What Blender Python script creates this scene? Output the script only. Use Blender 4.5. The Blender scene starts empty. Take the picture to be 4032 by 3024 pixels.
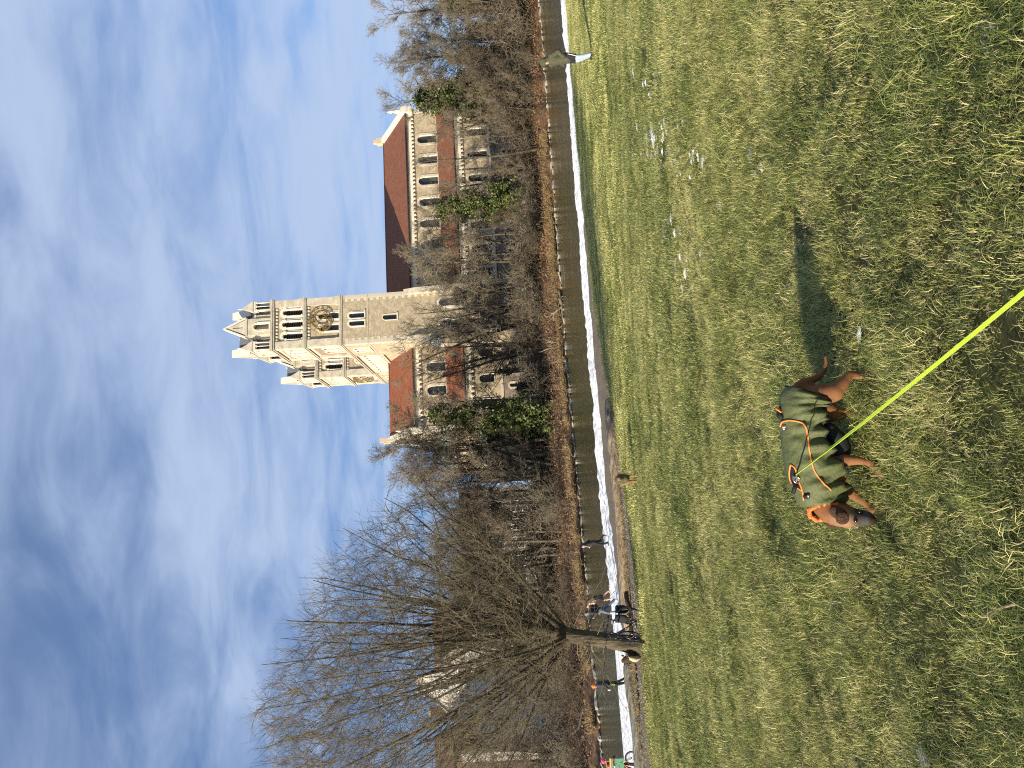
import bpy, math, random
import numpy as np
from mathutils import Vector, Matrix
from mathutils.bvhtree import BVHTree

random.seed(7)
RNG = np.random.default_rng(7)
scene = bpy.context.scene
COL = scene.collection
rad = math.radians

# ------------------------------------------------------------------ camera
# the photograph is an upright picture lying on its side: the camera is turned a quarter turn
FPX = 3029.0
TH = rad(2.5)
RO = math.atan(.067)
CAM = np.array([0, 0, 1.5])
Fw = np.array([0, math.cos(TH), math.sin(TH)])
_U0 = np.array([0, -math.sin(TH), math.cos(TH)])
_R0 = np.array([1., 0, 0])
Rt = math.cos(RO) * _R0 - math.sin(RO) * _U0
Up = math.sin(RO) * _R0 + math.cos(RO) * _U0
cam_d = bpy.data.cameras.new('camera')
cam = bpy.data.objects.new('camera', cam_d)
COL.objects.link(cam)
cam_d.sensor_fit = 'HORIZONTAL'
cam_d.sensor_width = 36
cam_d.lens = FPX / 4032 * 36
cam_d.clip_start = .05
cam_d.clip_end = 9000
cx, cy, cz = -Up, Rt, -Fw
cam.matrix_world = Matrix(((cx[0], cy[0], cz[0], CAM[0]), (cx[1], cy[1], cz[1], CAM[1]), (cx[2], cy[2], cz[2], CAM[2]), (0, 0, 0, 1)))
scene.camera = cam

# ------------------------------------------------------------------ sky, sun, exposure
SUN_AZ, SUN_EL = rad(41), rad(17.5)      # shadows run 36 degrees off the x axis
scene.view_settings.view_transform = 'Standard'
scene.view_settings.look = 'None'
scene.view_settings.exposure = 0.8
scene.view_settings.gamma = 1.0
scene.view_settings.use_curve_mapping = False
scene.cycles.max_bounces = 6
scene.cycles.diffuse_bounces = 3
scene.cycles.transparent_max_bounces = 8
scene.cycles.use_denoising = False      # keeps the twigs and blades crisp
scene.cycles.filter_width = 1.1
scene.cycles.sample_clamp_indirect = 4
w = bpy.data.worlds.new("World")
scene.world = w
w.use_nodes = True
nt = w.node_tree
nt.nodes.clear()
N = nt.nodes.new
L = nt.links.new
out = N('ShaderNodeOutputWorld')
bg = N('ShaderNodeBackground')
bg.inputs[1].default_value = .064
sky = N('ShaderNodeTexSky')
sky.sky_type = 'NISHITA'
sky.sun_disc = False
sky.sun_elevation = SUN_EL
sky.sun_rotation = rad(234)
sky.altitude = 500
sky.air_density = 1.0
sky.dust_density = .6
sky.ozone_density = 2.5
tc = N('ShaderNodeTexCoord')
sx = N('ShaderNodeSeparateXYZ')
L(tc.outputs['Generated'], sx.inputs[0])
add = N('ShaderNodeMath'); add.operation = 'ADD'; add.inputs[1].default_value = .16
L(sx.outputs[2], add.inputs[0])
mx = N('ShaderNodeMath'); mx.operation = 'MAXIMUM'; mx.inputs[1].default_value = .05
L(add.outputs[0], mx.inputs[0])
dx = N('ShaderNodeMath'); dx.operation = 'DIVIDE'
dy = N('ShaderNodeMath'); dy.operation = 'DIVIDE'
L(sx.outputs[0], dx.inputs[0]); L(mx.outputs[0], dx.inputs[1])
L(sx.outputs[1], dy.inputs[0]); L(mx.outputs[0], dy.inputs[1])
cb = N('ShaderNodeCombineXYZ')
L(dx.outputs[0], cb.inputs[0]); L(dy.outputs[0], cb.inputs[1])
mp = N('ShaderNodeMapping'); mp.inputs['Rotation'].default_value = (0, 0, rad(24)); mp.inputs['Scale'].default_value = (.85, 1.55, 1)
mp.inputs['Location'].default_value = (3.1, 1.7, 0)
L(cb.outputs[0], mp.inputs[0])
n1 = N('ShaderNodeTexNoise'); n1.inputs['Scale'].default_value = 3.3; n1.inputs['Detail'].default_value = 9; n1.inputs['Roughness'].default_value = .56; n1.inputs['Distortion'].default_value = .45
L(mp.outputs[0], n1.inputs['Vector'])
n2 = N('ShaderNodeTexNoise'); n2.inputs['Scale'].default_value = .8; n2.inputs['Detail'].default_value = 3
L(mp.outputs[0], n2.inputs['Vector'])
mxn = N('ShaderNodeMath'); mxn.operation = 'MULTIPLY_ADD'; mxn.inputs[1].default_value = .55
L(n2.outputs[0], mxn.inputs[0])
sc1 = N('ShaderNodeMath'); sc1.operation = 'MULTIPLY'; sc1.inputs[1].default_value = .6
L(n1.outputs[0], sc1.inputs[0]); L(sc1.outputs[0], mxn.inputs[2])
# more veil on the right-hand side and low down, clearer overhead
gx = N('ShaderNodeMath'); gx.operation = 'MULTIPLY_ADD'; gx.inputs[1].default_value = .24
L(sx.outputs[0], gx.inputs[0]); L(mxn.outputs[0], gx.inputs[2])
gz = N('ShaderNodeMath'); gz.operation = 'MULTIPLY_ADD'; gz.inputs[1].default_value = -.08
L(sx.outputs[2], gz.inputs[0]); L(gx.outputs[0], gz.inputs[2])
rp = N('ShaderNodeMapRange'); rp.interpolation_type = 'SMOOTHSTEP'
rp.inputs[1].default_value = .35; rp.inputs[2].default_value = .72; rp.inputs[3].default_value = .20; rp.inputs[4].default_value = .93
L(gz.outputs[0], rp.inputs[0])
mixc = N('ShaderNodeMix'); mixc.data_type = 'RGBA'
tint = N('ShaderNodeMix'); tint.data_type = 'RGBA'; tint.blend_type = 'MULTIPLY'; tint.inputs[0].default_value = 1
tint.inputs[7].default_value = (.52, .90, 1.32, 1)
L(sky.outputs[0], tint.inputs[6])
L(rp.outputs[0], mixc.inputs[0]); L(tint.outputs[2], mixc.inputs[6]); mixc.inputs[7].default_value = (4.5, 5.6, 7.7, 1)
L(mixc.outputs[2], bg.inputs[0]); L(bg.outputs[0], out.inputs[0])
sun_d = bpy.data.lights.new('sun', 'SUN')
sun_d.energy = 5.0
sun_d.angle = rad(.6)
sun_d.color = (1.0, .89, .72)
sun = bpy.data.objects.new('sun', sun_d)
COL.objects.link(sun)
SDIR = Vector((math.cos(SUN_AZ) * math.cos(SUN_EL), math.sin(SUN_AZ) * math.cos(SUN_EL), -math.sin(SUN_EL)))
sun.rotation_euler = SDIR.to_track_quat('-Z', 'Y').to_euler()
sun.location = (-40, -30, 60)

# ------------------------------------------------------------------ measuring helpers
def ray(X, Y):
    return Fw + (3024 - Y - 1512) / FPX * Rt - (X - 2016) / FPX * Up
def at_y(X, Y, d):
    r = ray(X, Y)
    return CAM + r * (d / r[1])
def at_z(X, Y, z):
    r = ray(X, Y)
    return CAM + r * ((z - 1.5) / r[2])
def mz(y):
    return -1.35 * (1 - np.exp(-np.maximum(y, -5) / 26))
def on_meadow(X, Y):
    r = ray(X, Y); t = 1.
    for i in range(60):
        t = (float(mz((CAM + r * t)[1])) - 1.5) / r[2] * .5 + t * .5
    return CAM + r * t
_LAT = RNG.random((8, 64, 64))
def vnoise(x, y, s, k=0):
    """smooth value noise 0..1 on arrays"""
    x = np.asarray(x, float) / s + 1000; y = np.asarray(y, float) / s + 1000
    xi = np.floor(x).astype(int); yi = np.floor(y).astype(int)
    fx = x - xi; fy = y - yi
    fx = fx * fx * (3 - 2 * fx); fy = fy * fy * (3 - 2 * fy)
    A = _LAT[k]
    g = lambda a, b: A[a % 64, b % 64]
    return (g(xi, yi) * (1 - fx) + g(xi + 1, yi) * fx) * (1 - fy) + (g(xi, yi + 1) * (1 - fx) + g(xi + 1, yi + 1) * fx) * fy
def meadow_z(x, y):
    f = np.clip(1.25 - np.asarray(y, float) / 16, .22, 1)
    return mz(np.asarray(y, float)) + f * (.06 * (vnoise(x, y, .42, 1) - .5) + .09 * (vnoise(x, y, 1.6, 2) - .5))

# ------------------------------------------------------------------ materials
def mat(name, c1, c2=None, scale=6., rough=.85, bump=0., bscale=None, spec=.3, metal=0., detail=6, attr=None, stretch=None, c3=None, trans=0., rand=0.):
    m = bpy.data.materials.new(name)
    m.use_nodes = True
    t = m.node_tree
    b = t.nodes['Principled BSDF']
    b.inputs['Roughness'].default_value = rough
    b.inputs['Metallic'].default_value = metal
    b.inputs['Specular IOR Level'].default_value = spec
    b.inputs['Base Color'].default_value = (*c1, 1)
    n = t.nodes.new; l = t.links.new
    co = n('ShaderNodeTexCoord')
    vec = co.outputs['Object']
    if stretch:
        mpn = n('ShaderNodeMapping'); mpn.inputs['Scale'].default_value = stretch
        l(vec, mpn.inputs[0]); vec = mpn.outputs[0]
    col = None
    if c2:
        nz = n('ShaderNodeTexNoise'); nz.inputs['Scale'].default_value = scale; nz.inputs['Detail'].default_value = detail; nz.inputs['Roughness'].default_value = .65
        l(vec, nz.inputs['Vector'])
        cr = n('ShaderNodeValToRGB')
        cr.color_ramp.elements[0].position = .33; cr.color_ramp.elements[1].position = .67
        cr.color_ramp.elements[0].color = (*c1, 1); cr.color_ramp.elements[1].color = (*c2, 1)
        if c3:
            e = cr.color_ramp.elements.new(.5); e.color = (*c3, 1)
        l(nz.outputs[0], cr.inputs[0]); col = cr.outputs[0]
    if attr:
        at = n('ShaderNodeAttribute'); at.attribute_name = attr
        if col is not None:
            mm = n('ShaderNodeMix'); mm.data_type = 'RGBA'; mm.blend_type = 'MULTIPLY'; mm.inputs[0].default_value = 1
            l(at.outputs['Color'], mm.inputs[6]); l(col, mm.inputs[7]); col = mm.outputs[2]
        else:
            col = at.outputs['Color']
    if rand:
        oi = n('ShaderNodeObjectInfo')
        hv = n('ShaderNodeHueSaturation')
        mr = n('ShaderNodeMapRange'); mr.inputs[3].default_value = 1 - rand; mr.inputs[4].default_value = 1 + rand
        l(oi.outputs['Random'], mr.inputs[0]); l(mr.outputs[0], hv.inputs['Value'])
        if col is not None: l(col, hv.inputs['Color'])
        else: hv.inputs['Color'].default_value = (*c1, 1)
        col = hv.outputs[0]
    if col is not None:
        l(col, b.inputs['Base Color'])
    if bump:
        nb = n('ShaderNodeTexNoise'); nb.inputs['Scale'].default_value = bscale or scale * 4; nb.inputs['Detail'].default_value = 5
        l(vec, nb.inputs['Vector'])
        bp = n('ShaderNodeBump'); bp.inputs['Strength'].default_value = bump; bp.inputs['Distance'].default_value = .05
        l(nb.outputs[0], bp.inputs['Height']); l(bp.outputs[0], b.inputs['Normal'])
    if trans:
        tr = n('ShaderNodeBsdfTranslucent')
        if col is not None: l(col, tr.inputs[0])
        else: tr.inputs[0].default_value = (*c1, 1)
        ms = n('ShaderNodeMixShader'); ms.inputs[0].default_value = trans
        l(b.outputs[0], ms.inputs[1]); l(tr.outputs[0], ms.inputs[2])
        l(ms.outputs[0], t.nodes['Material Output'].inputs[0])
    return m

def roof_mat(name, c1, c2):
    m = mat(name, c1, c2, scale=1.3, rough=.8, detail=8)
    t = m.node_tree; n = t.nodes.new; l = t.links.new
    b = t.nodes['Principled BSDF']
    co = n('ShaderNodeTexCoord')
    br = n('ShaderNodeTexBrick'); br.inputs['Scale'].default_value = 1.0
    br.inputs['Brick Width'].default_value = .3; br.inputs['Row Height'].default_value = .22; br.inputs['Mortar Size'].default_value = .03
    sp = n('ShaderNodeSeparateXYZ'); cbn = n('ShaderNodeCombineXYZ')
    l(co.outputs['Object'], sp.inputs[0]); l(sp.outputs[0], cbn.inputs[0]); l(sp.outputs[2], cbn.inputs[1])
    l(cbn.outputs[0], br.inputs['Vector'])
    bp = n('ShaderNodeBump'); bp.inputs['Strength'].default_value = .7; bp.inputs['Distance'].default_value = .06; bp.invert = True
    l(br.outputs['Fac'], bp.inputs['Height']); l(bp.outputs[0], b.inputs['Normal'])
    old = b.inputs['Base Color'].links[0].from_socket
    hv = n('ShaderNodeMix'); hv.data_type = 'RGBA'; hv.blend_type = 'MULTIPLY'
    br.inputs['Color1'].default_value = (1, 1, 1, 1); br.inputs['Color2'].default_value = (.8, .78, .76, 1); br.inputs['Mortar'].default_value = (.55, .5, .5, 1)
    hv.inputs[0].default_value = 1; l(old, hv.inputs[6]); l(br.outputs['Color'], hv.inputs[7]); l(hv.outputs[2], b.inputs['Base Color'])
    return m

def stone_mat(name, c1, c2, c3, bw, rh, mort, mstr=.75):
    """rubble or ashlar masonry with courses"""
    m = mat(name, c1, c2, scale=.9, rough=.9, detail=10, c3=c3)
    t = m.node_tree; n = t.nodes.new; l = t.links.new
    b = t.nodes['Principled BSDF']
    co = n('ShaderNodeTexCoord')
    sp = n('ShaderNodeSeparateXYZ'); cbn = n('ShaderNodeCombineXYZ'); ad = n('ShaderNodeMath'); ad.operation = 'ADD'
    l(co.outputs['Object'], sp.inputs[0]); l(sp.outputs[0], ad.inputs[0]); l(sp.outputs[1], ad.inputs[1])
    l(ad.outputs[0], cbn.inputs[0]); l(sp.outputs[2], cbn.inputs[1])
    nz = n('ShaderNodeTexNoise'); nz.inputs['Scale'].default_value = 2.0; l(co.outputs['Object'], nz.inputs['Vector'])
    mxv = n('ShaderNodeMix'); mxv.data_type = 'RGBA'; mxv.inputs[0].default_value = .12 if bw < .7 else .02
    l(cbn.outputs[0], mxv.inputs[6]); l(nz.outputs['Color'], mxv.inputs[7])
    br = n('ShaderNodeTexBrick'); br.inputs['Scale'].default_value = 1.0
    br.inputs['Brick Width'].default_value = bw; br.inputs['Row Height'].default_value = rh; br.inputs['Mortar Size'].default_value = mort
    br.inputs['Color1'].default_value = (1, 1, 1, 1); br.inputs['Color2'].default_value = (mstr, mstr * .97, mstr * .92, 1); br.inputs['Mortar'].default_value = (.72, .7, .66, 1)
    l(mxv.outputs[2], br.inputs['Vector'])
    old = b.inputs['Base Color'].links[0].from_socket
    hv = n('ShaderNodeMix'); hv.data_type = 'RGBA'; hv.blend_type = 'MULTIPLY'; hv.inputs[0].default_value = 1
    l(old, hv.inputs[6]); l(br.outputs['Color'], hv.inputs[7]); l(hv.outputs[2], b.inputs['Base Color'])
    nb = n('ShaderNodeTexNoise'); nb.inputs['Scale'].default_value = 5; nb.inputs['Detail'].default_value = 6; l(co.outputs['Object'], nb.inputs['Vector'])
    bp = n('ShaderNodeBump'); bp.inputs['Strength'].default_value = .5; bp.inputs['Distance'].default_value = .06
    l(nb.outputs[0], bp.inputs['Height']); l(bp.outputs[0], b.inputs['Normal'])
    return m

M = {}
M['rubble'] = stone_mat('tufa rubble wall', (.39, .315, .205), (.58, .485, .33), (.49, .40, .27), .42, .22, .02)
M['rubble_pink'] = stone_mat('reddish rubble wall', (.30, .20, .145), (.40, .30, .22), (.34, .25, .185), .42, .22, .02)
M['ashlar'] = stone_mat('grey ashlar blocks', (.47, .405, .295), (.68, .60, .46), (.58, .51, .385), .8, .42, .012, .82)
M['base_stone'] = stone_mat('brown base masonry', (.22, .175, .135), (.34, .28, .22), (.28, .23, .18), .7, .35, .015)
M['trim'] = mat('pale limestone trim', (.60, .53, .41), (.74, .67, .54), scale=2.2, rough=.85, bump=.3, bscale=9)
M['cornice'] = mat('weathered cornice stone', (.36, .31, .235), (.56, .49, .375), scale=2.0, rough=.85, bump=.3, bscale=9)
M['glass'] = mat('dark window glass', (.02, .024, .028), rough=.12, spec=.6)
M['louvre'] = mat('dark timber louvre', (.035, .033, .032), (.06, .055, .05), scale=5, rough=.8)
M['roof'] = roof_mat('red clay tiles', (.25, .080, .036), (.37, .13, .058))
M['roof_old'] = roof_mat('weathered clay tiles', (.20, .075, .038), (.30, .118, .060))
M['roof_brown'] = roof_mat('dull brown tiles', (.12, .062, .042), (.18, .095, .065))
M['slate'] = mat('grey slate', (.10, .105, .11), (.19, .195, .2), scale=3, rough=.65, bump=.3, bscale=14)
M['copper'] = mat('green copper sheet', (.20, .33, .24), (.32, .44, .33), scale=1.2, rough=.6)
M['zinc'] = mat('blue grey zinc', (.24, .28, .31), (.34, .38, .41), scale=1.5, rough=.5)
M['gutter'] = mat('dark metal gutter', (.05, .045, .04), rough=.5)
M['gold'] = mat('gilded metal', (.55, .37, .10), (.42, .27, .07), scale=6, rough=.38, metal=.75, spec=.5)
M['bronze'] = mat('dark clock iron', (.24, .17, .08), (.34, .24, .11), scale=6, rough=.5, metal=.4)
M['white_wall'] = mat('white plaster', (.58, .53, .44), (.70, .645, .55), scale=.9, rough=.9, bump=.15, bscale=12)
M['brown_wall'] = mat('brown plaster', (.12, .075, .055), (.16, .1, .075), scale=1, rough=.9)
M['grey_wall'] = mat('grey brown plaster', (.20, .175, .15), (.27, .24, .21), scale=1, rough=.9)
M['white_paint'] = mat('white paint', (.78, .78, .77), rough=.5)
M['bark_far'] = mat('grey brown bark', (.05, .041, .03), (.13, .108, .075), scale=3, rough=.95, rand=.2)
M['twig_far'] = mat('brown twigs', (.145, .119, .078), (.29, .24, .163), scale=.6, rough=.95, rand=.25)
M['twig_red'] = mat('reddish brown twigs', (.135, .106, .068), (.25, .196, .13), scale=.6, rough=.95, rand=.25)
M['twig_pale'] = mat('pale dry twigs', (.24, .19, .125), (.33, .27, .18), scale=.8, rough=.95, rand=.2)
M['bark_willow'] = mat('deeply furrowed willow bark', (.035, .027, .017), (.15, .12, .075), scale=13, rough=.95, bump=1.0, bscale=26, stretch=(1, 1, .18))
M['twig_willow'] = mat('olive brown willow twigs', (.10, .08, .048), (.22, .18, .11), scale=2, rough=.9)
M['ivy'] = mat('ivy leaves', (.05, .068, .018), (.15, .17, .05), scale=1.2, rough=.5, spec=.4, rand=.25, trans=.2)
M['yew'] = mat('dark evergreen needles', (.012, .020, .010), (.026, .040, .016), scale=1.5, rough=.7)
M['dry_leaf'] = mat('dry seed pods', (.17, .115, .075), (.25, .18, .115), scale=2, rough=.9, trans=.15)
M['reed'] = mat('straw coloured reeds', (.34, .24, .11), (.46, .34, .17), scale=1.5, rough=.9, trans=.15)
M['leaf_litter'] = mat('leaf litter bank', (.030, .019, .011), (.21, .115, .055), scale=2.2, rough=.95, bump=1.0, bscale=4, c3=(.10, .056, .028), detail=10)
M['asphalt'] = mat('asphalt', (.05, .05, .05), (.065, .064, .062), scale=8, rough=.9)
M['concrete'] = mat('weathered concrete', (.26, .24, .21), (.38, .36, .32), scale=3, rough=.9, bump=.3, bscale=14)
M['bank_stone'] = mat('pale river stone', (.22, .195, .145), (.40, .365, .285), scale=3, rough=.9, bump=.4, bscale=9, rand=.2)
M['snow'] = mat('old snow', (.36, .34, .30), (.95, .93, .88), scale=4.5, rough=.6, bump=1.0, bscale=5, c3=(.93, .91, .86), detail=10)
M['gravel'] = mat('gravel and dead grass', (.05, .04, .026), (.20, .16, .108), scale=9, rough=.95, bump=1.0, bscale=25, c3=(.2, .16, .11), detail=10)
M['soil'] = mat('soil under grass', (.040, .036, .020), (.085, .080, .040), scale=4, rough=.95, bump=.8, bscale=18)
M['driftwood'] = mat('bleached driftwood', (.10, .072, .045), (.46, .36, .24), scale=9, rough=.9, bump=1.0, bscale=18, stretch=(.10, 1, 1), c3=(.30, .225, .145), detail=9)
M['grey_wood'] = mat('grey weathered log', (.09, .08, .055), (.36, .33, .25), scale=9, rough=.9, bump=1.0, bscale=18, stretch=(.12, 1, 1), c3=(.24, .215, .155), detail=9)
M['pale_wood'] = mat('bare pale wood', (.46, .36, .22), (.58, .47, .31), scale=5, rough=.85, bump=.4, bscale=20)
M['dark_wood'] = mat('dark rotten wood', (.045, .028, .017), (.10, .065, .038), scale=7, rough=.95, bump=.8, bscale=20)
M['black'] = mat('black fabric', (.012, .012, .014), (.025, .025, .028), scale=20, rough=.85)
M['rubber'] = mat('black rubber', (.02, .02, .02), (.035, .034, .032), scale=20, rough=.75)
M['steel'] = mat('bright metal', (.45, .45, .45), rough=.3, metal=.9)
M['bike_black'] = mat('black enamel', (.015, .015, .017), rough=.3, spec=.5)
M['skin'] = mat('skin', (.48, .27, .19), (.56, .33, .24), scale=8, rough=.6)
M['eye'] = mat('dark eye', (.01, .008, .006), rough=.15, spec=.6)
M['jeans'] = mat('light blue jeans', (.30, .37, .44), (.42, .50, .58), scale=9, rough=.9)
M['jeans_dark'] = mat('dark blue jeans', (.045, .06, .10), (.16, .19, .24), scale=6, rough=.9)
M['parka'] = mat('olive parka cloth', (.058, .060, .034), (.082, .082, .048), scale=14, rough=.85, bump=.5, bscale=9)
M['dark_jacket'] = mat('dark grey jacket cloth', (.025, .025, .028), (.05, .048, .046), scale=8, rough=.85)
M['orange'] = mat('bright orange knit', (.80, .16, .02), (.86, .24, .05), scale=18, rough=.85)
M['lime'] = mat('lime green cloth', (.42, .72, .08), rough=.8)
M['teal'] = mat('teal cap cloth', (.10, .20, .24), rough=.85)
M['pink'] = mat('pink knit', (.70, .05, .14), (.78, .12, .22), scale=20, rough=.9)
M['maroon'] = mat('maroon cloth', (.20, .015, .045), (.26, .03, .07), scale=9, rough=.9)
M['white_cloth'] = mat('white cloth', (.75, .74, .72), rough=.85)
M['yellow'] = mat('yellow trim', (.70, .52, .10), rough=.6)
M['bag_green'] = mat('green printed cloth', (.10, .30, .20), (.16, .38, .27), scale=4, rough=.8)
M['bike_green'] = mat('yellow green enamel', (.30, .34, .04), rough=.35, spec=.5)
M['coat'] = mat('dark green waxed dog coat', (.075, .086, .030), (.10, .112, .042), scale=6, rough=.62, bump=.25, bscale=40)
M['coat_dark'] = mat('black coat binding', (.012, .013, .012), rough=.7)
M['navy'] = mat('navy lining', (.012, .014, .03), rough=.8)
M['coat_orange'] = mat('orange piping', (.78, .25, .06), rough=.55)
M['orange_lining'] = mat('orange quilted lining', (.78, .16, .03), (.85, .24, .07), scale=30, rough=.7, bump=.6, bscale=60)
M['fur'] = mat('short dog fur', (.78, .78, .78), (1, 1, 1), scale=60, rough=.75, bump=.2, bscale=260, attr='col', spec=.2)
M['fur_dark'] = mat('dark brown fur', (.055, .026, .014), (.085, .042, .022), scale=60, rough=.75, bump=.5, bscale=180)
M['leash'] = mat('neon yellow webbing', (.50, .66, .035), (.66, .84, .06), scale=260, rough=.6, bump=.5, bscale=700)
M['patch'] = mat('woven patch', (.04, .03, .025), rough=.8)
M['red'] = mat('red plastic', (.5, .03, .03), rough=.4)
M['car_white'] = mat('white car paint', (.72, .73, .74), rough=.25, spec=.5)
M['car_silver'] = mat('silver car paint', (.42, .44, .47), rough=.28, metal=.5, spec=.5)
M['car_glass'] = mat('car glass', (.015, .018, .02), rough=.06, spec=.7)
M['lamp_glass'] = mat('lamp glass', (.7, .7, .68), rough=.1, spec=.7)

# ------------------------------------------------------------------ object helpers
def tag(o, label=None, cat=None, group=None, kind=None):
    if label: o['label'] = label
    if cat: o['category'] = cat
    if group: o['group'] = group
    if kind: o['kind'] = kind
    return o
def empty(name, loc=(0, 0, 0), rz=0., label=None, cat=None, group=None):
    o = bpy.data.objects.new(name, None)
    COL.objects.link(o)
    o.location = loc; o.rotation_euler = (0, 0, rz)
    return tag(o, label, cat, group)
def link(name, me, parent=None, loc=None):
    o = bpy.data.objects.new(name, me)
    COL.objects.link(o)
    if parent: o.parent = parent
    if loc is not None: o.location = loc
    return o
def clone(o, parent, loc, rot=None, scale=None):
    c = o.copy(); COL.objects.link(c); c.parent = parent; c.location = loc
    if rot is not None: c.rotation_euler = rot
    if scale is not None: c.scale = scale
    return c
def copy_tree(o, parent=None):
    kids = [k for k in COL.objects if k.parent == o]
    c = o.copy(); COL.objects.link(c); c.parent = parent
    for k in kids: copy_tree(k, c)
    return c
def raw_mesh(name, V, Q, mats, T=None, smooth=False, midx=None):
    """V (n,3), Q (m,4) quads, T (k,3) triangles"""
    me = bpy.data.meshes.new(name)
    V = np.asarray(V, np.float32); Q = np.asarray(Q if Q is not None else np.zeros((0, 4)), np.int32).reshape(-1, 4)
    T = np.asarray(T if T is not None else np.zeros((0, 3)), np.int32).reshape(-1, 3)
    me.vertices.add(len(V)); me.vertices.foreach_set('co', V.ravel())
    nl = Q.size + T.size
    me.loops.add(nl); me.loops.foreach_set('vertex_index', np.concatenate([Q.ravel(), T.ravel()]))
    npoly = len(Q) + len(T)
    me.polygons.add(npoly)
    me.polygons.foreach_set('loop_start', np.concatenate([np.arange(len(Q)) * 4, Q.size + np.arange(len(T)) * 3]).astype(np.int32))
    me.polygons.foreach_set('loop_total', np.concatenate([np.full(len(Q), 4), np.full(len(T), 3)]).astype(np.int32))
    if midx is not None: me.polygons.foreach_set('material_index', np.asarray(midx, np.int32))
    if smooth: me.polygons.foreach_set('use_smooth', np.ones(npoly, bool))
    for m in (mats if isinstance(mats, (list, tuple)) else [mats]): me.materials.append(m)
    me.update(calc_edges=True)
    return me

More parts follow.
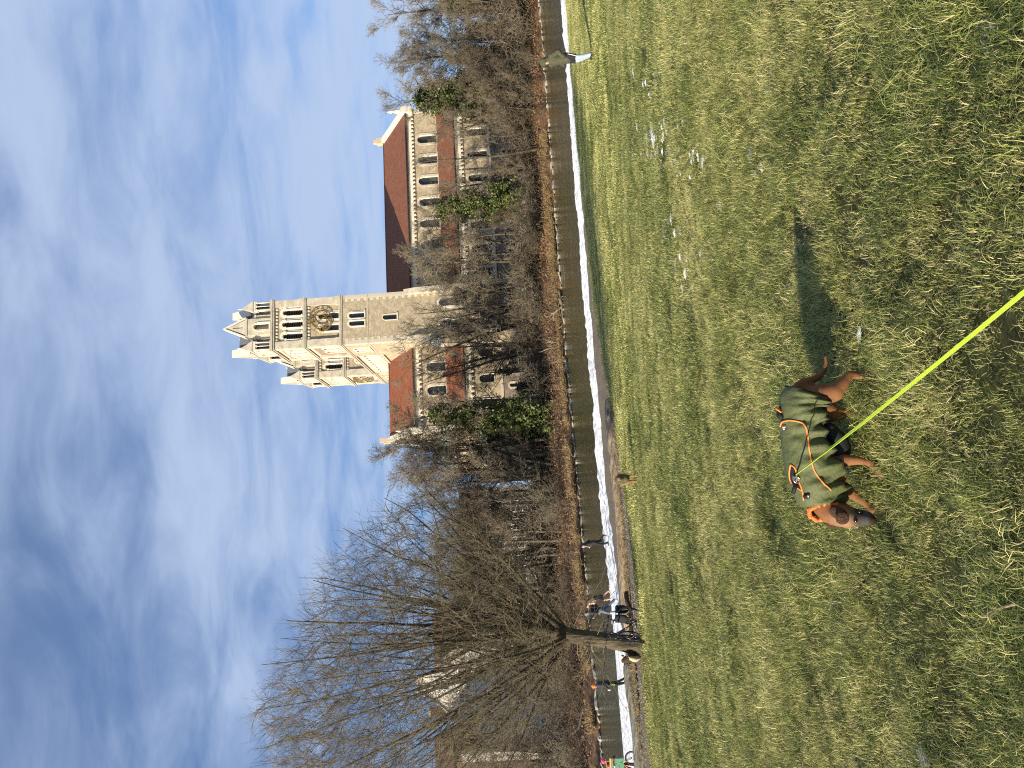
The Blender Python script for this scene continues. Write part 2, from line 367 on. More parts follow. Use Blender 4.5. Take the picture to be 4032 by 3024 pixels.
class MB:
    """collects simple shapes and links them as ONE mesh object"""
    def __init__(self):
        self.v = []; self.f = []; self.mi = []; self.sm = []
    def add(self, vs, fs, m=0, sm=False):
        b = len(self.v)
        self.v += [tuple(float(c) for c in p) for p in vs]
        for f in fs:
            self.f.append(tuple(b + i for i in f)); self.mi.append(m); self.sm.append(sm)
        return self
    def box(self, x0, x1, y0, y1, z0, z1, m=0):
        return self.add([(x0, y0, z0), (x1, y0, z0), (x1, y1, z0), (x0, y1, z0), (x0, y0, z1), (x1, y0, z1), (x1, y1, z1), (x0, y1, z1)],
                        [(0, 3, 2, 1), (4, 5, 6, 7), (0, 1, 5, 4), (1, 2, 6, 5), (2, 3, 7, 6), (3, 0, 4, 7)], m)
    def quad(self, a, b, c, d, m=0): return self.add([a, b, c, d], [(0, 1, 2, 3)], m)
    def poly(self, pts, m=0): return self.add(pts, [tuple(range(len(pts)))], m)
    def prism(self, pts, off, m=0):
        """closed prism: polygon pts swept by vector off"""
        n = len(pts); o = np.array(off)
        return self.add(list(pts) + [np.array(p) + o for p in pts],
                        [tuple(range(n))[::-1], tuple(range(n, 2 * n))] + [(i, (i + 1) % n, n + (i + 1) % n, n + i) for i in range(n)], m)
    def tube(self, pts, r, k=8, m=0, cap=True, sm=True):
        pts = [np.array(p, float) for p in pts]; n = len(pts)
        rs = r if hasattr(r, '__len__') else [r] * n
        vs = []
        pv = None
        for i in range(n):
            t = pts[min(i + 1, n - 1)] - pts[max(i - 1, 0)]
            t = t / (np.linalg.norm(t) + 1e-9)
            if pv is None:
                ref = np.array([0, 0, 1.]) if abs(t[2]) < .9 else np.array([1., 0, 0])
                a = np.cross(t, ref)
            else:
                a = pv - t * (pv @ t)
            a /= np.linalg.norm(a) + 1e-9; pv = a
            b = np.cross(t, a)
            for j in range(k):
                th = 2 * math.pi * j / k
                vs.append(pts[i] + rs[i] * (math.cos(th) * a + math.sin(th) * b))
        fs = [(i * k + j, i * k + (j + 1) % k, (i + 1) * k + (j + 1) % k, (i + 1) * k + j) for i in range(n - 1) for j in range(k)]
        if cap: fs += [tuple(range(k))[::-1], tuple((n - 1) * k + j for j in range(k))]
        return self.add(vs, fs, m, sm)
    def loop(self, pts, r, k=6, m=0):
        """closed tube"""
        P = [np.array(p, float) for p in pts]; n = len(P); vs = []
        c = sum(P) / n
        for i in range(n):
            t = P[(i + 1) % n] - P[i - 1]; t /= np.linalg.norm(t)
            a = P[i] - c; a -= t * (a @ t); a /= np.linalg.norm(a); b = np.cross(t, a)
            for j in range(k):
                th = 2 * math.pi * j / k
                vs.append(P[i] + r * (math.cos(th) * a + math.sin(th) * b))
        fs = [(i * k + j, i * k + (j + 1) % k, ((i + 1) % n) * k + (j + 1) % k, ((i + 1) % n) * k + j) for i in range(n) for j in range(k)]
        return self.add(vs, fs, m, True)
    def lathe(self, prof, c=(0, 0, 0), k=12, m=0):
        """prof: (r,z) list about the z axis through c"""
        vs = [(c[0] + r * math.cos(2 * math.pi * j / k), c[1] + r * math.sin(2 * math.pi * j / k), c[2] + z) for r, z in prof for j in range(k)]
        n = len(prof)
        fs = [(i * k + j, i * k + (j + 1) % k, (i + 1) * k + (j + 1) % k, (i + 1) * k + j) for i in range(n - 1) for j in range(k)]
        return self.add(vs, fs, m, True)
    def ball(self, c, r, k=10, m=0, squash=(1, 1, 1)):
        prof = []
        vs = []; n = k // 2 + 1
        for i in range(n):
            ph = math.pi * i / (n - 1)
            for j in range(k):
                th = 2 * math.pi * j / k
                vs.append((c[0] + r * squash[0] * math.sin(ph) * math.cos(th), c[1] + r * squash[1] * math.sin(ph) * math.sin(th), c[2] - r * squash[2] * math.cos(ph)))
        fs = [(i * k + j, i * k + (j + 1) % k, (i + 1) * k + (j + 1) % k, (i + 1) * k + j) for i in range(n - 1) for j in range(k)]
        return self.add(vs, fs, m, True)
    # walls with arched openings; fn maps (s, n outwards, z) to a point
    def panel(self, fn, s0, s1, z0, z1, ops=(), depth=.4, m=0, mr=None, k=8):
        mr = m if mr is None else mr
        cur = s0
        for sc, wd, zb, zs in sorted(ops):
            a, b = sc - wd / 2, sc + wd / 2
            if a > cur: self.quad(fn(cur, 0, z0), fn(a, 0, z0), fn(a, 0, z1), fn(cur, 0, z1), m)
            if zb > z0: self.quad(fn(a, 0, z0), fn(b, 0, z0), fn(b, 0, zb), fn(a, 0, zb), m)
            arc = [(sc - wd / 2 * math.cos(math.pi * i / k), zs + wd / 2 * math.sin(math.pi * i / k)) for i in range(k + 1)]
            for (p, q) in zip(arc[:-1], arc[1:]):
                self.quad(fn(p[0], 0, p[1]), fn(q[0], 0, q[1]), fn(q[0], 0, z1), fn(p[0], 0, z1), m)
                self.quad(fn(p[0], 0, p[1]), fn(p[0], -depth, p[1]), fn(q[0], -depth, q[1]), fn(q[0], 0, q[1]), mr)
            self.quad(fn(a, 0, zb), fn(a, -depth, zb), fn(a, -depth, zs), fn(a, 0, zs), mr)
            self.quad(fn(b, 0, zb), fn(b, 0, zs), fn(b, -depth, zs), fn(b, -depth, zb), mr)
            self.quad(fn(a, 0, zb), fn(b, 0, zb), fn(b, -depth, zb), fn(a, -depth, zb), mr)
            cur = b
        if cur < s1: self.quad(fn(cur, 0, z0), fn(s1, 0, z0), fn(s1, 0, z1), fn(cur, 0, z1), m)
        return self
    def arch_plate(self, fn, sc, wd, zb, zs, n, m=0, k=8):
        return self.poly([fn(sc - wd / 2, n, zb), fn(sc + wd / 2, n, zb)] + [fn(sc + wd / 2 * math.cos(math.pi * i / k), n, zs + wd / 2 * math.sin(math.pi * i / k)) for i in range(k + 1)], m)
    def surround(self, fn, sc, wd, zb, zs, band, n1, n0=-.05, m=0, k=8, sill=True):
        """moulding round an arched opening"""
        r0, r1 = wd / 2, wd / 2 + band
        inn = [(sc - r0, zb)] + [(sc - r0 * math.cos(math.pi * i / k), zs + r0 * math.sin(math.pi * i / k)) for i in range(k + 1)] + [(sc + r0, zb)]
        ou = [(sc - r1, zb)] + [(sc - r1 * math.cos(math.pi * i / k), zs + r1 * math.sin(math.pi * i / k)) for i in range(k + 1)] + [(sc + r1, zb)]
        for i in range(len(inn) - 1):
            a, b, c, d = inn[i], inn[i + 1], ou[i + 1], ou[i]
            self.quad(fn(a[0], n1, a[1]), fn(b[0], n1, b[1]), fn(c[0], n1, c[1]), fn(d[0], n1, d[1]), m)
            self.quad(fn(d[0], n1, d[1]), fn(c[0], n1, c[1]), fn(c[0], n0, c[1]), fn(d[0], n0, d[1]), m)
            self.quad(fn(a[0], n1, a[1]), fn(a[0], n0, a[1]), fn(b[0], n0, b[1]), fn(b[0], n1, b[1]), m)
        if sill:
            P = [fn(sc - r1 - .1, n0, zb - .2), fn(sc + r1 + .1, n0, zb - .2), fn(sc + r1 + .1, n0, zb), fn(sc - r1 - .1, n0, zb)]
            off = np.array(fn(0, n1 + .08, 0)) - np.array(fn(0, n0, 0))
            self.prism(P, off, m)
        return self
    def mesh(self, name, mats):
        me = bpy.data.meshes.new(name)
        me.from_pydata(self.v, [], self.f)
        for m in (mats if isinstance(mats, (list, tuple)) else [mats]): me.materials.append(m)
        me.polygons.foreach_set('material_index', self.mi)
        me.polygons.foreach_set('use_smooth', self.sm)
        me.update()
        return me
    def build(self, name, mats, parent=None, loc=None):
        return link(name, self.mesh(name, mats), parent, loc)

def tubes(branches, k):
    """branches: list of (P (n,3), R (n,)); batched by length. returns V, Q"""
    groups = {}
    for P, Rr in branches: groups.setdefault(len(P), []).append((P, Rr))
    VV = []; QQ = []; base = 0
    for n, lst in groups.items():
        P = np.array([b[0] for b in lst], float); Rr = np.array([b[1] for b in lst], float)
        B = len(lst)
        T = np.empty_like(P)
        T[:, 1:-1] = P[:, 2:] - P[:, :-2]; T[:, 0] = P[:, 1] - P[:, 0]; T[:, -1] = P[:, -1] - P[:, -2]
        T /= np.linalg.norm(T, axis=2, keepdims=True) + 1e-9
        ref = np.tile(np.array([.31, .17, .935]), (B, n, 1))
        bad = np.abs((T * ref).sum(2)) > .93
        ref[bad] = (.9, -.4, .1)
        A = np.cross(T, ref); A /= np.linalg.norm(A, axis=2, keepdims=True) + 1e-9
        Bn = np.cross(T, A)
        th = np.arange(k) * 2 * math.pi / k
        V = P[:, :, None, :] + Rr[:, :, None, None] * (np.cos(th)[None, None, :, None] * A[:, :, None, :] + np.sin(th)[None, None, :, None] * Bn[:, :, None, :])
        VV.append(V.reshape(-1, 3))
        i = np.arange(n - 1)[:, None]; j = np.arange(k)[None, :]
        q = np.stack([i * k + j, i * k + (j + 1) % k, (i + 1) * k + (j + 1) % k, (i + 1) * k + j], -1).reshape(-1, 4)
        Q = (q[None] + (np.arange(B) * n * k)[:, None, None]).reshape(-1, 4) + base
        QQ.append(Q); base += B * n * k
    return np.concatenate(VV), np.concatenate(QQ)
def tube_mesh(name, sets, mats):
    """sets: list of (branches, k, material index)"""
    Vs = []; Qs = []; mi = []; b = 0
    for br, k, m in sets:
        if not br: continue
        V, Q = tubes(br, k)
        Vs.append(V); Qs.append(Q + b); mi.append(np.full(len(Q), m)); b += len(V)
    return raw_mesh(name, np.concatenate(Vs), np.concatenate(Qs), mats, smooth=True, midx=np.concatenate(mi))
def leaf_mesh(name, C, size, mats, rng, flat=.0, aspect=.7, midx=None):
    """one small folded leaf (2 triangles' worth of quad) per centre"""
    n = len(C)
    a = rng.normal(size=(n, 3)); a[:, 2] *= (1 - flat); a /= np.linalg.norm(a, axis=1, keepdims=True)
    b = rng.normal(size=(n, 3)); b -= a * (a * b).sum(1, keepdims=True); b /= np.linalg.norm(b, axis=1, keepdims=True)
    s = size * rng.uniform(.6, 1.3, (n, 1))
    V = np.stack([C - a * s, C - b * s * aspect, C + a * s, C + b * s * aspect], 1).reshape(-1, 3)
    Q = np.arange(n * 4).reshape(-1, 4)
    return raw_mesh(name, V, Q, mats, midx=midx)

# ------------------------------------------------------------------ ground, river and far bank
def curve(tab):
    xs = np.array([p[0] for p in tab], float); ys = np.array([p[1] for p in tab], float)
    return lambda x: np.interp(x, xs, ys)
G_edge = curve([(-160, 26), (-60, 24), (-11.1, 21.9), (-8.8, 22), (-6.8, 22.5), (-4.7, 23.2), (-3.5, 25.2), (-1.9, 26.9), (-.1, 30), (3.6, 36.2), (8, 38.6), (13.6, 41.5), (18.1, 43.1), (21.3, 43.8), (160, 52)])
S_edge = curve([(-160, 25), (-60, 26), (-30, 28), (-17.1, 33.7), (-14.3, 35.7), (-11.3, 37.5), (-8, 39.7), (-5.7, 41.7), (-.1, 43), (4.5, 45), (9.5, 45.6), (15.4, 47.2), (20.5, 48.2), (23.5, 48.4), (160, 58)])
N_edge = curve([(-160, 30), (-60, 36), (-21.2, 42), (-17, 42.8), (-13.1, 43.8), (-9.5, 46.7), (-6.6, 48.2), (-.1, 49.4), (5, 50.9), (10.6, 51.4), (17.2, 52.7), (22.7, 53.6), (26.7, 54.2), (160, 68)])
F_edge = curve([(-160, 10), (-90, 46), (-36.6, 71.8), (-31, 75.6), (-24, 79.8), (-16.6, 83.6), (-11.6, 87.3), (-.1, 97), (10.9, 103), (22.2, 105.8), (35.7, 109.5), (49, 113), (56, 114.5), (160, 130)])
def st_y(x): return 113 + .209 * (np.asarray(x, float) - 22)
def water_edge_noise(x, a): return a * (vnoise(x, 0, 2.3, 4) - .5) + a * .6 * (vnoise(x, 0, .8, 5) - .5)
def strip(name, xs, rows, mats, kind='structure', smooth=True, midx=None):
    """rows: list of (y(x) array, z array) across"""
    n = len(xs); V = np.concatenate([np.stack([xs, y, np.broadcast_to(z, xs.shape)], 1) for y, z in rows])
    r = len(rows)
    i = np.arange(r - 1)[:, None]; j = np.arange(n - 1)[None, :]
    Q = np.stack([i * n + j, i * n + j + 1, (i + 1) * n + j + 1, (i + 1) * n + j], -1).reshape(-1, 4)
    return tag(link(name, raw_mesh(name, V, Q, mats, smooth=smooth, midx=midx)), kind=kind)

# meadow: fine near the camera, coarser beyond
def meadow_sheet():
    m = bpy.data.materials.new('grassy soil'); m.use_nodes = True
    t = m.node_tree; n = t.nodes.new; l = t.links.new; b = t.nodes['Principled BSDF']
    b.inputs['Roughness'].default_value = .95; b.inputs['Specular IOR Level'].default_value = .15
    co = n('ShaderNodeTexCoord')
    a = n('ShaderNodeTexNoise'); a.inputs['Scale'].default_value = 14; a.inputs['Detail'].default_value = 10; a.inputs['Roughness'].default_value = .78
    l(co.outputs['Object'], a.inputs['Vector'])
    r1 = n('ShaderNodeValToRGB'); e = r1.color_ramp.elements
    e[0].position = .35; e[0].color = (.028, .030, .014, 1); e[1].position = .66; e[1].color = (.115, .115, .045, 1)
    l(a.outputs[0], r1.inputs[0])
    c = n('ShaderNodeTexNoise'); c.inputs['Scale'].default_value = .35; c.inputs['Detail'].default_value = 4
    l(co.outputs['Object'], c.inputs['Vector'])
    r2 = n('ShaderNodeValToRGB'); e = r2.color_ramp.elements
    e[0].position = .35; e[0].color = (.75, 1, .7, 1); e[1].position = .65; e[1].color = (1.25, 1.1, .9, 1)
    l(c.outputs[0], r2.inputs[0])
    mm = n('ShaderNodeMix'); mm.data_type = 'RGBA'; mm.blend_type = 'MULTIPLY'; mm.inputs[0].default_value = 1
    l(r1.outputs[0], mm.inputs[6]); l(r2.outputs[0], mm.inputs[7]); l(mm.outputs[2], b.inputs['Base Color'])
    bp = n('ShaderNodeBump'); bp.inputs['Strength'].default_value = 1; bp.inputs['Distance'].default_value = .05
    l(a.outputs[0], bp.inputs['Height']); l(bp.outputs[0], b.inputs['Normal'])
    return m
xs_near = np.unique(np.concatenate([np.linspace(-160, -14, 40), np.linspace(-14, 26, 330), np.linspace(26, 160, 40)]))
rows = []
for tt in np.concatenate([np.linspace(-1.2, 0, 6)[:-1], np.linspace(0, 1, 150) ** 1.35]):
    ge = G_edge(xs_near) + .5 * (vnoise(xs_near, 3, 1.1, 3) - .5)
    y = np.where(tt < 0, tt * 40, 0) + max(tt, 0) * ge
    rows.append((y, meadow_z(xs_near, y)))
# the lip of the meadow drops over the bank
meadow = strip('meadow', xs_near, rows, meadow_sheet())
ge = G_edge(xs_near) + .5 * (vnoise(xs_near, 3, 1.1, 3) - .5)
se = S_edge(xs_near) + water_edge_noise(xs_near, 1.0)
ne = N_edge(xs_near) + water_edge_noise(xs_near + 40, .9)
rows = []
zg = meadow_z(xs_near, ge)
flat_w = np.clip((1.0 - xs_near) * .8, 0, 4.2)
for tt in np.linspace(0, 1, 16):
    y = ge - .25 + flat_w * tt
    rows.append((y, zg - .03 - .12 * tt + .06 * (vnoise(xs_near, y, .5, 6) - .5)))
yb = ge - .25 + flat_w
for tt in np.linspace(0.08, 1, 14):
    y = yb + (se + .6 - yb) * tt
    z = (zg - .15) * (1 - tt) ** 2 + (-1.40) * (1 - (1 - tt) ** 2)
    rows.append((y, z + .08 * (vnoise(xs_near, y, .6, 7) - .5)))
gravel = strip('gravel_bank', xs_near, rows, M['gravel'])
rows = []
for tt in np.linspace(0, 1, 40):
    y = se + (ne - se) * tt
    z = -1.44 + .10 * tt + .06 * (vnoise(xs_near, y, .9, 0) - .5) + .15 * (vnoise(xs_near, y, .38, 1) - .5)
    z = np.where(tt > .96, -1.62, z)
    z = np.where(tt < .03, z - .12, z)
    rows.append((y, z))
snow = strip('snow_shore', xs_near, rows, M['snow'])
# small water-worn bed below the river so that the sheet is closed
bed = strip('river_bed', np.linspace(-160, 160, 20), [(N_edge(np.linspace(-160, 160, 20)) - .3, -1.9), (F_edge(np.linspace(-160, 160, 20)) + 2, -1.9)], M['soil'])
# water
wm = bpy.data.materials.new('dark olive river water'); wm.use_nodes = True
t = wm.node_tree; n = t.nodes.new; l = t.links.new; b = t.nodes['Principled BSDF']
b.inputs['Base Color'].default_value = (.036, .041, .013, 1); b.inputs['Roughness'].default_value = .13; b.inputs['IOR'].default_value = 1.33
b.inputs['Specular IOR Level'].default_value = .34
co = n('ShaderNodeTexCoord'); mpn = n('ShaderNodeMapping'); mpn.inputs['Scale'].default_value = (1.0, 1.6, 1); mpn.inputs['Rotation'].default_value = (0, 0, rad(-30))
l(co.outputs['Object'], mpn.inputs[0])
a = n('ShaderNodeTexNoise'); a.inputs['Scale'].default_value = .55; a.inputs['Detail'].default_value = 7; a.inputs['Roughness'].default_value = .62
l(mpn.outputs[0], a.inputs['Vector'])
bp = n('ShaderNodeBump'); bp.inputs['Strength'].default_value = .8; bp.inputs['Distance'].default_value = .22
l(a.outputs[0], bp.inputs['Height']); l(bp.outputs[0], b.inputs['Normal'])
mp2 = n('ShaderNodeMapping'); mp2.inputs['Scale'].default_value = (.10, .42, 1); mp2.inputs['Rotation'].default_value = (0, 0, rad(-28)); l(co.outputs['Object'], mp2.inputs[0])
n3 = n('ShaderNodeTexNoise'); n3.inputs['Scale'].default_value = 1.2; n3.inputs['Detail'].default_value = 8; n3.inputs['Roughness'].default_value = .7; l(mp2.outputs[0], n3.inputs['Vector'])
r3 = n('ShaderNodeMapRange'); r3.inputs[1].default_value = .35; r3.inputs[2].default_value = .68; r3.inputs[3].default_value = .04; r3.inputs[4].default_value = .22; l(n3.outputs[0], r3.inputs[0]); l(r3.outputs[0], b.inputs['Roughness'])
xw = np.linspace(-160, 160, 60)
river = strip('river', xw, [(N_edge(xw) - .8, -1.5), (F_edge(xw) + 1.2, -1.5)], wm)

# far bank, street, ground behind
xf = np.linspace(-150, 150, 420)
fe = F_edge(xf) + water_edge_noise(xf, 1.2)
def bank_profile(t): return -1.58 + .5 * np.clip(t / .05, 0, 1) + 3.33 * np.clip((t - .05) / .95, 0, 1) ** .85
rows = []
sy = np.maximum(st_y(xf), fe + 6)
for tt in np.linspace(0, 1, 40):
    y = fe + (sy - fe) * tt
    z = bank_profile(tt) + (.5 * (vnoise(xf, y, 1.4, 2) - .5) + .9 * (vnoise(xf, y, 4.5, 3) - .5)) * math.sin(math.pi * tt) ** .7
    rows.append((y, z))
far_bank = strip('far_bank', xf, rows, M['leaf_litter'])
def bank_z(x, y):
    f = F_edge(x); s = max(float(st_y(x)), float(f) + 6)
    tt = np.clip((y - f) / (s - f), 0, 1)
    return float(bank_profile(tt)) - .1
street = strip('street', xf, [(sy, 2.25), (sy + 9, 2.25)], M['asphalt'])
strip('pavement', xf, [(sy + 9, 2.25), (sy + 9.01, 2.37), (sy + 11.5, 2.37)], M['concrete'], smooth=False)
xg = np.linspace(-150, 150, 80)
strip('ground', xg, [(np.maximum(st_y(xg), F_edge(xg) + 6) + 11.4, 2.33), (np.full_like(xg, 200), 2.3), (np.full_like(xg, 500), 2.2)], M['soil'])
tag(link('terrain', raw_mesh('terrain', [(-5000, 500, 2.15), (5000, 500, 2.15), (5000, 6000, 2), (-5000, 6000, 2), (-5000, 150, 2.1), (-150, 150, 2.1), (-150, 500, 2.1), (-5000, 500, 2.1), (150, 150, 2.1), (5000, 150, 2.1), (5000, 500, 2.1), (150, 500, 2.1)],
    [(0, 1, 2, 3), (4, 5, 6, 7), (8, 9, 10, 11)], M['soil'])), kind='structure')
# low stone parapet between the bank and the street
par = MB()
for x0 in np.arange(-60, 70, 2.5):
    x1 = x0 + 2.46
    y0, y1 = float(np.maximum(st_y(x0), F_edge(x0) + 6)) - .5, float(np.maximum(st_y(x1), F_edge(x1) + 6)) - .5
    par.prism([(x0, y0, 1.6), (x1, y1, 1.6), (x1, y1, 2.62), (x0, y0, 2.62)], (0, .35, 0), 0)
    par.prism([(x0 - .01, y0 - .06, 2.62), (x1 + .01, y1 - .06, 2.62), (x1 + .01, y1 - .06, 2.74), (x0 - .01, y0 - .06, 2.74)], (0, .47, 0), 1)
pr = empty('parapet', (0, 0, 0), 0, 'low grey concrete parapet along the street above the far bank', 'wall')
par.build('coping_wall', [M['concrete'], M['cornice']], pr)
# line of stones at the far water's edge
rng = np.random.default_rng(3)
stone_meshes = []
for s in range(5):
    mb = MB(); mb.ball((0, 0, 0), 1, 8)
    v = np.array(mb.v); d = 1 + .35 * (rng.random(len(v)) - .5)
    key = {}
    for i, p in enumerate(mb.v):
        kk = tuple(round(c, 3) for c in p); key.setdefault(kk, d[i]); d[i] = key[kk]
    v = v * d[:, None] * np.array([1, .7, .55]); mb.v = [tuple(p) for p in v]; mb.sm = [False] * len(mb.f)
    stone_meshes.append(mb.mesh('stone', M['bank_stone']))
edging = empty('stone_edging', (0, 0, 0), 0, 'line of pale stones along the far waterline below the leaf litter', 'stone edging')
cnt = 0
x = -37.
while x < 60 and cnt < 290:
    wdt = rng.choice([rng.uniform(.2, .5), rng.uniform(.5, 1.3)]) * (1 if x < 20 else 1.1)
    y = float(F_edge(x)) + float(water_edge_noise(np.array([x]), 1.2)[0]) + rng.uniform(-.2, .5)
    o = link('stone', stone_meshes[rng.integers(5)], edging, (x, y, -1.5 + rng.uniform(0, .14)))
    o.rotation_euler = (rng.uniform(-.3, .3), rng.uniform(-.3, .3), rng.uniform(0, 6.3)); s = wdt * .5
    o.scale = (s * 1.3, s, s * rng.uniform(.45, .8)); x += wdt * rng.uniform(.42, .8); cnt += 1

# ------------------------------------------------------------------ church
PSI = rad(11.8)
OX, OY, GZ = 8.32, 125.0, 2.2
church = empty('church', (OX, OY, 0), PSI, 'large twin towered stone church with red tiled roofs standing behind the bare riverside trees', 'church')
def ch_world(x, y): return (OX + x * math.cos(PSI) - y * math.sin(PSI), OY + x * math.sin(PSI) + y * math.cos(PSI))
TW = 8.35
faces = {
    'front': lambda s, n, z: (s, -n, z),
    'left': lambda s, n, z: (-n, s, z),
    'right': lambda s, n, z: (TW + n, s, z),
    'back': lambda s, n, z: (s, TW + n, z),
}
STM = [M['rubble'], M['ashlar'], M['trim'], M['cornice'], M['rubble_pink'], M['base_stone']]
def corbel_mesh():
    mb = MB()
    mb.prism([(-.11, 0, 0), (-.11, -.22, .12), (-.11, -.22, .5), (-.11, 0, .5)], (.22, 0, 0), 0)
    # little half arch shoulders on both sides
    for sg in (-1, 1):
        pts = [(sg * .11, -.16, .5), (sg * .31, -.16, .5), (sg * .31, -.16, .42), (sg * .22, -.16, .36), (sg * .15, -.16, .26), (sg * .11, -.16, .14)]
        if sg < 0: pts = pts[::-1]
        mb.prism(pts, (0, .16, 0), 0)
    return mb.mesh('corbel', M['trim'])
CORB = corbel_mesh()

def bell_tower():
    mb = MB()
    tri = [(2.15, .95, 41.0, 43.95), (4.17, .95, 41.0, 44.05), (6.2, .95, 41.0, 43.95)]
    twin2 = [(3.15, 1.05, 34.95, 37.9), (5.2, 1.05, 34.95, 37.9)]
    twin3 = [(3.5, .88, 30.6, 32.75), (4.85, .88, 30.6, 32.75)]
    single = [(4.15, .9, 25.2, 27.1)]
    for nm, fn in faces.items():
        vis = nm in ('front', 'left')
        mb.panel(fn, 0, TW, GZ, 24.6, (), .4, 0)
        mb.panel(fn, 0, TW, 24.6, 30.1, single if vis else (), .4, 0)
        mb.panel(fn, 0, TW, 30.1, 34.3, twin3 if vis else (), .45, 0, 2)
        f2 = lambda s, n, z, fn=fn: fn(s, n - .32, z)
        mb.panel(f2, 1.25, TW - 1.25, 34.7, 40.3, twin2 if vis else (), .45, 4 if nm == 'left' else 0, 2)
        mb.panel(f2, 1.25, TW - 1.25, 40.8, 45.7, tri if vis else (), .5, 0, 2)
    # corner piers of the two upper stages
    e = 1.25
    for (a, b) in ((0, 0), (TW - e, 0), (0, TW - e), (TW - e, TW - e)):
        for z0, z1 in ((34.7, 40.3), (40.8, 45.7)):
            mb.box(a, a + e, b, b + e, z0, z1, 1)
            mb.box(a - .08, a + e + .08, b - .08, b + e + .08, z0 - .003, z0 + .75, 1)
    tw = mb.build('bell_tower', STM, church)
    # cornices
    for z, h, o in ((34.3, .5, .22), (40.3, .55, .26), (45.7, .6, .3)):
        c = MB()
        c.box(-o, TW + o, -o, TW + o, z + h * .42, z + h, 0)
        c.box(-o * .55, TW + o * .55, -o * .55, TW + o * .55, z, z + h * .42, 0)
        c.build('cornice', M['cornice'], tw)
    c = MB(); c.box(-.06, TW + .06, -.06, TW + .06, 29.95, 30.12, 0); c.build('string_course', M['cornice'], tw)
    # windows with their mouldings, louvres and glass
    for nm in ('front', 'left'):
        fn = faces[nm]
        f2 = lambda s, n, z, fn=fn: fn(s, n - .32, z)
        for sc, wd, zb, zs in tri:
            wnd = MB()
            wnd.surround(f2, sc, wd, zb, zs, .46, .10, -.02, 0)
            wnd.surround(f2, sc, wd * .86, zb, zs, .1, -.22, -.4, 0, sill=False)
            for q in (-1, 1):   # slender columns with capitals
                P = [f2(sc + q * (wd / 2 + .13), .13, zb + .25), f2(sc + q * (wd / 2 + .13), .13, zs - .25)]
                wnd.tube(P, .1, 8, 0)
                a = f2(sc + q * (wd / 2 + .13), .13, zs - .12)
                wnd.box(a[0] - .17, a[0] + .17, a[1] - .17, a[1] + .17, zs - .27, zs + .06, 0)
                wnd.box(a[0] - .16, a[0] + .16, a[1] - .16, a[1] + .16, zb, zb + .26, 0)
            wo = wnd.build('belfry_window', M['trim'], tw)
            lv = MB()
            for i in range(11):
                z = zb + .1 + i * (zs + wd / 2 - zb - .2) / 11
                hw = wd / 2 if z < zs else math.sqrt(max(.01, (wd / 2) ** 2 - (z - zs) ** 2))
                lv.prism([f2(sc - hw, -.2, z), f2(sc + hw, -.2, z), f2(sc + hw, -.45, z + .26), f2(sc - hw, -.45, z + .26)], (0, 0, .045), 0)
            lv.arch_plate(f2, sc, wd, zb, zs, -.47, 1)
            link('louvre', lv.mesh('louvre', [M['louvre'], M['glass']]), tw)
        for grp, ff, nn in ((twin2, f2, 'twin_window'), (twin3, fn, 'twin_window'), (single, fn, 'small_window')):
            if nn == 'small_window': band = .12
            else: band = .28 if grp is twin3 else .34
            for sc, wd, zb, zs in grp:
                wnd = MB()
                wnd.surround(ff, sc, wd, zb, zs, band, .07, -.02, 0)
                if nn == 'twin_window':
                    for q in (-1, 1):
                        wnd.tube([ff(sc + q * (wd / 2 + .07), .08, zb), ff(sc + q * (wd / 2 + .07), .08, zs - .1)], .07, 6, 0)
                wnd.build(nn, M['trim'], tw)
                g = MB(); g.arch_plate(ff, sc, wd + .02, zb, zs, -.36, 0)
                for i in range(1, 5):
                    z = zb + i * (zs - zb) / 4.5
                    g.prism([ff(sc - wd / 2, -.34, z), ff(sc + wd / 2, -.34, z), ff(sc + wd / 2, -.34, z + .05), ff(sc - wd / 2, -.34, z + .05)], np.array(ff(0, .03, 0)) - np.array(ff(0, 0, 0)), 1)
                g.prism([ff(sc - .025, -.33, zb), ff(sc + .025, -.33, zb), ff(sc + .025, -.33, zs + wd * .45), ff(sc - .025, -.33, zs + wd * .45)], np.array(ff(0, .02, 0)) - np.array(ff(0, 0, 0)), 1)
                link('glass', g.mesh('glass', [M['glass'], M['louvre']]), tw)
        # corbel friezes under the two upper cornices
        for z in (39.72, 45.12):
            for i in range(10):
                s = 1.55 + i * (TW - 3.1) / 9
                o = link('corbel', CORB, tw, f2(s, 0, z))
                if nm == 'left': o.rotation_euler = (0, 0, -math.pi / 2)
    # toothed corner stones on the plain shaft
    qm = MB(); qm.box(-.03, 1.0, -.03, .62, 0, .52, 0); q1 = qm.mesh('quoin', M['ashlar'])
    qm = MB(); qm.box(-.03, .62, -.03, 1.0, 0, .52, 0); q2 = qm.mesh('quoin', M['ashlar'])
    for i in range(42):
        z = 11.6 + i * .53
        if z > 33.6: break
        link('quoin', q1 if i % 2 else q2, tw, (0, 0, z))
        o = link('quoin', q2 if i % 2 else q1, tw, (TW, 0, z)); o.rotation_euler = (0, 0, math.pi / 2)
    # crown: four gables, cross roofs and corner pinnacles
    zt = 46.3
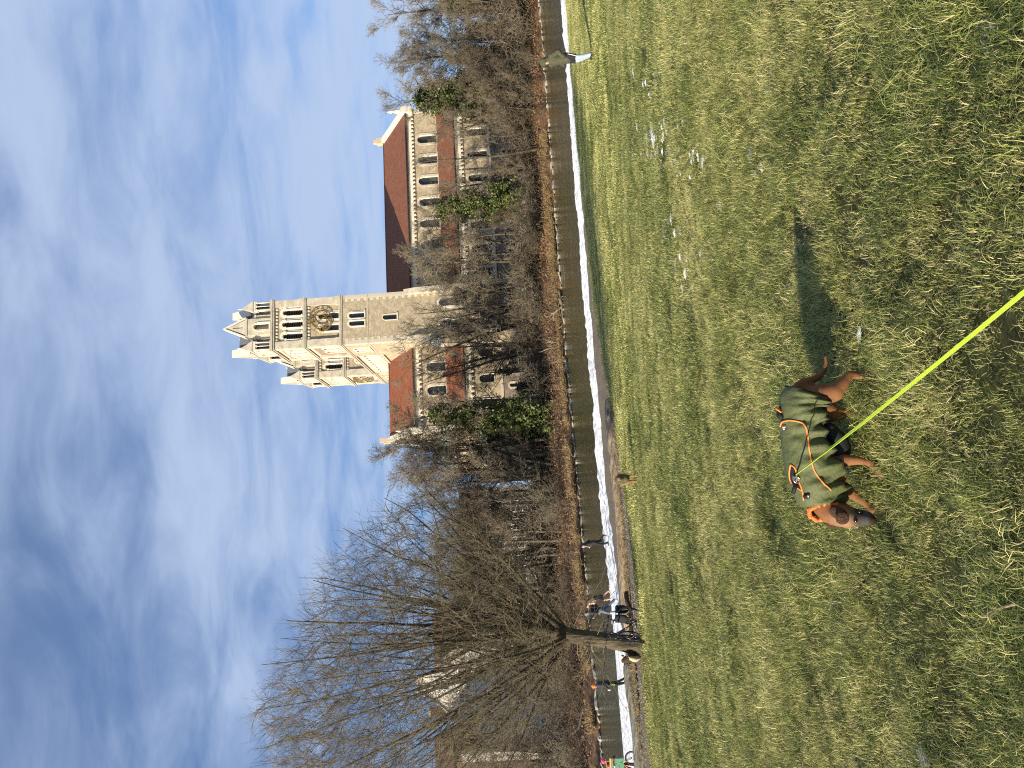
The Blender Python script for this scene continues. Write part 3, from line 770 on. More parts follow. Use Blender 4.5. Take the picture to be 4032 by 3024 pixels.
    for k in range(4):
        g = MB()
        R = lambda s, n, z, k=k: (lambda x, y: ((TW / 2 + (x * math.cos(k * math.pi / 2) - y * math.sin(k * math.pi / 2))), (TW / 2 + (x * math.sin(k * math.pi / 2) + y * math.cos(k * math.pi / 2))), z))(s, -(TW / 2 - .35) - n)
        hw = 1.42
        # shoulders either side of the gabled bay
        for q in (-1, 1):
            g.prism([R(q * hw, -.25, zt), R(q * 2.05, -.25, zt), R(q * 2.05, -.25, 49.1), R(q * hw, -.25, 49.1)], np.array(R(0, -1.3, 0)) - np.array(R(0, 0, 0)), 0)
            g.prism([R(q * hw, -.15, 49.1), R(q * 2.15, -.15, 49.1), R(q * 2.15, -.15, 49.3), R(q * hw, -.15, 49.3)], np.array(R(0, -1.5, 0)) - np.array(R(0, 0, 0)), 1)
            g.prism([R(q * hw, -.3, 49.3), R(q * 1.95, -.3, 49.3), R(q * hw, -.3, 50.5)], np.array(R(0, -1.1, 0)) - np.array(R(0, 0, 0)), 0)
        g.panel(R, -hw, hw, zt, 50.5, [(0, 1.0, 46.75, 48.9)], .7, 0, 1)
        g.surround(R, 0, 1.0, 46.75, 48.9, .2, .08, -.02, 1)
        for q in (-1, 1):
            g.quad(R(q * hw, 0, zt), R(q * hw, -1.0, zt), R(q * hw, -1.0, 50.5), R(q * hw, 0, 50.5), 0)
            g.tube([R(q * .75, .05, 46.8), R(q * .75, .05, 48.7)], .09, 6, 1)
        g.quad(R(-hw, -1.0, zt), R(hw, -1.0, zt), R(hw, -1.0, 50.5), R(-hw, -1.0, 50.5), 0)
        g.poly([R(-hw, 0, 50.5), R(hw, 0, 50.5), R(0, 0, 54.0)], 0)
        g.poly([R(-hw, -1.0, 50.5), R(0, -1.0, 54.0), R(hw, -1.0, 50.5)], 0)
        g.prism([R(-hw - .12, .1, 50.42), R(hw + .12, .1, 50.42), R(hw + .12, .1, 50.7), R(-hw - .12, .1, 50.7)], np.array(R(0, -1.25, 0)) - np.array(R(0, 0, 0)), 2)
        for q in (-1, 1):
            P = [R(q * (hw + .1), .12, 50.7), R(0, .12, 54.15), R(0, .12, 54.6), R(q * (hw + .38), .12, 50.7)]
            g.prism(P if q > 0 else P[::-1], np.array(R(0, -1.25, 0)) - np.array(R(0, 0, 0)), 1)
        g.prism([R(-.06, .01, 51.2), R(.06, .01, 51.2), R(.06, .01, 52.9), R(-.06, .01, 52.9)], np.array(R(0, -.03, 0)) - np.array(R(0, 0, 0)), 3)  # thin dark bar on the face, standing in for a shaded slit
        g.build('gable', [M['ashlar'], M['trim'], M['cornice'], M['louvre']], tw)
    r = MB()
    c0 = TW / 2
    for k in range(2):
        for q in (-1, 1):
            a, b = (.9, TW - .9)
            A = [(c0 + q * 1.35, a, 50.5), (c0 + q * 1.35, b, 50.5), (c0, b, 53.3), (c0, a, 53.3)]
            if k: A = [(p[1], p[0], p[2]) for p in A]
            r.poly(A, 0)
    e0, e1 = 1.55, TW - 1.55
    for A in ([(e0, e0), (e1, e0)], [(e1, e0), (e1, e1)], [(e1, e1), (e0, e1)], [(e0, e1), (e0, e0)]):
        r.poly([(*A[0], 49.2), (*A[1], 49.2), (c0, c0, 53.2)], 0)
        r.poly([(*A[0], 46.3), (*A[1], 46.3), (*A[1], 49.2), (*A[0], 49.2)], 1)
    r.build('spire_roof', [M['slate'], M['cornice']], tw)
    p = MB()
    p.box(-.82, .82, -.82, .82, 0, .22, 0)
    for a in (-1, 0, 1):
        for b in (-1, 0, 1):
            if (a or b) and not (a and b == 0 and False):
                if abs(a) + abs(b) == 2 or True:
                    p.tube([(a * .62, b * .62, .22), (a * .62, b * .62, 2.5)], .115 if abs(a) + abs(b) == 2 else .08, 8, 1)
                    p.box(a * .62 - .16, a * .62 + .16, b * .62 - .16, b * .62 + .16, 2.36, 2.62, 1)
    p.box(-.30, .30, -.30, .30, .22, 2.6, 3)
    p.box(-.82, .82, -.82, .82, 2.62, 3.0, 1)
    p.box(-.92, .92, -.92, .92, 3.0, 3.2, 0)
    p.add([(-.86, -.86, 3.2), (.86, -.86, 3.2), (.86, .86, 3.2), (-.86, .86, 3.2), (0, 0, 5.4)], [(0, 1, 4), (1, 2, 4), (2, 3, 4), (3, 0, 4)], 2)
    p.lathe([(.03, 5.1), (.16, 5.3), (.09, 5.42), (.17, 5.55), (.05, 5.7), (.12, 5.8), (0, 5.95)], k=8, m=1)
    pm = p.mesh('pinnacle', [M['cornice'], M['trim'], M['cornice'], M['louvre']])
    for a in (.75, TW - .75):
        for b in (.75, TW - .75): link('pinnacle', pm, tw, (a, b, zt))
    return tw
tower = bell_tower()
tower2 = copy_tree(tower, church)
tower2.location = (0, 22.6, -.45)

def clock(fn, parent, loc):
    cxs, czs, Rr = 0., 0., 2.0
    c = MB()
    pt = lambda r, a, n: fn(r * math.sin(a), n, r * math.cos(a))
    nseg = 60
    for r, t, n in ((2.0, .055, .12), (1.93, .035, .2), (1.16, .05, .16), (1.08, .03, .16)):
        c.loop([pt(r, 2 * math.pi * i / nseg, n) for i in range(nseg)], t, 6, 0 if r < 1.95 else 1)
    for i in range(60):
        a = 2 * math.pi * i / 60
        c.tube([pt(1.98, a, .12), pt(2.12, a, .12)], .035, 4, 1)
    for i in range(12):
        a = 2 * math.pi * (i + .5) / 12
        c.tube([pt(1.12, a, .12), pt(1.96, a, .12)], .025, 4, 1)
        c.tube([pt(.3, a - math.pi / 12, .1), pt(1.12, a - math.pi / 12, .1)], .018, 4, 1)
    ck = c.build('clock_ring', [M['gold'], M['bronze']], parent, loc)
    num = ['XII', 'I', 'II', 'III', 'IV', 'V', 'VI', 'VII', 'VIII', 'IX', 'X', 'XI']
    wid = {'I': .13, 'V': .26, 'X': .26}
    for i, tx in enumerate(num):
        a = 2 * math.pi * i / 12
        m = MB(); W = sum(wid[k] for k in tx); x = -W / 2
        er = np.array([math.sin(a), math.cos(a)]); et = np.array([math.cos(a), -math.sin(a)])
        P = lambda x, y, n: (lambda q: fn(q[0], n, q[1]))(er * (1.55 + y) + et * x)
        def stroke(xa, ya, xb, yb, wd=.055):
            d = np.array([xb - xa, yb - ya]); d /= np.linalg.norm(d); q = np.array([-d[1], d[0]]) * wd / 2
            m.prism([P(xa + q[0], ya + q[1], .17), P(xb + q[0], yb + q[1], .17), P(xb - q[0], yb - q[1], .17), P(xa - q[0], ya - q[1], .17)], np.array(fn(0, .05, 0)) - np.array(fn(0, 0, 0)), 0)
        for k in tx:
            w2 = wid[k]; mid = x + w2 / 2
            if k == 'I': stroke(mid, -.3, mid, .3, .07)
            if k == 'V': stroke(mid - .09, .3, mid, -.3, .07); stroke(mid + .09, .3, mid, -.3, .04)
            if k == 'X': stroke(mid - .09, .3, mid + .09, -.3, .07); stroke(mid + .09, .3, mid - .09, -.3, .04)
            x += w2
        link('numeral', m.mesh('numeral', M['gold']), parent, loc)
    for a, r, wd in ((rad(8), 1.75, .07), (rad(150), 1.05, .12)):
        h = MB(); d = np.array([math.sin(a), math.cos(a)]); q = np.array([d[1], -d[0]])
        P = lambda v, n: fn(v[0], n, v[1])
        h.prism([P(-d * .35 + q * wd * .5, .26), P(d * r * .8 + q * wd, .26), P(d * r, .26), P(d * r * .8 - q * wd, .26), P(-d * .35 - q * wd * .5, .26)], np.array(fn(0, .04, 0)) - np.array(fn(0, 0, 0)), 0)
        link('clock_hand', h.mesh('clock_hand', M['gold']), parent, loc)
clock(faces['front'], tower, (4.35, .02, 38.0))
clock(faces['left'], tower2, (.02, 4.2, 38.0))

# wall linking the two towers, with its arcade gallery
fl = lambda s, n, z: (.25 - n, TW + s, z)
lk = MB()
arc = [(1.15 + i * 1.49, .95, 30.0, 32.6) for i in range(9)]
lk.panel(fl, 0, 14.25, GZ, 29.6, (), .3, 0)
lk.panel(fl, 0, 14.25, 29.6, 34.25, arc, .7, 1, 2)
lk.box(8.1, 8.2, TW, 22.6, GZ, 34.25, 0)
lk.box(.25, 8.2, TW + .02, 22.58, 34.05, 34.2, 0)
link_wall = lk.build('link_wall', STM, church)
for sc, wd, zb, zs in arc:
    a = MB(); a.surround(fl, sc, wd, zb, zs, .2, .08, -.02, 0, sill=False)
    a.tube([fl(sc - .74, .12, zb), fl(sc - .74, .12, zs - .1)], .13, 8, 0)
    link('arcade_arch', a.mesh('arcade_arch', M['trim']), link_wall)
    g = MB(); g.arch_plate(fl, sc, wd, zb, zs, -.68, 0); link('glass', g.mesh('glass', M['louvre']), link_wall)  # no pane here: dark sheet painting the shade inside the open arches
c = MB(); c.box(0, .6, TW, 22.6, 34.25, 34.75, 0); c.box(-.15, .4, TW, 22.6, 34.5, 34.76, 0); c.box(-.05, .5, TW, 22.6, 29.4, 29.6, 0)
link('cornice', c.mesh('cornice', M['cornice']), link_wall)

# nave and choir
def win_set(fn, ops, parent, band, name='window', bars=4, depth=.42):
    for sc, wd, zb, zs in ops:
        s = MB(); s.surround(fn, sc, wd, zb, zs, band, .08, -.02, 0)
        wo = s.build(name, M['ashlar'], parent)
        g = MB(); g.arch_plate(fn, sc, wd, zb, zs, -depth + .02, 0)
        H = zs + wd / 2 - zb
        for i in range(1, bars):
            z = zb + i * H / bars
            hw = wd / 2 if z < zs else math.sqrt(max(.01, (wd / 2) ** 2 - (z - zs) ** 2))
            a, b = fn(sc - hw, -depth + .05, z), fn(sc + hw, -depth + .05, z)
            g.box(min(a[0], b[0]), max(a[0], b[0]) + .001, min(a[1], b[1]) - .02, max(a[1], b[1]) + .02, z, z + .07, 1)
        for q in (-.25, 0, .25):
            a = fn(sc + q * wd, -depth + .05, 0)
            g.box(a[0] - .03, a[0] + .03, a[1] - .02, a[1] + .02, zb, zs + wd * .3, 1)
        link('glass', g.mesh('glass', [M['glass'], M['louvre']]), wo)
YC, YA = 5.8, 0.25
YR = 15.4
def frieze(parent, x0, x1, y, z, step):
    n = int((x1 - x0) / step)
    for i in range(n): link('corbel', CORB, parent, (x0 + (i + .5) * (x1 - x0) / n, y, z)).scale = (1.12, 1.1, 1.15)
def body(x0, x1, cl_ops, ai_ops, base_ops, low):
    fc = lambda s, n, z: (s, YC - n, z)
    fa = lambda s, n, z: (s, YA - n, z)
    fb = lambda s, n, z: (s, YA - .9 - n, z)
    mb = MB()
    mb.panel(fc, x0, x1, 17.6, 23.5, cl_ops, .42, 0, 2)
    mb.panel(fa, x0, x1, 8.6, 14.2, ai_ops, .5, 0, 2)
    mb.panel(fb, x0, x1, GZ, 8.2, base_ops, .4, 5, 2)
    mb.box(x0, x1, 30.8 - YC, 30.8 - YC + .1, GZ, 23.5, 0)
    mb.box(x0, x1, YC, 30.8 - YC, GZ, GZ + .1, 0)
    for xe in (x0, x1):
        mb.poly([(xe, YA, GZ), (xe, YC, GZ), (xe, YC, 17.9), (xe, YA, 14.2)], 0)
        mb.poly([(xe, YC, GZ), (xe, 30.8 - YC, GZ), (xe, 30.8 - YC, 23.5), (xe, YR, 29.6), (xe, YC, 23.5)], 0)
    wall = mb.build('nave_wall' if x1 > 9 else 'choir_wall', STM, church)
    led = MB()
    led.prism([(x0, YA - 1.05, 8.2), (x0, YA, 8.2), (x0, YA, 8.75), (x0, YA - 1.05, 8.35)], (x1 - x0, 0, 0), 0)
    led.box(x0, x1, YA - .97, YA - .9, 3.6, 3.85, 0)
    link('ledge', led.mesh('ledge', M['cornice']), wall)
    co = MB()
    for yy, z in ((YC, 23.3), (YA, 13.9)):
        co.box(x0 - .1, x1 + .1, yy - .28, yy + .02, z, z + .22, 0); co.box(x0 - .1, x1 + .1, yy - .42, yy + .02, z + .22, z + .5, 0)
        co.box(x0 - .1, x1 + .1, yy - .16, yy + .02, z - .55, z, 1)
    co.box(x0, x1, YC - .1, YC + .02, 17.7, 18.0, 1)
    link('cornice', co.mesh('cornice', [M['cornice'], M['trim']]), wall)
    frieze(wall, x0, x1, YC - .1, 22.25, .78); frieze(wall, x0, x1, YA - .1, 12.85, .78)
    win_set(fc, cl_ops, wall, .4, 'clerestory_window'); win_set(fa, ai_ops, wall, .38, 'aisle_window', 6); win_set(fb, base_ops, wall, .3, 'basement_window', 3)
    return wall
nave_w = [(39.0 - i * 4.08, 1.6, 18.25, 20.95) for i in range(8)]
nave_w = [o for o in nave_w if o[0] > 9.5]
aisle_w = [(36.4 - i * 4.27, 1.5, 8.95, 11.55) for i in range(7)]
aisle_w = [o for o in aisle_w if o[0] > 9.6]
base_w = []
for c0_ in (18.0, 13.5, 22.6, 27.0, 31.3, 35.6): base_w += [(c0_ - .52, .62, 4.75, 6.0), (c0_ + .52, .62, 4.75, 6.0)]
nave = body(TW + .02, 44.3, nave_w, aisle_w, base_w, True)
choir_w = [(-3.4, 1.6, 18.25, 20.7), (-7.5, 1.6, 18.25, 20.7), (-11.4, 1.6, 18.25, 20.7)]
choir_a = [(-2.9, 1.4, 9.7, 11.4), (-7.2, 1.4, 9.7, 11.4), (-11.2, 1.4, 9.7, 11.4)]
choir = body(-13.6, .2, choir_w, choir_a, [(-1.75, .65, 5.7, 6.9), (-5.2, .65, 5.7, 6.9), (-8.8, .65, 5.7, 6.9)], True)

def roofs(x0, x1, parent_name, mt):
    for (ya, za, yb, zb, nm) in ((YC - .5, 23.62, YR, 29.7, 'main_roof'), (30.8 - YC + .5, 23.62, YR, 29.7, 'main_roof'), (YA - .45, 14.35, YC - .02, 17.95, 'aisle_roof')):
        r = MB()
        r.prism([(x0, ya, za), (x0, yb, zb), (x0, yb, zb + .22), (x0, ya, za + .22)], (x1 - x0, 0, 0), 0)
        r.build(nm, mt, church)
    rd = MB(); rd.tube([(x0, YR, 29.88), (x1, YR, 29.88)], .16, 6, 0); rd.build('ridge_tiles', mt, church)
    g = MB()
    for yy, z in ((YC - .62, 23.72), (YA - .57, 14.45)):
        g.tube([(x0, yy, z), (x1, yy, z)], .12, 6, 0)
    for xx in np.arange(x0 + 3, x1, 9.): g.tube([(xx, YA - .3, 14.2), (xx, YA - .12, 13.2), (xx, YA - .12, 8.6)], .06, 6, 0)
    g.build('gutter', M['gutter'], church)
roofs(TW + .02, 44.2, 'nave', M['roof_old'])
roofs(-13.5, .22, 'choir', M['roof'])
def gable_coping(xe, sgn):
    g = MB()
    for q in (-1, 1):
        y0 = YR + q * (YR - YC + .8)
        pts = [(xe, y0, 23.5), (xe, YR, 29.8), (xe, YR, 30.55), (xe, y0, 24.25)]
        g.prism(pts, (sgn * .9, 0, 0), 0)
    g.box(xe - .1, xe + sgn * 1.0, YC - 1.0, YC + .1, 22.4, 24.6, 0)
    g.box(xe - .15, xe + sgn * 1.05, YR - .55, YR + .55, 29.9, 31.2, 1)
    g.box(xe + sgn * .1, xe + sgn * .8, YR - .35, YR + .35, 31.2, 31.9, 1)
    g.lathe([(.5, 24.6), (.28, 24.9), (.45, 25.4), (.2, 25.9), (.35, 26.3), (.1, 26.9), (0, 27.1)], (xe + sgn * .45, YC - .45, 0), 8, 0)
    g.prism([(xe, YA - .5, 13.6), (xe, YC, 17.7), (xe, YC, 18.4), (xe, YA - .5, 14.6)], (sgn * .6, 0, 0), 0)
    g.box(xe, xe + sgn * .75, YC - .15, YC + .6, 17.6, 23.4, 0)
    g.box(xe, xe + sgn * .7, YA - .15, YA + .6, 8.6, 14, 0)
    g.build('gable_coping', [M['trim'], M['pale_wood']], church)
gable_coping(44.25, 1); gable_coping(-13.6, -1)
# ochre side chapel with a green copper roof at the far right end
ca = MB(); fx = lambda s, n, z: (s, -2.4 - n, z)
ca.panel(fx, 40.2, 46.0, GZ, 12.0, [(41.9, .9, 9.5, 10.7), (44.4, .9, 9.5, 10.7)], .4, 0, 0)
ca.box(40.2, 46.0, -1.98, .2, GZ, 11.95, 0); ca.box(40.0, 46.2, -2.7, .3, 8.7, 9.2, 1)
ca.poly([(40.0, -2.8, 11.9), (46.2, -2.8, 11.9), (44.2, .3, 14.2), (42.0, .3, 14.2)], 2)
ca.poly([(40.0, -2.8, 11.9), (42.0, .3, 14.2), (40.0, .3, 11.9)], 2)
chap = ca.build('chapel', [M['trim'], M['cornice'], M['copper']], church)
win_set(fx, [(41.9, .9, 9.5, 10.7), (44.4, .9, 9.5, 10.7)], chap, .35, 'chapel_window')
# apse with green half dome
ap = MB(); k = 20
def apse_pt(r, a, z): return (-14.2 - r * math.sin(a), YR - r * math.cos(a), z)
for i in range(k):
    a0, a1 = math.pi * i / k, math.pi * (i + 1) / k
    ap.quad(apse_pt(6.1, a0, GZ), apse_pt(6.1, a1, GZ), apse_pt(6.1, a1, 18.0), apse_pt(6.1, a0, 18.0), 0)
    ap.quad(apse_pt(6.5, a0, 17.6), apse_pt(6.5, a1, 17.6), apse_pt(6.5, a1, 18.3), apse_pt(6.5, a0, 18.3), 1)
    ap.quad(apse_pt(8.6, a0, GZ), apse_pt(8.6, a1, GZ), apse_pt(8.6, a1, 11.6), apse_pt(8.6, a0, 11.6), 0)
    ap.quad(apse_pt(8.9, a0, 11.5), apse_pt(8.9, a1, 11.5), apse_pt(6.1, a1, 13.4), apse_pt(6.1, a0, 13.4), 2)
    for j in range(6):
        t0, t1 = j / 6, (j + 1) / 6
        f = lambda t: (6.6 * (1 - t), 18.3 + 3.9 * math.sin(t * math.pi / 2))
        (r0, z0), (r1, z1) = f(t0), f(t1)
        ap.quad(apse_pt(r0, a0, z0), apse_pt(r0, a1, z0), apse_pt(r1, a1, z1), apse_pt(r1, a0, z1), 2)
apse = ap.build('apse', [M['rubble'], M['cornice'], M['copper']], church)
# stair turret with a blue grey cone, and gabled porch at the foot of the near tower
tu = MB(); tu.lathe([(1.15, GZ), (1.15, 17.4), (1.32, 17.4), (1.32, 17.8), (1.25, 17.8), (.6, 19.4), (.0, 21.2)], (-.5, -.6, 0), 14, 0)
v0 = 0
tuo = MB(); tuo.lathe([(1.15, GZ), (1.15, 17.4)], (-.5, -.6, 0), 14, 0); tuo.lathe([(1.15, 17.4), (1.36, 17.42), (1.36, 17.8)], (-.5, -.6, 0), 14, 1); tuo.lathe([(1.36, 17.8), (.6, 19.5), (0, 21.4)], (-.5, -.6, 0), 14, 2)
tuo.build('stair_turret', [M['rubble'], M['trim'], M['zinc']], church)
po = MB(); fp = lambda s, n, z: (s, -2.6 - n, z)
po.panel(fp, 1.2, 7.2, GZ, 8.6, [(4.2, 2.4, GZ, 5.6)], 1.0, 0, 1)
po.arch_plate(fp, 4.2, 2.4, GZ, 5.6, -.95, 3)
po.box(1.2, 7.2, -1.62, .1, GZ, 8.6, 0)
po.poly([fp(1.2, 0, 8.6), fp(7.2, 0, 8.6), fp(4.2, 0, 12.4)], 0)
for q in (-1, 1):
    P = [(4.2, -2.9, 12.6), (4.2 + q * 3.4, -2.9, 8.4), (4.2 + q * 3.4, .1, 8.4), (4.2, .1, 12.6)]
    po.prism(P, (0, 0, .25), 2)
pch = po.build('porch', [M['rubble_pink'], M['trim'], M['slate'], M['glass']], church)
a = MB(); a.surround(fp, 4.2, 2.4, GZ, 5.6, .6, .12, -.02, 0, sill=False); link('portal_arch', a.mesh('portal_arch', M['trim']), pch)
# buttresses flanking the tower foot
for bx in (-.3, TW - .5):
    b = MB(); b.prism([(bx, 0.02, GZ), (bx, -1.9, GZ), (bx, -1.9, 9), (bx, -1.0, 14), (bx, -.6, 22), (bx, .02, 24)], (.9, 0, 0), 0)
    b.build('buttress', M['ashlar'], church)
# blind recesses with round arches low on the tower front
for o in ((2.2, 1.3, 14.0, 17.5), (6.0, 1.3, 14.0, 17.5)):
    s = MB(); s.surround(faces['front'], *o, .35, .12, -.02, 0)
    s.arch_plate(faces['front'], o[0], o[1], o[2], o[3], .01, 1)
    s.build('tower_window', [M['trim'], M['glass']], church)

# ------------------------------------------------------------------ houses at the left
def rect_window(fnw, parent, x, z, w_, h_, frame=M['white_paint']):
    f = MB(); t_ = .12
    for (a, b, c, d) in ((x - w_ / 2 - t_, x + w_ / 2 + t_, z + h_, z + h_ + t_), (x - w_ / 2 - t_, x + w_ / 2 + t_, z - t_, z), (x - w_ / 2 - t_, x - w_ / 2, z, z + h_), (x + w_ / 2, x + w_ / 2 + t_, z, z + h_), (x - .04, x + .04, z, z + h_), (x - w_ / 2, x + w_ / 2, z + h_ * .62, z + h_ * .62 + .07)):
        P = [fnw(a, -.02, c), fnw(b, -.02, c), fnw(b, -.02, d), fnw(a, -.02, d)]
        f.prism(P, np.array(fnw(0, .1, 0)) - np.array(fnw(0, 0, 0)), 0)
    wo = f.build('window', frame, parent)
    g = MB(); g.quad(fnw(x - w_ / 2, .012, z), fnw(x + w_ / 2, .012, z), fnw(x + w_ / 2, .012, z + h_), fnw(x - w_ / 2, .012, z + h_), 0)
    link('pane', g.mesh('pane', M['glass']), wo)
wh = empty('white_house', (-43.3, 112, 0), rad(8), 'white plastered house with a tall gable and red brown roof behind the bare willow', 'house')
fw_ = lambda s, n, z: (s, -n, z)
b = MB()
b.poly([(-8.6, 0, 2), (8.6, 0, 2), (8.6, 0, 13.6), (6.2, 0, 15.2), (4.2, 0, 18.4), (2.2, 0, 20.6), (.9, 0, 22.9), (-.9, 0, 22.9), (-2.2, 0, 20.6), (-4.2, 0, 18.4), (-6.2, 0, 15.2), (-8.6, 0, 13.6)], 0)
b.box(-8.6, 8.6, .02, 16, 2, 13.6, 0)
b.box(-11.5, 14.5, 3.5, 18, 2, 13.2, 0)
b.build('wall', M['white_wall'], wh)
cp = MB()
edge = [(8.8, 13.5), (6.2, 15.2), (4.2, 18.4), (2.2, 20.6), (.9, 23.0), (-.9, 23.0), (-2.2, 20.6), (-4.2, 18.4), (-6.2, 15.2), (-8.8, 13.5)]
for (xa, za), (xb, zb_) in zip(edge[:-1], edge[1:]):
    cp.prism([(xa, -.18, za), (xb, -.18, zb_), (xb, -.18, zb_ + .3), (xa, -.18, za + .3)], (0, .6, 0), 0)
cp.build('gable_coping', M['trim'], wh)
r = MB()
r.poly([(-12, 3, 13.2), (15, 3, 13.2), (8, 10.7, 22.3), (-5, 10.7, 22.3)], 0); r.poly([(15, 3, 13.2), (15, 18.5, 13.2), (8, 10.7, 22.3)], 0)
r.poly([(-12, 3, 13.2), (-5, 10.7, 22.3), (-12, 18.5, 13.2)], 0); r.poly([(15, 18.5, 13.2), (-12, 18.5, 13.2), (-5, 10.7, 22.3), (8, 10.7, 22.3)], 0)
r.poly([(8.7, .1, 13.5), (8.7, 11, 13.5), (0, 11, 22.2), (0, .3, 22.2)], 0); r.poly([(-8.7, .1, 13.5), (-8.7, 11, 13.5), (0, 11, 22.2), (0, .3, 22.2)], 0)
rf = r.build('roof', M['roof_brown'], wh)
chm = MB(); chm.box(-6.3, -5.1, 7, 8.2, 17, 22.6, 0); chm.box(-6.4, -5.0, 6.9, 8.3, 22.6, 22.9, 1); link('chimney', chm.mesh('chimney', [M['roof_brown'], M['cornice']]), rf)
for zz, xx in ((3.4, (-6, -2, 2, 6)), (7.2, (-6, -2, 2, 6)), (11, (-5.4, -1.8, 1.8, 5.4)), (15.2, (-2, 2)), (18.6, (0,))):
    for x in xx: rect_window(fw_, wh, x, zz, 1.2, 1.9)
bh = empty('brown_house', (-56.2, 104, 0), rad(6), 'dark brown house with white corner pilaster at the far left', 'house')
b = MB(); b.box(-6, 5.2, 0, 12, 1.2, 17.5, 0); b.build('wall', M['brown_wall'], bh)
b = MB(); b.box(5.2, 6.3, -.25, .9, 1.2, 16.4, 0); b.build('pilaster', M['white_wall'], bh)
b = MB(); b.prism([(-6.5, -.6, 17.4), (-6.5, 12.6, 17.4), (-6.5, 6, 21)], (13.2, 0, 0), 0); b.build('roof', M['roof_brown'], bh)
for zz in (4, 8, 12):
    for x in (-4, -.5, 3): rect_window(fw_, bh, x, zz, 1.2, 2.0)
ah = empty('grey_house', (-24, 116, 0), rad(10), 'grey brown house with rows of white framed windows behind the bushes', 'house')
b = MB(); b.box(-9.5, 8.5, 0, 11, 2, 12.5, 0); b.build('wall', M['grey_wall'], ah)
b = MB(); b.prism([(-10, -.6, 12.4), (-10, 11.6, 12.4), (-10, 5.5, 16.6)], (19, 0, 0), 0); b.build('roof', M['roof_brown'], ah)
for zz in (3.2, 6.3, 9.4):
    for x in np.arange(-8, 8, 2.7): rect_window(fw_, ah, float(x), zz, 1.5, 1.7)

# ------------------------------------------------------------------ trees
def unit(v): return v / (np.linalg.norm(v) + 1e-9)
def perp(rng, d):
    a = rng.normal(size=3); a -= d * (a @ d); return unit(a)
def path(rng, p, d, L_, n, wander, up=0., bend=None):
    """curved branch of n points"""
    P = [np.array(p, float)]; d = unit(np.array(d, float)); st = L_ / (n - 1)
    for i in range(n - 1):
        d = unit(d + wander * rng.normal(size=3) + np.array([0, 0, up]))
        P.append(P[-1] + d * st)
    return np.array(P)
def at_path(P, t):
    f = t * (len(P) - 1); i = min(int(f), len(P) - 2); u = f - i
    return P[i] * (1 - u) + P[i + 1] * u, unit(P[i + 1] - P[i])
def bare_tree(seed, H, tr, nlimb=13, spread=.75, fork=.38, twl=1.1, dense=1.0, low=.25, stems=1, rmin=.0165):
    """returns (trunk branches, crown branches)"""
    rng = np.random.default_rng(seed)
    big, mid, tw = [], [], []
    for s in range(stems):
        lean = np.array([rng.normal() * .065 * stems, rng.normal() * .065 * stems, 1])
        Ht = H * rng.uniform(.86, 1) * (1 if s == 0 else rng.uniform(.7, .95))
        base = np.array([rng.normal() * .3 * (stems - 1), rng.normal() * .3 * (stems - 1), -.2])
        T = path(rng, base, lean, Ht * .93, 10, .055, .03)
        tt = np.linspace(0, 1, 10)
        big.append((T, tr * (1 - tt) ** .8 * (1.25 - .25 * np.minimum(tt * 6, 1)) + .03))
        for i in range(nlimb):
            t = low + (1 - low) * (i + rng.uniform(.1, .9)) / nlimb
            t = min(t, .985)
            p, d = at_path(T, t)
            az = i * 2.4 + rng.uniform(-.5, .5)
            out = np.array([math.cos(az), math.sin(az), 0])
            Ll = H * spread * (.52 - .34 * t) * rng.uniform(.75, 1.25)
            dr = unit(out * rng.uniform(.75, 1.1) + np.array([0, 0, rng.uniform(.5, 1.1)]))
            Lp = path(rng, p, dr, Ll, 7, .10, .07)
            r0 = max(.03, tr * .42 * (1 - t * .72) * (Ll / (H * spread * .35)) ** .5)
            big.append((Lp, r0 * np.linspace(1, .22, 7)))
            for j in range(int(rng.integers(6, 10) * dense)):
                u = rng.uniform(.2, 1)
                p2, d2 = at_path(Lp, u)
                dd = unit(d2 * .75 + perp(rng, d2) * rng.uniform(.5, .95) + np.array([0, 0, .22]))
                L2 = Ll * rng.uniform(.24, .48) * (1.15 - .45 * u)
                Q = path(rng, p2, dd, L2, 5, .13, .05)
                mid.append((Q, max(.024, r0 * .38) * np.linspace(1, .35, 5)))
                for k in range(int(rng.integers(6, 10) * dense)):
                    v = rng.uniform(.12, 1)
                    p3, d3 = at_path(Q, v)
                    d4 = unit(d3 * .8 + perp(rng, d3) * rng.uniform(.45, 1.0) + np.array([0, 0, .15]))
                    W = path(rng, p3, d4, twl * rng.uniform(.5, 1.3), 4, .16, .03)
                    tw.append((W, np.linspace(rmin * 1.15, rmin * .6, 4)))
                    for q in range(int(3.4 * dense)):
                        p5, d5 = at_path(W, rng.uniform(.2, .95))
                        d6 = unit(d5 * .8 + perp(rng, d5) * .7)
                        X_ = path(rng, p5, d6, twl * rng.uniform(.3, .62), 3, .15, .02)
                        tw.append((X_, np.linspace(rmin * .85, rmin * .5, 3)))
    return big, mid, tw
TREE = {}
def tree_meshes(key, barkm, twigm, **kw):
    big, mid, tw = bare_tree(**kw)
    TREE[key] = (tube_mesh('trunk', [(big, 6, 0)], barkm), tube_mesh('crown', [(mid, 4, 0), (tw, 3, 1)], [barkm, twigm]))
tree_meshes('a', M['bark_far'], M['twig_far'], seed=11, H=23, tr=.32, nlimb=15, spread=.72, low=.3)
tree_meshes('b', M['bark_far'], M['twig_far'], seed=12, H=21, tr=.26, nlimb=14, spread=.62, low=.34)
tree_meshes('c', M['bark_far'], M['twig_far'], seed=13, H=20, tr=.24, nlimb=12, spread=.8, low=.28, stems=2)
tree_meshes('fan', M['bark_far'], M['twig_far'], seed=14, H=23, tr=.24, nlimb=11, spread=.62, low=.2, stems=3, dense=.85, twl=1.0)
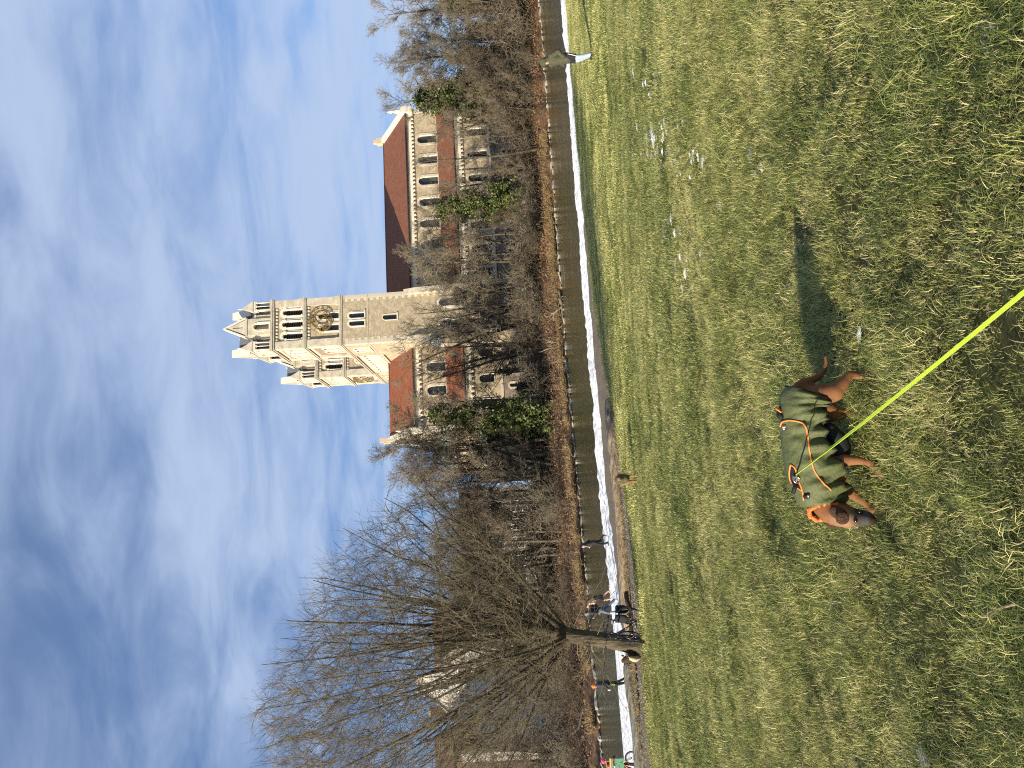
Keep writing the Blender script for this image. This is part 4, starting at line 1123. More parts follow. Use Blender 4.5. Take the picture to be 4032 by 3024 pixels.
tree_meshes('thin', M['bark_far'], M['twig_far'], seed=15, H=20, tr=.18, nlimb=7, spread=.55, low=.4, dense=.8)
tree_meshes('bushy', M['bark_far'], M['twig_red'], seed=16, H=14, tr=.16, nlimb=12, spread=1.0, low=.12, stems=2, dense=1.0, twl=.9)
IVY = {}
def leaf_cloud(rng, n, T_pts, r_of):
    """leaf positions clustered in clumps along a stem"""
    out_ = []
    nc = max(12, n // 60)
    for i in range(nc):
        t = rng.random()
        c, d = at_path(T_pts, t)
        r = r_of(t)
        a = rng.uniform(0, 6.283); rr = r * rng.uniform(.25, 1.0)
        cc = c + np.array([math.cos(a) * rr, math.sin(a) * rr, rng.normal() * .3])
        m = n // nc
        out_.append(cc + rng.normal(size=(m, 3)) * np.array([.34, .34, .42]) * rng.uniform(.6, 1.3))
    return np.concatenate(out_)
def tree(kind, x, y, label, H=None, rot=None, z=None, group=None, ivy=None, pods=0, name='bare_tree', lean=0.):
    z = bank_z(x, y) if z is None else z
    e = empty(name, (x, y, z), 0, label, 'tree', group)
    rng = np.random.default_rng(int(abs(x * 31 + y * 17)) % 99991)
    if ivy: ivy = (ivy[0], ivy[1], ivy[2], int(ivy[3] * 1.7))
    h0 = {'a': 23, 'b': 21, 'c': 20, 'fan': 23, 'thin': 20, 'bushy': 14}[kind]
    s = (H or h0) / h0
    e.scale = (s, s, s); e.rotation_euler = (rng.normal() * .03 + lean, rng.normal() * .03, rng.uniform(0, 6.28) if rot is None else rot)
    tr, cr = TREE[kind]
    link('trunk', tr, e); link('crown', cr, e)
    if ivy:
        z0, z1, r, n = ivy
        T = np.array([[0, 0, z0 / s], [0, 0, (z0 + z1) / 2 / s], [0, 0, z1 / s]])
        C = leaf_cloud(rng, n, T, lambda t: (r / s) * (1 - .55 * t) * rng.uniform(.7, 1.15))
        o = link('ivy', leaf_mesh('ivy', C, .20, M['ivy'], rng), e); o['kind'] = 'stuff'
    if pods:
        V = np.zeros(len(cr.vertices) * 3, np.float32); cr.vertices.foreach_get('co', V); V = V.reshape(-1, 3)
        C = V[rng.integers(0, len(V), pods)] + rng.normal(size=(pods, 3)) * .12
        o = link('seed_pods', leaf_mesh('seed_pods', C, .085, M['dry_leaf'], rng), e); o['kind'] = 'stuff'
    return e
FB = 'bare trees on the far bank'
tree('a', 61.5, 124, 'tall bare tree at the far right end of the opposite bank', H=25.5, z=1.5, ivy=(2, 13, 2.2, 2500))
tree('b', 52.5, 122, 'bare tree with upright twin tops rising behind the hooded walker', H=25, z=.8, ivy=(1.5, 11, 1.8, 1500))
tree('a', 45.8, 121, 'bare tree with thick green ivy beside the right end of the church roof', H=24.5, z=.9, ivy=(3.5, 17.5, 5.0, 8500))
tree('b', 57, 128, 'slim bare tree in the back row above the parked silver cars', H=21.5, z=2.2)
tree('c', 66, 121, 'forked bare tree cut by the right edge of the view', H=21, z=.8)
tree('bushy', 50, 117.5, 'low spreading tangle of brown branches in front of the parked silver cars', H=14.5, z=-.2)
tree('bushy', 57.5, 118.5, 'low brown thicket tree beside the dark evergreen', H=14.0, z=.2)
tree('bushy', 44, 114.5, 'pale brown bushy tree leaning over the far waterline', H=11, z=-.4)
tree('thin', 34, 112.2, 'slim forked bare tree crossing the aisle roof of the church', H=21, z=-.3)
tree('thin', 36.8, 113, 'crooked pale stemmed tree before the right end church wall', H=13, z=0)
tree('a', 27.2, 113, 'ivy clad tree in the middle of the nave', H=19.5, z=.6, ivy=(3.0, 14.8, 3.4, 7500), pods=1500)
tree('thin', 21.7, 113.3, 'straight trunked bare tree in front of the parked white car', H=17.8, z=1.6)
tree('c', 17.6, 113.4, 'dense brownish tree full of dry pods right of the near tower', H=19.3, z=1.6, pods=2600, ivy=(.4, 3.2, 2.2, 900))
tree('b', 14.6, 112.2, 'narrow bare tree close beside the tower corner', H=16.5, z=1.2)
tree('fan', 11.3, 112, 'broad fan shaped multi stemmed tree in front of the near tower', H=25, z=.6)
tree('c', 6.2, 110.5, 'forked bare tree left of the tower foot before the small turret', H=19, z=.8)
tree('thin', 2.0, 109.5, 'crooked bare tree before the choir wall of the church', H=15, z=.6, ivy=(.5, 7.5, .8, 500))
tree('a', -4.4, 102.0, 'large tree wrapped in ivy from the ground up before the choir', H=22.5, z=1.0, ivy=(.3, 16, 3.1, 9000), pods=2600)
tree('b', -9.6, 102, 'bare tree with hanging pods before the green apse dome', H=22.5, z=1.2, pods=1300)
tree('c', -12.6, 99.5, 'bare twin trunked tree left of the green apse dome', H=19.5, z=1.2)
tree('bushy', -16.8, 97, 'reddish brown crown left of the church apse', H=17.5, z=1.0)
tree('bushy', -21.5, 97, 'reddish bushy tree before the grey brown house', H=17, z=1.2)
tree('b', -25.5, 98, 'slender bare tree standing behind the right side of the big willow', H=17.5, z=1.0)
tree('bushy', -29.5, 97.5, 'bushy bare tree right of the white gabled house', H=15, z=1.2)
tree('c', -34.5, 97, 'bare tree in front of the right eave of the white house', H=14, z=1)
tree('b', -47, 95, 'bare tree in front of the white corner pilaster', H=15, z=1)
tree('c', -51.5, 93, 'bare tree before the brown house at the left edge', H=14, z=1)

tree('b', 63.5, 130, 'slim bare tree far back at the right edge', H=20, z=2.2)
tree('c', 48.5, 119.5, 'bare tree with spreading top between the ivy tree and the twin topped tree', H=20.5, z=.6)
tree('a', 55.0, 120, 'broad bare tree standing behind the hooded walker', H=21, z=.8)
tree('bushy', 40.2, 113.6, 'brown thicket tree below the small copper chapel roof', H=9.5, z=-.2)
tree('bushy', 31.2, 113.0, 'twiggy brown bush tree left of the slim forked tree', H=9.5, z=.2)
tree('bushy', 46.8, 116.0, 'tawny thicket tree under the ivy tree at the church corner', H=12.5, z=-.2)
tree('bushy', 24.6, 112.6, 'twiggy bush tree between the ivy tree and the white car', H=8, z=.8)
tree('bushy', 62.2, 120.5, 'brown thicket tree at the right edge below the forked tree', H=14, z=.2)
tree('bushy', 53.4, 119.8, 'brown thicket tree above the water behind the walker', H=14, z=0)
tree('c', 19.8, 114.2, 'dense brown tree whose top reaches the nave roof beside the tower', H=17.6, z=1.8, pods=1500)
tree('fan', 9.0, 111.2, 'tall pale multi stemmed tree before the middle of the tower', H=26, z=.8)
tree('fan', 5.0, 110.2, 'tall thin multi stemmed tree hiding the stair turret', H=21.5, z=.8)
tree('b', -2.2, 107, 'slender bare tree before the choir roof', H=20, z=.9)
tree('a', -7.4, 103.5, 'wide bare tree reaching above the choir gable', H=24.5, z=1.0, pods=1200)
tree('c', -11.0, 101.5, 'forked bare tree hiding the copper apse dome', H=23, z=1.0, pods=900)
tree('b', 30.5, 113.4, 'slender bare tree right of the middle nave windows', H=17, z=.4)
tree('c', 40.5, 116.5, 'bare forked tree before the right end aisle wall', H=15.5, z=.8)
tree('b', 25.0, 114.0, 'slender bare tree left of the middle nave ivy tree', H=18, z=1.4)
tree('fan', 13.2, 112.6, 'multi stemmed tree at the right corner of the near tower', H=20, z=.9)
tree('bushy', 3.6, 109.6, 'grey brown thicket tree before the choir basement', H=10, z=.8)
tree('b', -6.6, 104, 'bare tree just right of the apse with ivy on its stem', H=20.5, z=1.0, ivy=(.3, 9, 1.3, 900), pods=900)
tree('bushy', -10.8, 100.5, 'brown bush tree at the foot of the apse', H=13.5, z=1.0)
tree('bushy', -14.5, 98, 'dense reddish bush tree between the apse and the parked vans', H=15.5, z=1.0)
tree('bushy', -19, 96.0, 'dense reddish bush tree in front of the parked vans', H=16.5, z=1.0)
tree('c', -23.2, 97.5, 'reddish bare tree in front of the grey brown house', H=17.5, z=1.0)
tree('bushy', -26.5, 96, 'brown bush tree right behind the willow crown', H=15, z=1.0)
tree('bushy', -32.5, 95, 'brown bush tree behind the willow trunk', H=11, z=1.0)
tree('bushy', -44.5, 93.5, 'brown bush tree near the left edge of the far bank', H=11, z=1.0)
# evergreen
def evergreen(x, y, z, H, R_, label):
    e = empty('yew_tree', (x, y, z), 0, label, 'tree')
    rng = np.random.default_rng(int(abs(x) * 100))
    tr = MB(); tr.tube([(0, 0, -.3), (0, 0, H * .95)], [.22, .03], 6); tr.build('trunk', M['bark_far'], e)
    C = []
    for i in range(190):
        t = rng.random() ** .8; h = H * (.06 + .94 * t); r = R_ * (1 - t) ** .7 * rng.uniform(.35, 1.05); a = rng.uniform(0, 6.283)
        C.append(np.array([math.cos(a) * r, math.sin(a) * r, h]) + rng.normal(size=(30, 3)) * np.array([.35, .35, .22]))
    C = np.concatenate(C)
    o = link('crown', leaf_mesh('crown', C, .17, M['yew'], rng, aspect=.35), e)
evergreen(56, 120.5, .6, 9.5, 2.3, 'dark narrow evergreen among the bare trees on the right')
evergreen(59.6, 121, .8, 7.5, 1.9, 'smaller dark evergreen at the right end of the far bank')
evergreen(16.9, 111.6, .8, 4.2, 1.6, 'low dark evergreen shrub below the pod laden tree')
evergreen(-.6, 107.5, .9, 4.4, 1.5, 'low dark evergreen shrub below the choir windows')
evergreen(-31, 100, 1.2, 11, 3.0, 'tall dark evergreen behind the willow branches')

# bank shrubs
SHRUB = []
for s in range(5):
    rng = np.random.default_rng(40 + s)
    st, tw = [], []
    for i in range(26):
        a = rng.uniform(0, 6.283); d = unit(np.array([math.cos(a) * rng.uniform(.1, .9), math.sin(a) * rng.uniform(.1, .9), 1]))
        P = path(rng, (rng.normal() * .35, rng.normal() * .35, -.2), d, rng.uniform(1.8, 4.2), 6, .12, .0)
        st.append((P, np.linspace(.03, .012, 6)))
        for k in range(9):
            p, dd = at_path(P, rng.uniform(.25, 1)); W = path(rng, p, unit(dd * .7 + perp(rng, dd) * .8), rng.uniform(.4, 1.2), 4, .2)
            tw.append((W, np.linspace(.016, .007, 4)))
            for q in range(3):
                p5, d5 = at_path(W, rng.uniform(.2, .95)); tw.append((path(rng, p5, unit(d5 * .7 + perp(rng, d5) * .8), rng.uniform(.2, .5), 3, .2), np.linspace(.011, .006, 3)))
    SHRUB.append((tube_mesh('stems', [(st, 4, 0)], M['bark_far']), tube_mesh('twigs', [(tw, 3, 0)], [M['twig_red'], M['twig_far'], M['twig_far'], M['twig_pale'], M['twig_red']][s])))
rng = np.random.default_rng(5)
for i in range(96):
    x = -58 + 124 * (i + rng.uniform(0, 1)) / 96
    f, s = float(F_edge(x)), float(st_y(x)); t = rng.choice([.96, .8, .9, .6, .35]) + rng.uniform(-.06, .04)
    if 13 < x < 34 and t < .72: t = .9
    if (19.5 < x < 31 or 55 < x < 60) and t > .55: t = .5
    y = f + (max(s, f + 6) - f) * t
    k = int(rng.integers(5))
    e = empty('shrub', (x, y, bank_z(x, y)), rng.uniform(0, 6.28), 'leafless twiggy shrub growing on the far bank', 'shrub', 'leafless shrubs on the far bank')
    sc_ = rng.uniform(.75, 1.45) * (1.25 if x > 38 else 1) * (1.2 if x < -14 else 1); e.scale = (sc_ * 1.25, sc_ * 1.25, sc_)
    link('stems', SHRUB[k][0], e); link('twigs', SHRUB[k][1], e)
# dense dead undergrowth, uncountable
tw = []; lf = []
for i in range(4200):
    x = rng.uniform(-60, 68); f, s = float(F_edge(x)), max(float(st_y(x)), float(F_edge(x)) + 6)
    t = rng.choice([rng.uniform(.72, 1.03), rng.uniform(.08, .8)], p=[.62, .38])
    if 12 < x < 36 and t < .7 and rng.random() < .75: continue
    if (19.5 < x < 31 or 55 < x < 60) and t > .7: continue
    y = f + (s - f) * t; z = bank_z(x, y)
    P = path(rng, (x, y, z), (rng.normal() * .6, rng.normal() * .6, 1), rng.uniform(.8, 2.6), 5, .25, -.06)
    tw.append((P, np.linspace(.02, .008, 5)))
    for q in range(3):
        p5, d5 = at_path(P, rng.uniform(.2, .95)); tw.append((path(rng, p5, unit(d5 * .6 + perp(rng, d5) * .8), rng.uniform(.3, .9), 3, .25), np.linspace(.012, .006, 3)))
tag(link('undergrowth', tube_mesh('undergrowth', [(tw, 3, 0)], M['twig_red'])), kind='stuff')
# fallen leaves lying on the bank
n = 15000
x = rng.uniform(-58, 66, n); f = F_edge(x); s = np.maximum(st_y(x), f + 6); t = rng.uniform(.05, 1, n); y = f + (s - f) * t
z = bank_profile(t) + .12 + rng.random(n) * .25
tag(link('fallen_leaves', leaf_mesh('fallen_leaves', np.stack([x, y, z], 1), .12, [mat('fallen beech leaves', (.12, .06, .028), (.34, .20, .10), scale=.7, rough=.8, trans=.1)], rng, flat=.5)), kind='stuff')
# straw coloured reeds drooping at the waterline
rd = []
for i in range(380):
    u_ = rng.random(); x0 = rng.uniform(12.5, 35.5) if u_ < .62 else (rng.uniform(-58, -18) if u_ < .8 else rng.uniform(-18, 12))
    y0 = float(F_edge(x0)) + rng.uniform(.4, 3.0 if u_ < .62 else 1.3); z0 = -1.25 + (y0 - float(F_edge(x0))) * .22
    hh = rng.uniform(.7, 1.25)
    for k in range(26):
        d = np.array([rng.normal() * .45, rng.normal() * .35 - .25, 1])
        P = path(rng, (x0 + rng.normal() * .18, y0 + rng.normal() * .18, z0), d, hh * rng.uniform(.7, 1.2), 5, .06, -.24)
        rd.append((P, np.array([.026, .024, .02, .014, .006])))
tag(link('reeds', tube_mesh('reeds', [(rd, 3, 0)], M['reed'])), kind='stuff')
# bleached fallen branches at the waterline below the tower
def fallen(name, pts, r, label, m=M['twig_pale'], forks=4, seed=1):
    rng = np.random.default_rng(seed); e = empty(name, tuple(pts[0]), 0, label, 'fallen branch')
    P = np.array(pts) - np.array(pts[0]); big = [(P, np.linspace(r, r * .35, len(P)))]; tw = []
    for i in range(forks):
        p, d = at_path(P, rng.uniform(.25, .9)); Q = path(rng, p, unit(d * .7 + perp(rng, d) * .6 + np.array([0, 0, .25])), rng.uniform(1.5, 3.5), 6, .15, -.02)
        tw.append((Q, np.linspace(r * .45, r * .12, 6)))
        for k in range(5):
            p2, d2 = at_path(Q, rng.uniform(.3, 1)); tw.append((np.concatenate([path(rng, p2, unit(d2 + perp(rng, d2) * .7), rng.uniform(.5, 1.4), 6, .2)]), np.linspace(r * .22, r * .08, 6)))
    link('limb', tube_mesh('limb', [(big, 6, 0)], m), e); link('side_branches', tube_mesh('side_branches', [(tw, 4, 0)], m), e)
fallen('fallen_branch', [at_y(2172, 1075, 106.5), at_y(2190, 1110, 105), at_y(2203, 1150, 103.5), at_y(2212, 1200, 102), at_y(2215, 1260, 101.3)], .26, 'bleached fallen branch lying along the far waterline below the tower', seed=3, forks=7)
fallen('fallen_branch', [at_y(2150, 1300, 106), at_y(2180, 1330, 104), at_y(2205, 1345, 102), at_y(2222, 1395, 100)], .22, 'pale fallen branch sloping into the river left of the tower foot', seed=4, forks=6)
fallen('fallen_branch', [at_y(2160, 585, 113), at_y(2148, 575, 113.5), at_y(2130, 588, 113), at_y(2110, 600, 113)], .2, 'pale broken stem leaning on the far bank under the slim forked tree', seed=5, forks=3)
fallen('fallen_branch', [at_y(2330, 2700, 80), at_y(2290, 2810, 80), at_y(2277, 2870, 80), at_y(2250, 2890, 81)], .16, 'dark crooked branch hanging over the far waterline at the left', M['bark_far'], seed=6, forks=4)

# ------------------------------------------------------------------ the big willow
def willow():
    rng = np.random.default_rng(21)
    D = 22.6
    base = on_meadow(2532, 2545); bx, by = at_y(2532, 2545, D)[0], D
    bz = float(meadow_z(np.array([bx]), np.array([by]))[0]) - .1
    e = empty('willow_tree', (bx, by, bz), 0, 'big bare willow with furrowed trunk and fanning branches beside the two bicycles', 'tree')
    o = np.array([bx, by, bz])
    W = lambda X, Y, d=D: at_y(X, Y, d) - o
    trunk = [W(2545, 2548), W(2500, 2540), W(2440, 2530), W(2380, 2520), W(2320, 2512), W(2260, 2506), W(2200, 2490), W(2150, 2478)]
    big = [(np.array(trunk), np.array([.40, .28, .235, .22, .215, .215, .205, .19]))]
    mid, tw = [], []
    # limbs: (start X,Y, via X,Y, end X,Y, end depth, radius) measured on the photo
    limbs = [
        (2185, 2490, 2090, 2470, 1980, 2465, 1130, 2476, 21.0, .19),
        (2165, 2485, 2060, 2440, 1850, 2380, 1262, 2230, 24.5, .15),
        (2180, 2480, 2040, 2420, 1800, 2290, 1376, 2075, 21.0, .11),
        (2200, 2480, 2060, 2400, 1850, 2170, 1510, 1960, 24.5, .13),
        (2230, 2490, 2080, 2400, 1900, 2130, 1650, 1905, 22.0, .12),
        (2190, 2495, 2060, 2500, 1780, 2530, 1054, 2622, 25.0, .16),
        (2215, 2500, 2080, 2530, 1800, 2640, 985, 2800, 21.5, .12),
        (2235, 2505, 2130, 2560, 1900, 2700, 1030, 2960, 24.5, .15),
        (2245, 2508, 2150, 2590, 1950, 2760, 1090, 3150, 20.5, .15),
        (2250, 2510, 2180, 2600, 2030, 2780, 1350, 3260, 23.5, .10),
        (2255, 2508, 2190, 2610, 2080, 2800, 1650, 3250, 22.0, .12),
        (2170, 2480, 2000, 2455, 1700, 2420, 1190, 2350, 19.5, .08),
        (2170, 2490, 2000, 2510, 1700, 2570, 1090, 2560, 19.5, .085),
        (2150, 2478, 1950, 2440, 1600, 2350, 1200, 2290, 27.0, .12),
        (2225, 2480, 2150, 2380, 2030, 2220, 1830, 2010, 20.5, .09),
        (2235, 2500, 2170, 2560, 2000, 2650, 1200, 2700, 19.0, .085),
        (2240, 2500, 2160, 2590, 1980, 2830, 1240, 3230, 26.0, .09),
        (2150, 2480, 1960, 2490, 1650, 2480, 1100, 2510, 25.5, .08),
    ]
    for (ax, ay, b1x, b1y, b2x, b2y, ex, ey, de, r) in limbs:
        A, B1, B2, E_ = W(ax, ay), W(b1x, b1y, D + (de - D) * .25), W(b2x, b2y, D + (de - D) * .6), W(ex, ey, de)
        ts = np.linspace(0, 1, 12)[:, None]
        # stop the thick wood well before the tip: the rest is long shoots
        P = (1 - ts) ** 3 * A + 3 * (1 - ts) ** 2 * ts * B1 + 3 * (1 - ts) * ts ** 2 * B2 + ts ** 3 * E_
        P = P + np.cumsum(rng.normal(size=P.shape) * .055, 0) * np.linspace(.0, 1.0, 12)[:, None]
        Lb = np.linalg.norm(np.diff(P, axis=0), axis=1).sum()
        big.append((P, r * (1 - .93 * np.linspace(0, 1, 12) ** .8)))
        for j in range(6):
            u = .2 + .66 * (j + rng.random()) / 6
            p, d = at_path(P, u)
            dd = unit(d + perp(rng, d) * rng.uniform(.32, .72) + np.array([0, 0, .10]))
            L2 = Lb * (1 - u) * rng.uniform(.6, .95) + .4
            Q = path(rng, p, dd, L2, 9, .085, .035)
            r2 = r * (1 - .93 * u ** .8) * rng.uniform(.5, .75)
            big.append((Q, np.maximum(r2 * (1 - .9 * np.linspace(0, 1, 9) ** .8), .006)))
    # fill the crown: every sampled point grows a shoot from the nearest wood
    from mathutils.kdtree import KDTree
    poly = np.array([(2160, 2470), (2070, 2240), (1880, 1990), (1690, 1885), (1500, 1954), (1376, 2069), (1254, 2225), (1190, 2330), (1130, 2470), (1054, 2622), (985, 2790), (950, 2860), (985, 3000), (1100, 3200), (1650, 3250), (2060, 2950), (2190, 2700), (2200, 2520)], float)
    def inside(x, y):
        c = False; n_ = len(poly); j = n_ - 1
        for i in range(n_):
            if (poly[i, 1] > y) != (poly[j, 1] > y) and x < (poly[j, 0] - poly[i, 0]) * (y - poly[i, 1]) / (poly[j, 1] - poly[i, 1]) + poly[i, 0]: c = not c
            j = i
        return c
    T_ = []
    while len(T_) < 5400:
        x, y = rng.uniform(950, 2200), rng.uniform(1880, 3250)
        if not inside(x, y): continue
        dd = rng.normal() * 2.1
        if abs(dd) > 5: continue
        sh_ = 1 - .06 * abs(dd)      # the dome closes towards front and back
        x = 2150 + (x - 2150) * sh_; y = 2500 + (y - 2500) * sh_
        T_.append(W(x, y, D + dd))
    T_.sort(key=lambda p: np.linalg.norm(p - np.array(trunk[-1])))
    nodes = [(P[i], unit(P[min(i + 1, len(P) - 1)] - P[max(i - 1, 0)])) for P, R_ in big[1:] for i in range(2, len(P))]
    def tree_of():
        k = KDTree(len(nodes))
        for i, (p, d) in enumerate(nodes): k.insert(p, i)
        k.balance(); return k
    kd = tree_of(); fresh = 0
    for q in T_:
        # prefer wood that lies lower and nearer the trunk than the target
        best = None
        for (co_, i, dist) in kd.find_n(q - np.array([0, 0, .25]), 6):
            p, d = nodes[i]; v = q - p; ln = np.linalg.norm(v)
            if ln < .12: continue
            sc_ = ln * (1.6 - .8 * float(v @ d) / ln)
            if best is None or sc_ < best[0]: best = (sc_, p, d, ln)
        if best is None: continue
        _, p, d, ln = best
        if ln > 4.5: continue
        c1 = p + d * ln * .42; ts = np.linspace(0, 1, 6)[:, None]
        Q = (1 - ts) ** 2 * p + 2 * (1 - ts) * ts * c1 + ts ** 2 * q
        Q[1:-1] += rng.normal(size=(4, 3)) * .022 * min(ln, 1.5)
        r0 = min(.013, .0055 + .004 * ln); mid.append((Q, np.linspace(r0, .0036, 6)))
        for i in (2, 4, 5): nodes.append((Q[i], unit(Q[i] - Q[i - 1])))
        fresh += 1
        if fresh % 150 == 0: kd = tree_of()
        for k in range(int(3 + ln * 2.2)):
            p3, d3 = at_path(Q, rng.uniform(.2, 1)); d4 = unit(d3 + perp(rng, d3) * rng.uniform(.35, .8) + np.array([0, 0, .12]))
            X_ = path(rng, p3, d4, rng.uniform(.25, .75), 5, .09, .03); tw.append((X_, np.linspace(.0046, .0022, 5)))
            if rng.random() < .6:
                p5, d5 = at_path(X_, rng.uniform(.15, .9)); tw.append((path(rng, p5, unit(d5 + perp(rng, d5) * rng.uniform(.4, .8)), rng.uniform(.15, .4), 3, .12), np.linspace(.0036, .0019, 3)))
    # thin hanging and epicormic shoots from trunk and lower limbs
    for i in range(90):
        br = big[0] if i < 25 else big[1 + int(rng.integers(len(limbs)))]
        p, d = at_path(br[0], rng.uniform(.45, 1) if i < 25 else rng.uniform(.03, .4))
        a = rng.uniform(0, 6.283)
        Q = path(rng, p, (math.cos(a), math.sin(a) * .7, rng.uniform(-.35, .5)), rng.uniform(.9, 2.6), 8, .16, -.01)
        mid.append((Q, np.linspace(.014, .004, 8)))
        for k in range(9):
            p3, d3 = at_path(Q, rng.uniform(.15, 1)); tw.append((path(rng, p3, unit(d3 + perp(rng, d3) * .8), rng.uniform(.25, .9), 5, .14), np.linspace(.0055, .0025, 5)))
    V, Qd = tubes(big, 10)
    me = tube_mesh('trunk', [(big[:1], 16, 0), (big[1:], 9, 0)], M['bark_willow'])
    link('trunk', me, e)
    link('crown', tube_mesh('crown', [(mid, 4, 0), (tw, 3, 0)], M['twig_willow']), e)
    # pale scar where a limb was sawn off
    s = MB(); c = W(2205, 2516, D - .235); s.ball(c, .10, 12, 0, (1, .3, 1.3)); s.build('pruning_scar', M['driftwood'], e)
    # gnawed pale wood and dark hollow at the foot, left side
    g = MB()
    a, b_ = W(2508, 2597, D - .30), W(2474, 2577, D - .22)
    g.tube([W(2520, 2590, D - .28), W(2500, 2596, D - .33), W(2480, 2590, D - .33), W(2466, 2578, D - .30)], [.05, .085, .075, .04], 8, 0)
    g.tube([W(2512, 2602, D - .30), W(2502, 2598, D - .36), W(2494, 2592, D - .32)], [.02, .06, .03], 8, 0)
    g.tube([W(2447, 2580, D - .25), W(2452, 2586, D - .28), W(2456, 2580, D - .26)], [.02, .05, .02], 7, 0)
    g.tube([W(2450, 2604, D - .25), W(2462, 2600, D - .3), W(2480, 2586, D - .28), W(2500, 2574, D - .2)], [.05, .10, .12, .08], 8, 1)
    g.build('gnawed_bark', [M['pale_wood'], M['dark_wood']], e)
    return o
WILLOW_O = willow()

# ------------------------------------------------------------------ soft bodies: capsules fused into one skin
def capsule(p0, r0, p1, r1, k=14, h=5):
    p0 = np.array(p0, float); p1 = np.array(p1, float)
    t = p1 - p0; Ln = np.linalg.norm(t)
    t = t / Ln if Ln > 1e-6 else np.array([0, 0, 1.])
    a = np.cross(t, [0, 0, 1.] if abs(t[2]) < .9 else [1., 0, 0]); a /= np.linalg.norm(a); b = np.cross(t, a)
    rings = []
    for i in range(h):
        ph = -math.pi / 2 + math.pi / 2 * (i + .35) / h; rings.append((p0 + t * r0 * math.sin(ph), r0 * math.cos(ph)))
    for i in range(h):
        ph = math.pi / 2 * (i + .65) / h; rings.append((p1 + t * r1 * math.sin(ph), r1 * math.cos(ph)))
    V = []
    for c, r in rings:
        for j in range(k):
            th = 2 * math.pi * j / k; V.append(c + r * (math.cos(th) * a + math.sin(th) * b))
    n = len(rings)
    F = [(i * k + j, i * k + (j + 1) % k, (i + 1) * k + (j + 1) % k, (i + 1) * k + j) for i in range(n - 1) for j in range(k)]
    F += [tuple(range(k))[::-1], tuple((n - 1) * k + j for j in range(k))]
    return V, F
def ellipsoid(c, r, rot=None, k=16):
    mb = MB(); mb.ball((0, 0, 0), 1, k)
    V = np.array(mb.v) * np.array(r)
    if rot is not None: V = V @ np.array(Matrix.Rotation(rot[0], 3, 'X') @ Matrix.Rotation(rot[1], 3, 'Y') @ Matrix.Rotation(rot[2], 3, 'Z')).T
    # weld the poles
    return [tuple(v) for v in V + np.array(c)], mb.f
def fuse(name, shapes, voxel, smooth=4, mats=None, fac=.5):
    V = []; F = []
    for vs, fs in shapes:
        b = len(V); V += [tuple(map(float, p)) for p in vs]; F += [tuple(b + i for i in f) for f in fs]
    import bmesh
    me = bpy.data.meshes.new('tmp'); me.from_pydata(V, [], F)
    bm = bmesh.new(); bm.from_mesh(me); bmesh.ops.remove_doubles(bm, verts=bm.verts, dist=1e-6); bmesh.ops.recalc_face_normals(bm, faces=bm.faces); bm.to_mesh(me); bm.free()
    o = bpy.data.objects.new('tmp', me); COL.objects.link(o)
    r = o.modifiers.new('r', 'REMESH'); r.mode = 'VOXEL'; r.voxel_size = voxel; r.adaptivity = 0
    s = o.modifiers.new('s', 'SMOOTH'); s.iterations = smooth; s.factor = fac
    dg = bpy.context.evaluated_depsgraph_get()
    nm = bpy.data.meshes.new_from_object(o.evaluated_get(dg))
    bpy.data.objects.remove(o); bpy.data.meshes.remove(me)
    nm.name = name
    nm.materials.clear()
    for m in (mats if isinstance(mats, (list, tuple)) else [mats]): nm.materials.append(m)
    nm.polygons.foreach_set('use_smooth', np.ones(len(nm.polygons), bool))
    return nm
def chain(pts, rs):
    return [capsule(pts[i], rs[i], pts[i + 1], rs[i + 1]) for i in range(len(pts) - 1)]
def coords(me):
    V = np.zeros(len(me.vertices) * 3, np.float32); me.vertices.foreach_get('co', V); return V.reshape(-1, 3)
def paint(me, fn):
    V = coords(me); C = np.ones((len(V), 4), np.float32); C[:, :3] = fn(V)
    at = me.color_attributes.new('col', 'FLOAT_COLOR', 'POINT'); at.data.foreach_set('color', C.ravel())
def blend(a, b, f): return a * (1 - f[:, None]) + b * f[:, None]
def near(V, c, r, soft=.5):
    d = np.linalg.norm(V - np.array(c), axis=1); return np.clip((r - d) / (r * soft) + .5, 0, 1)

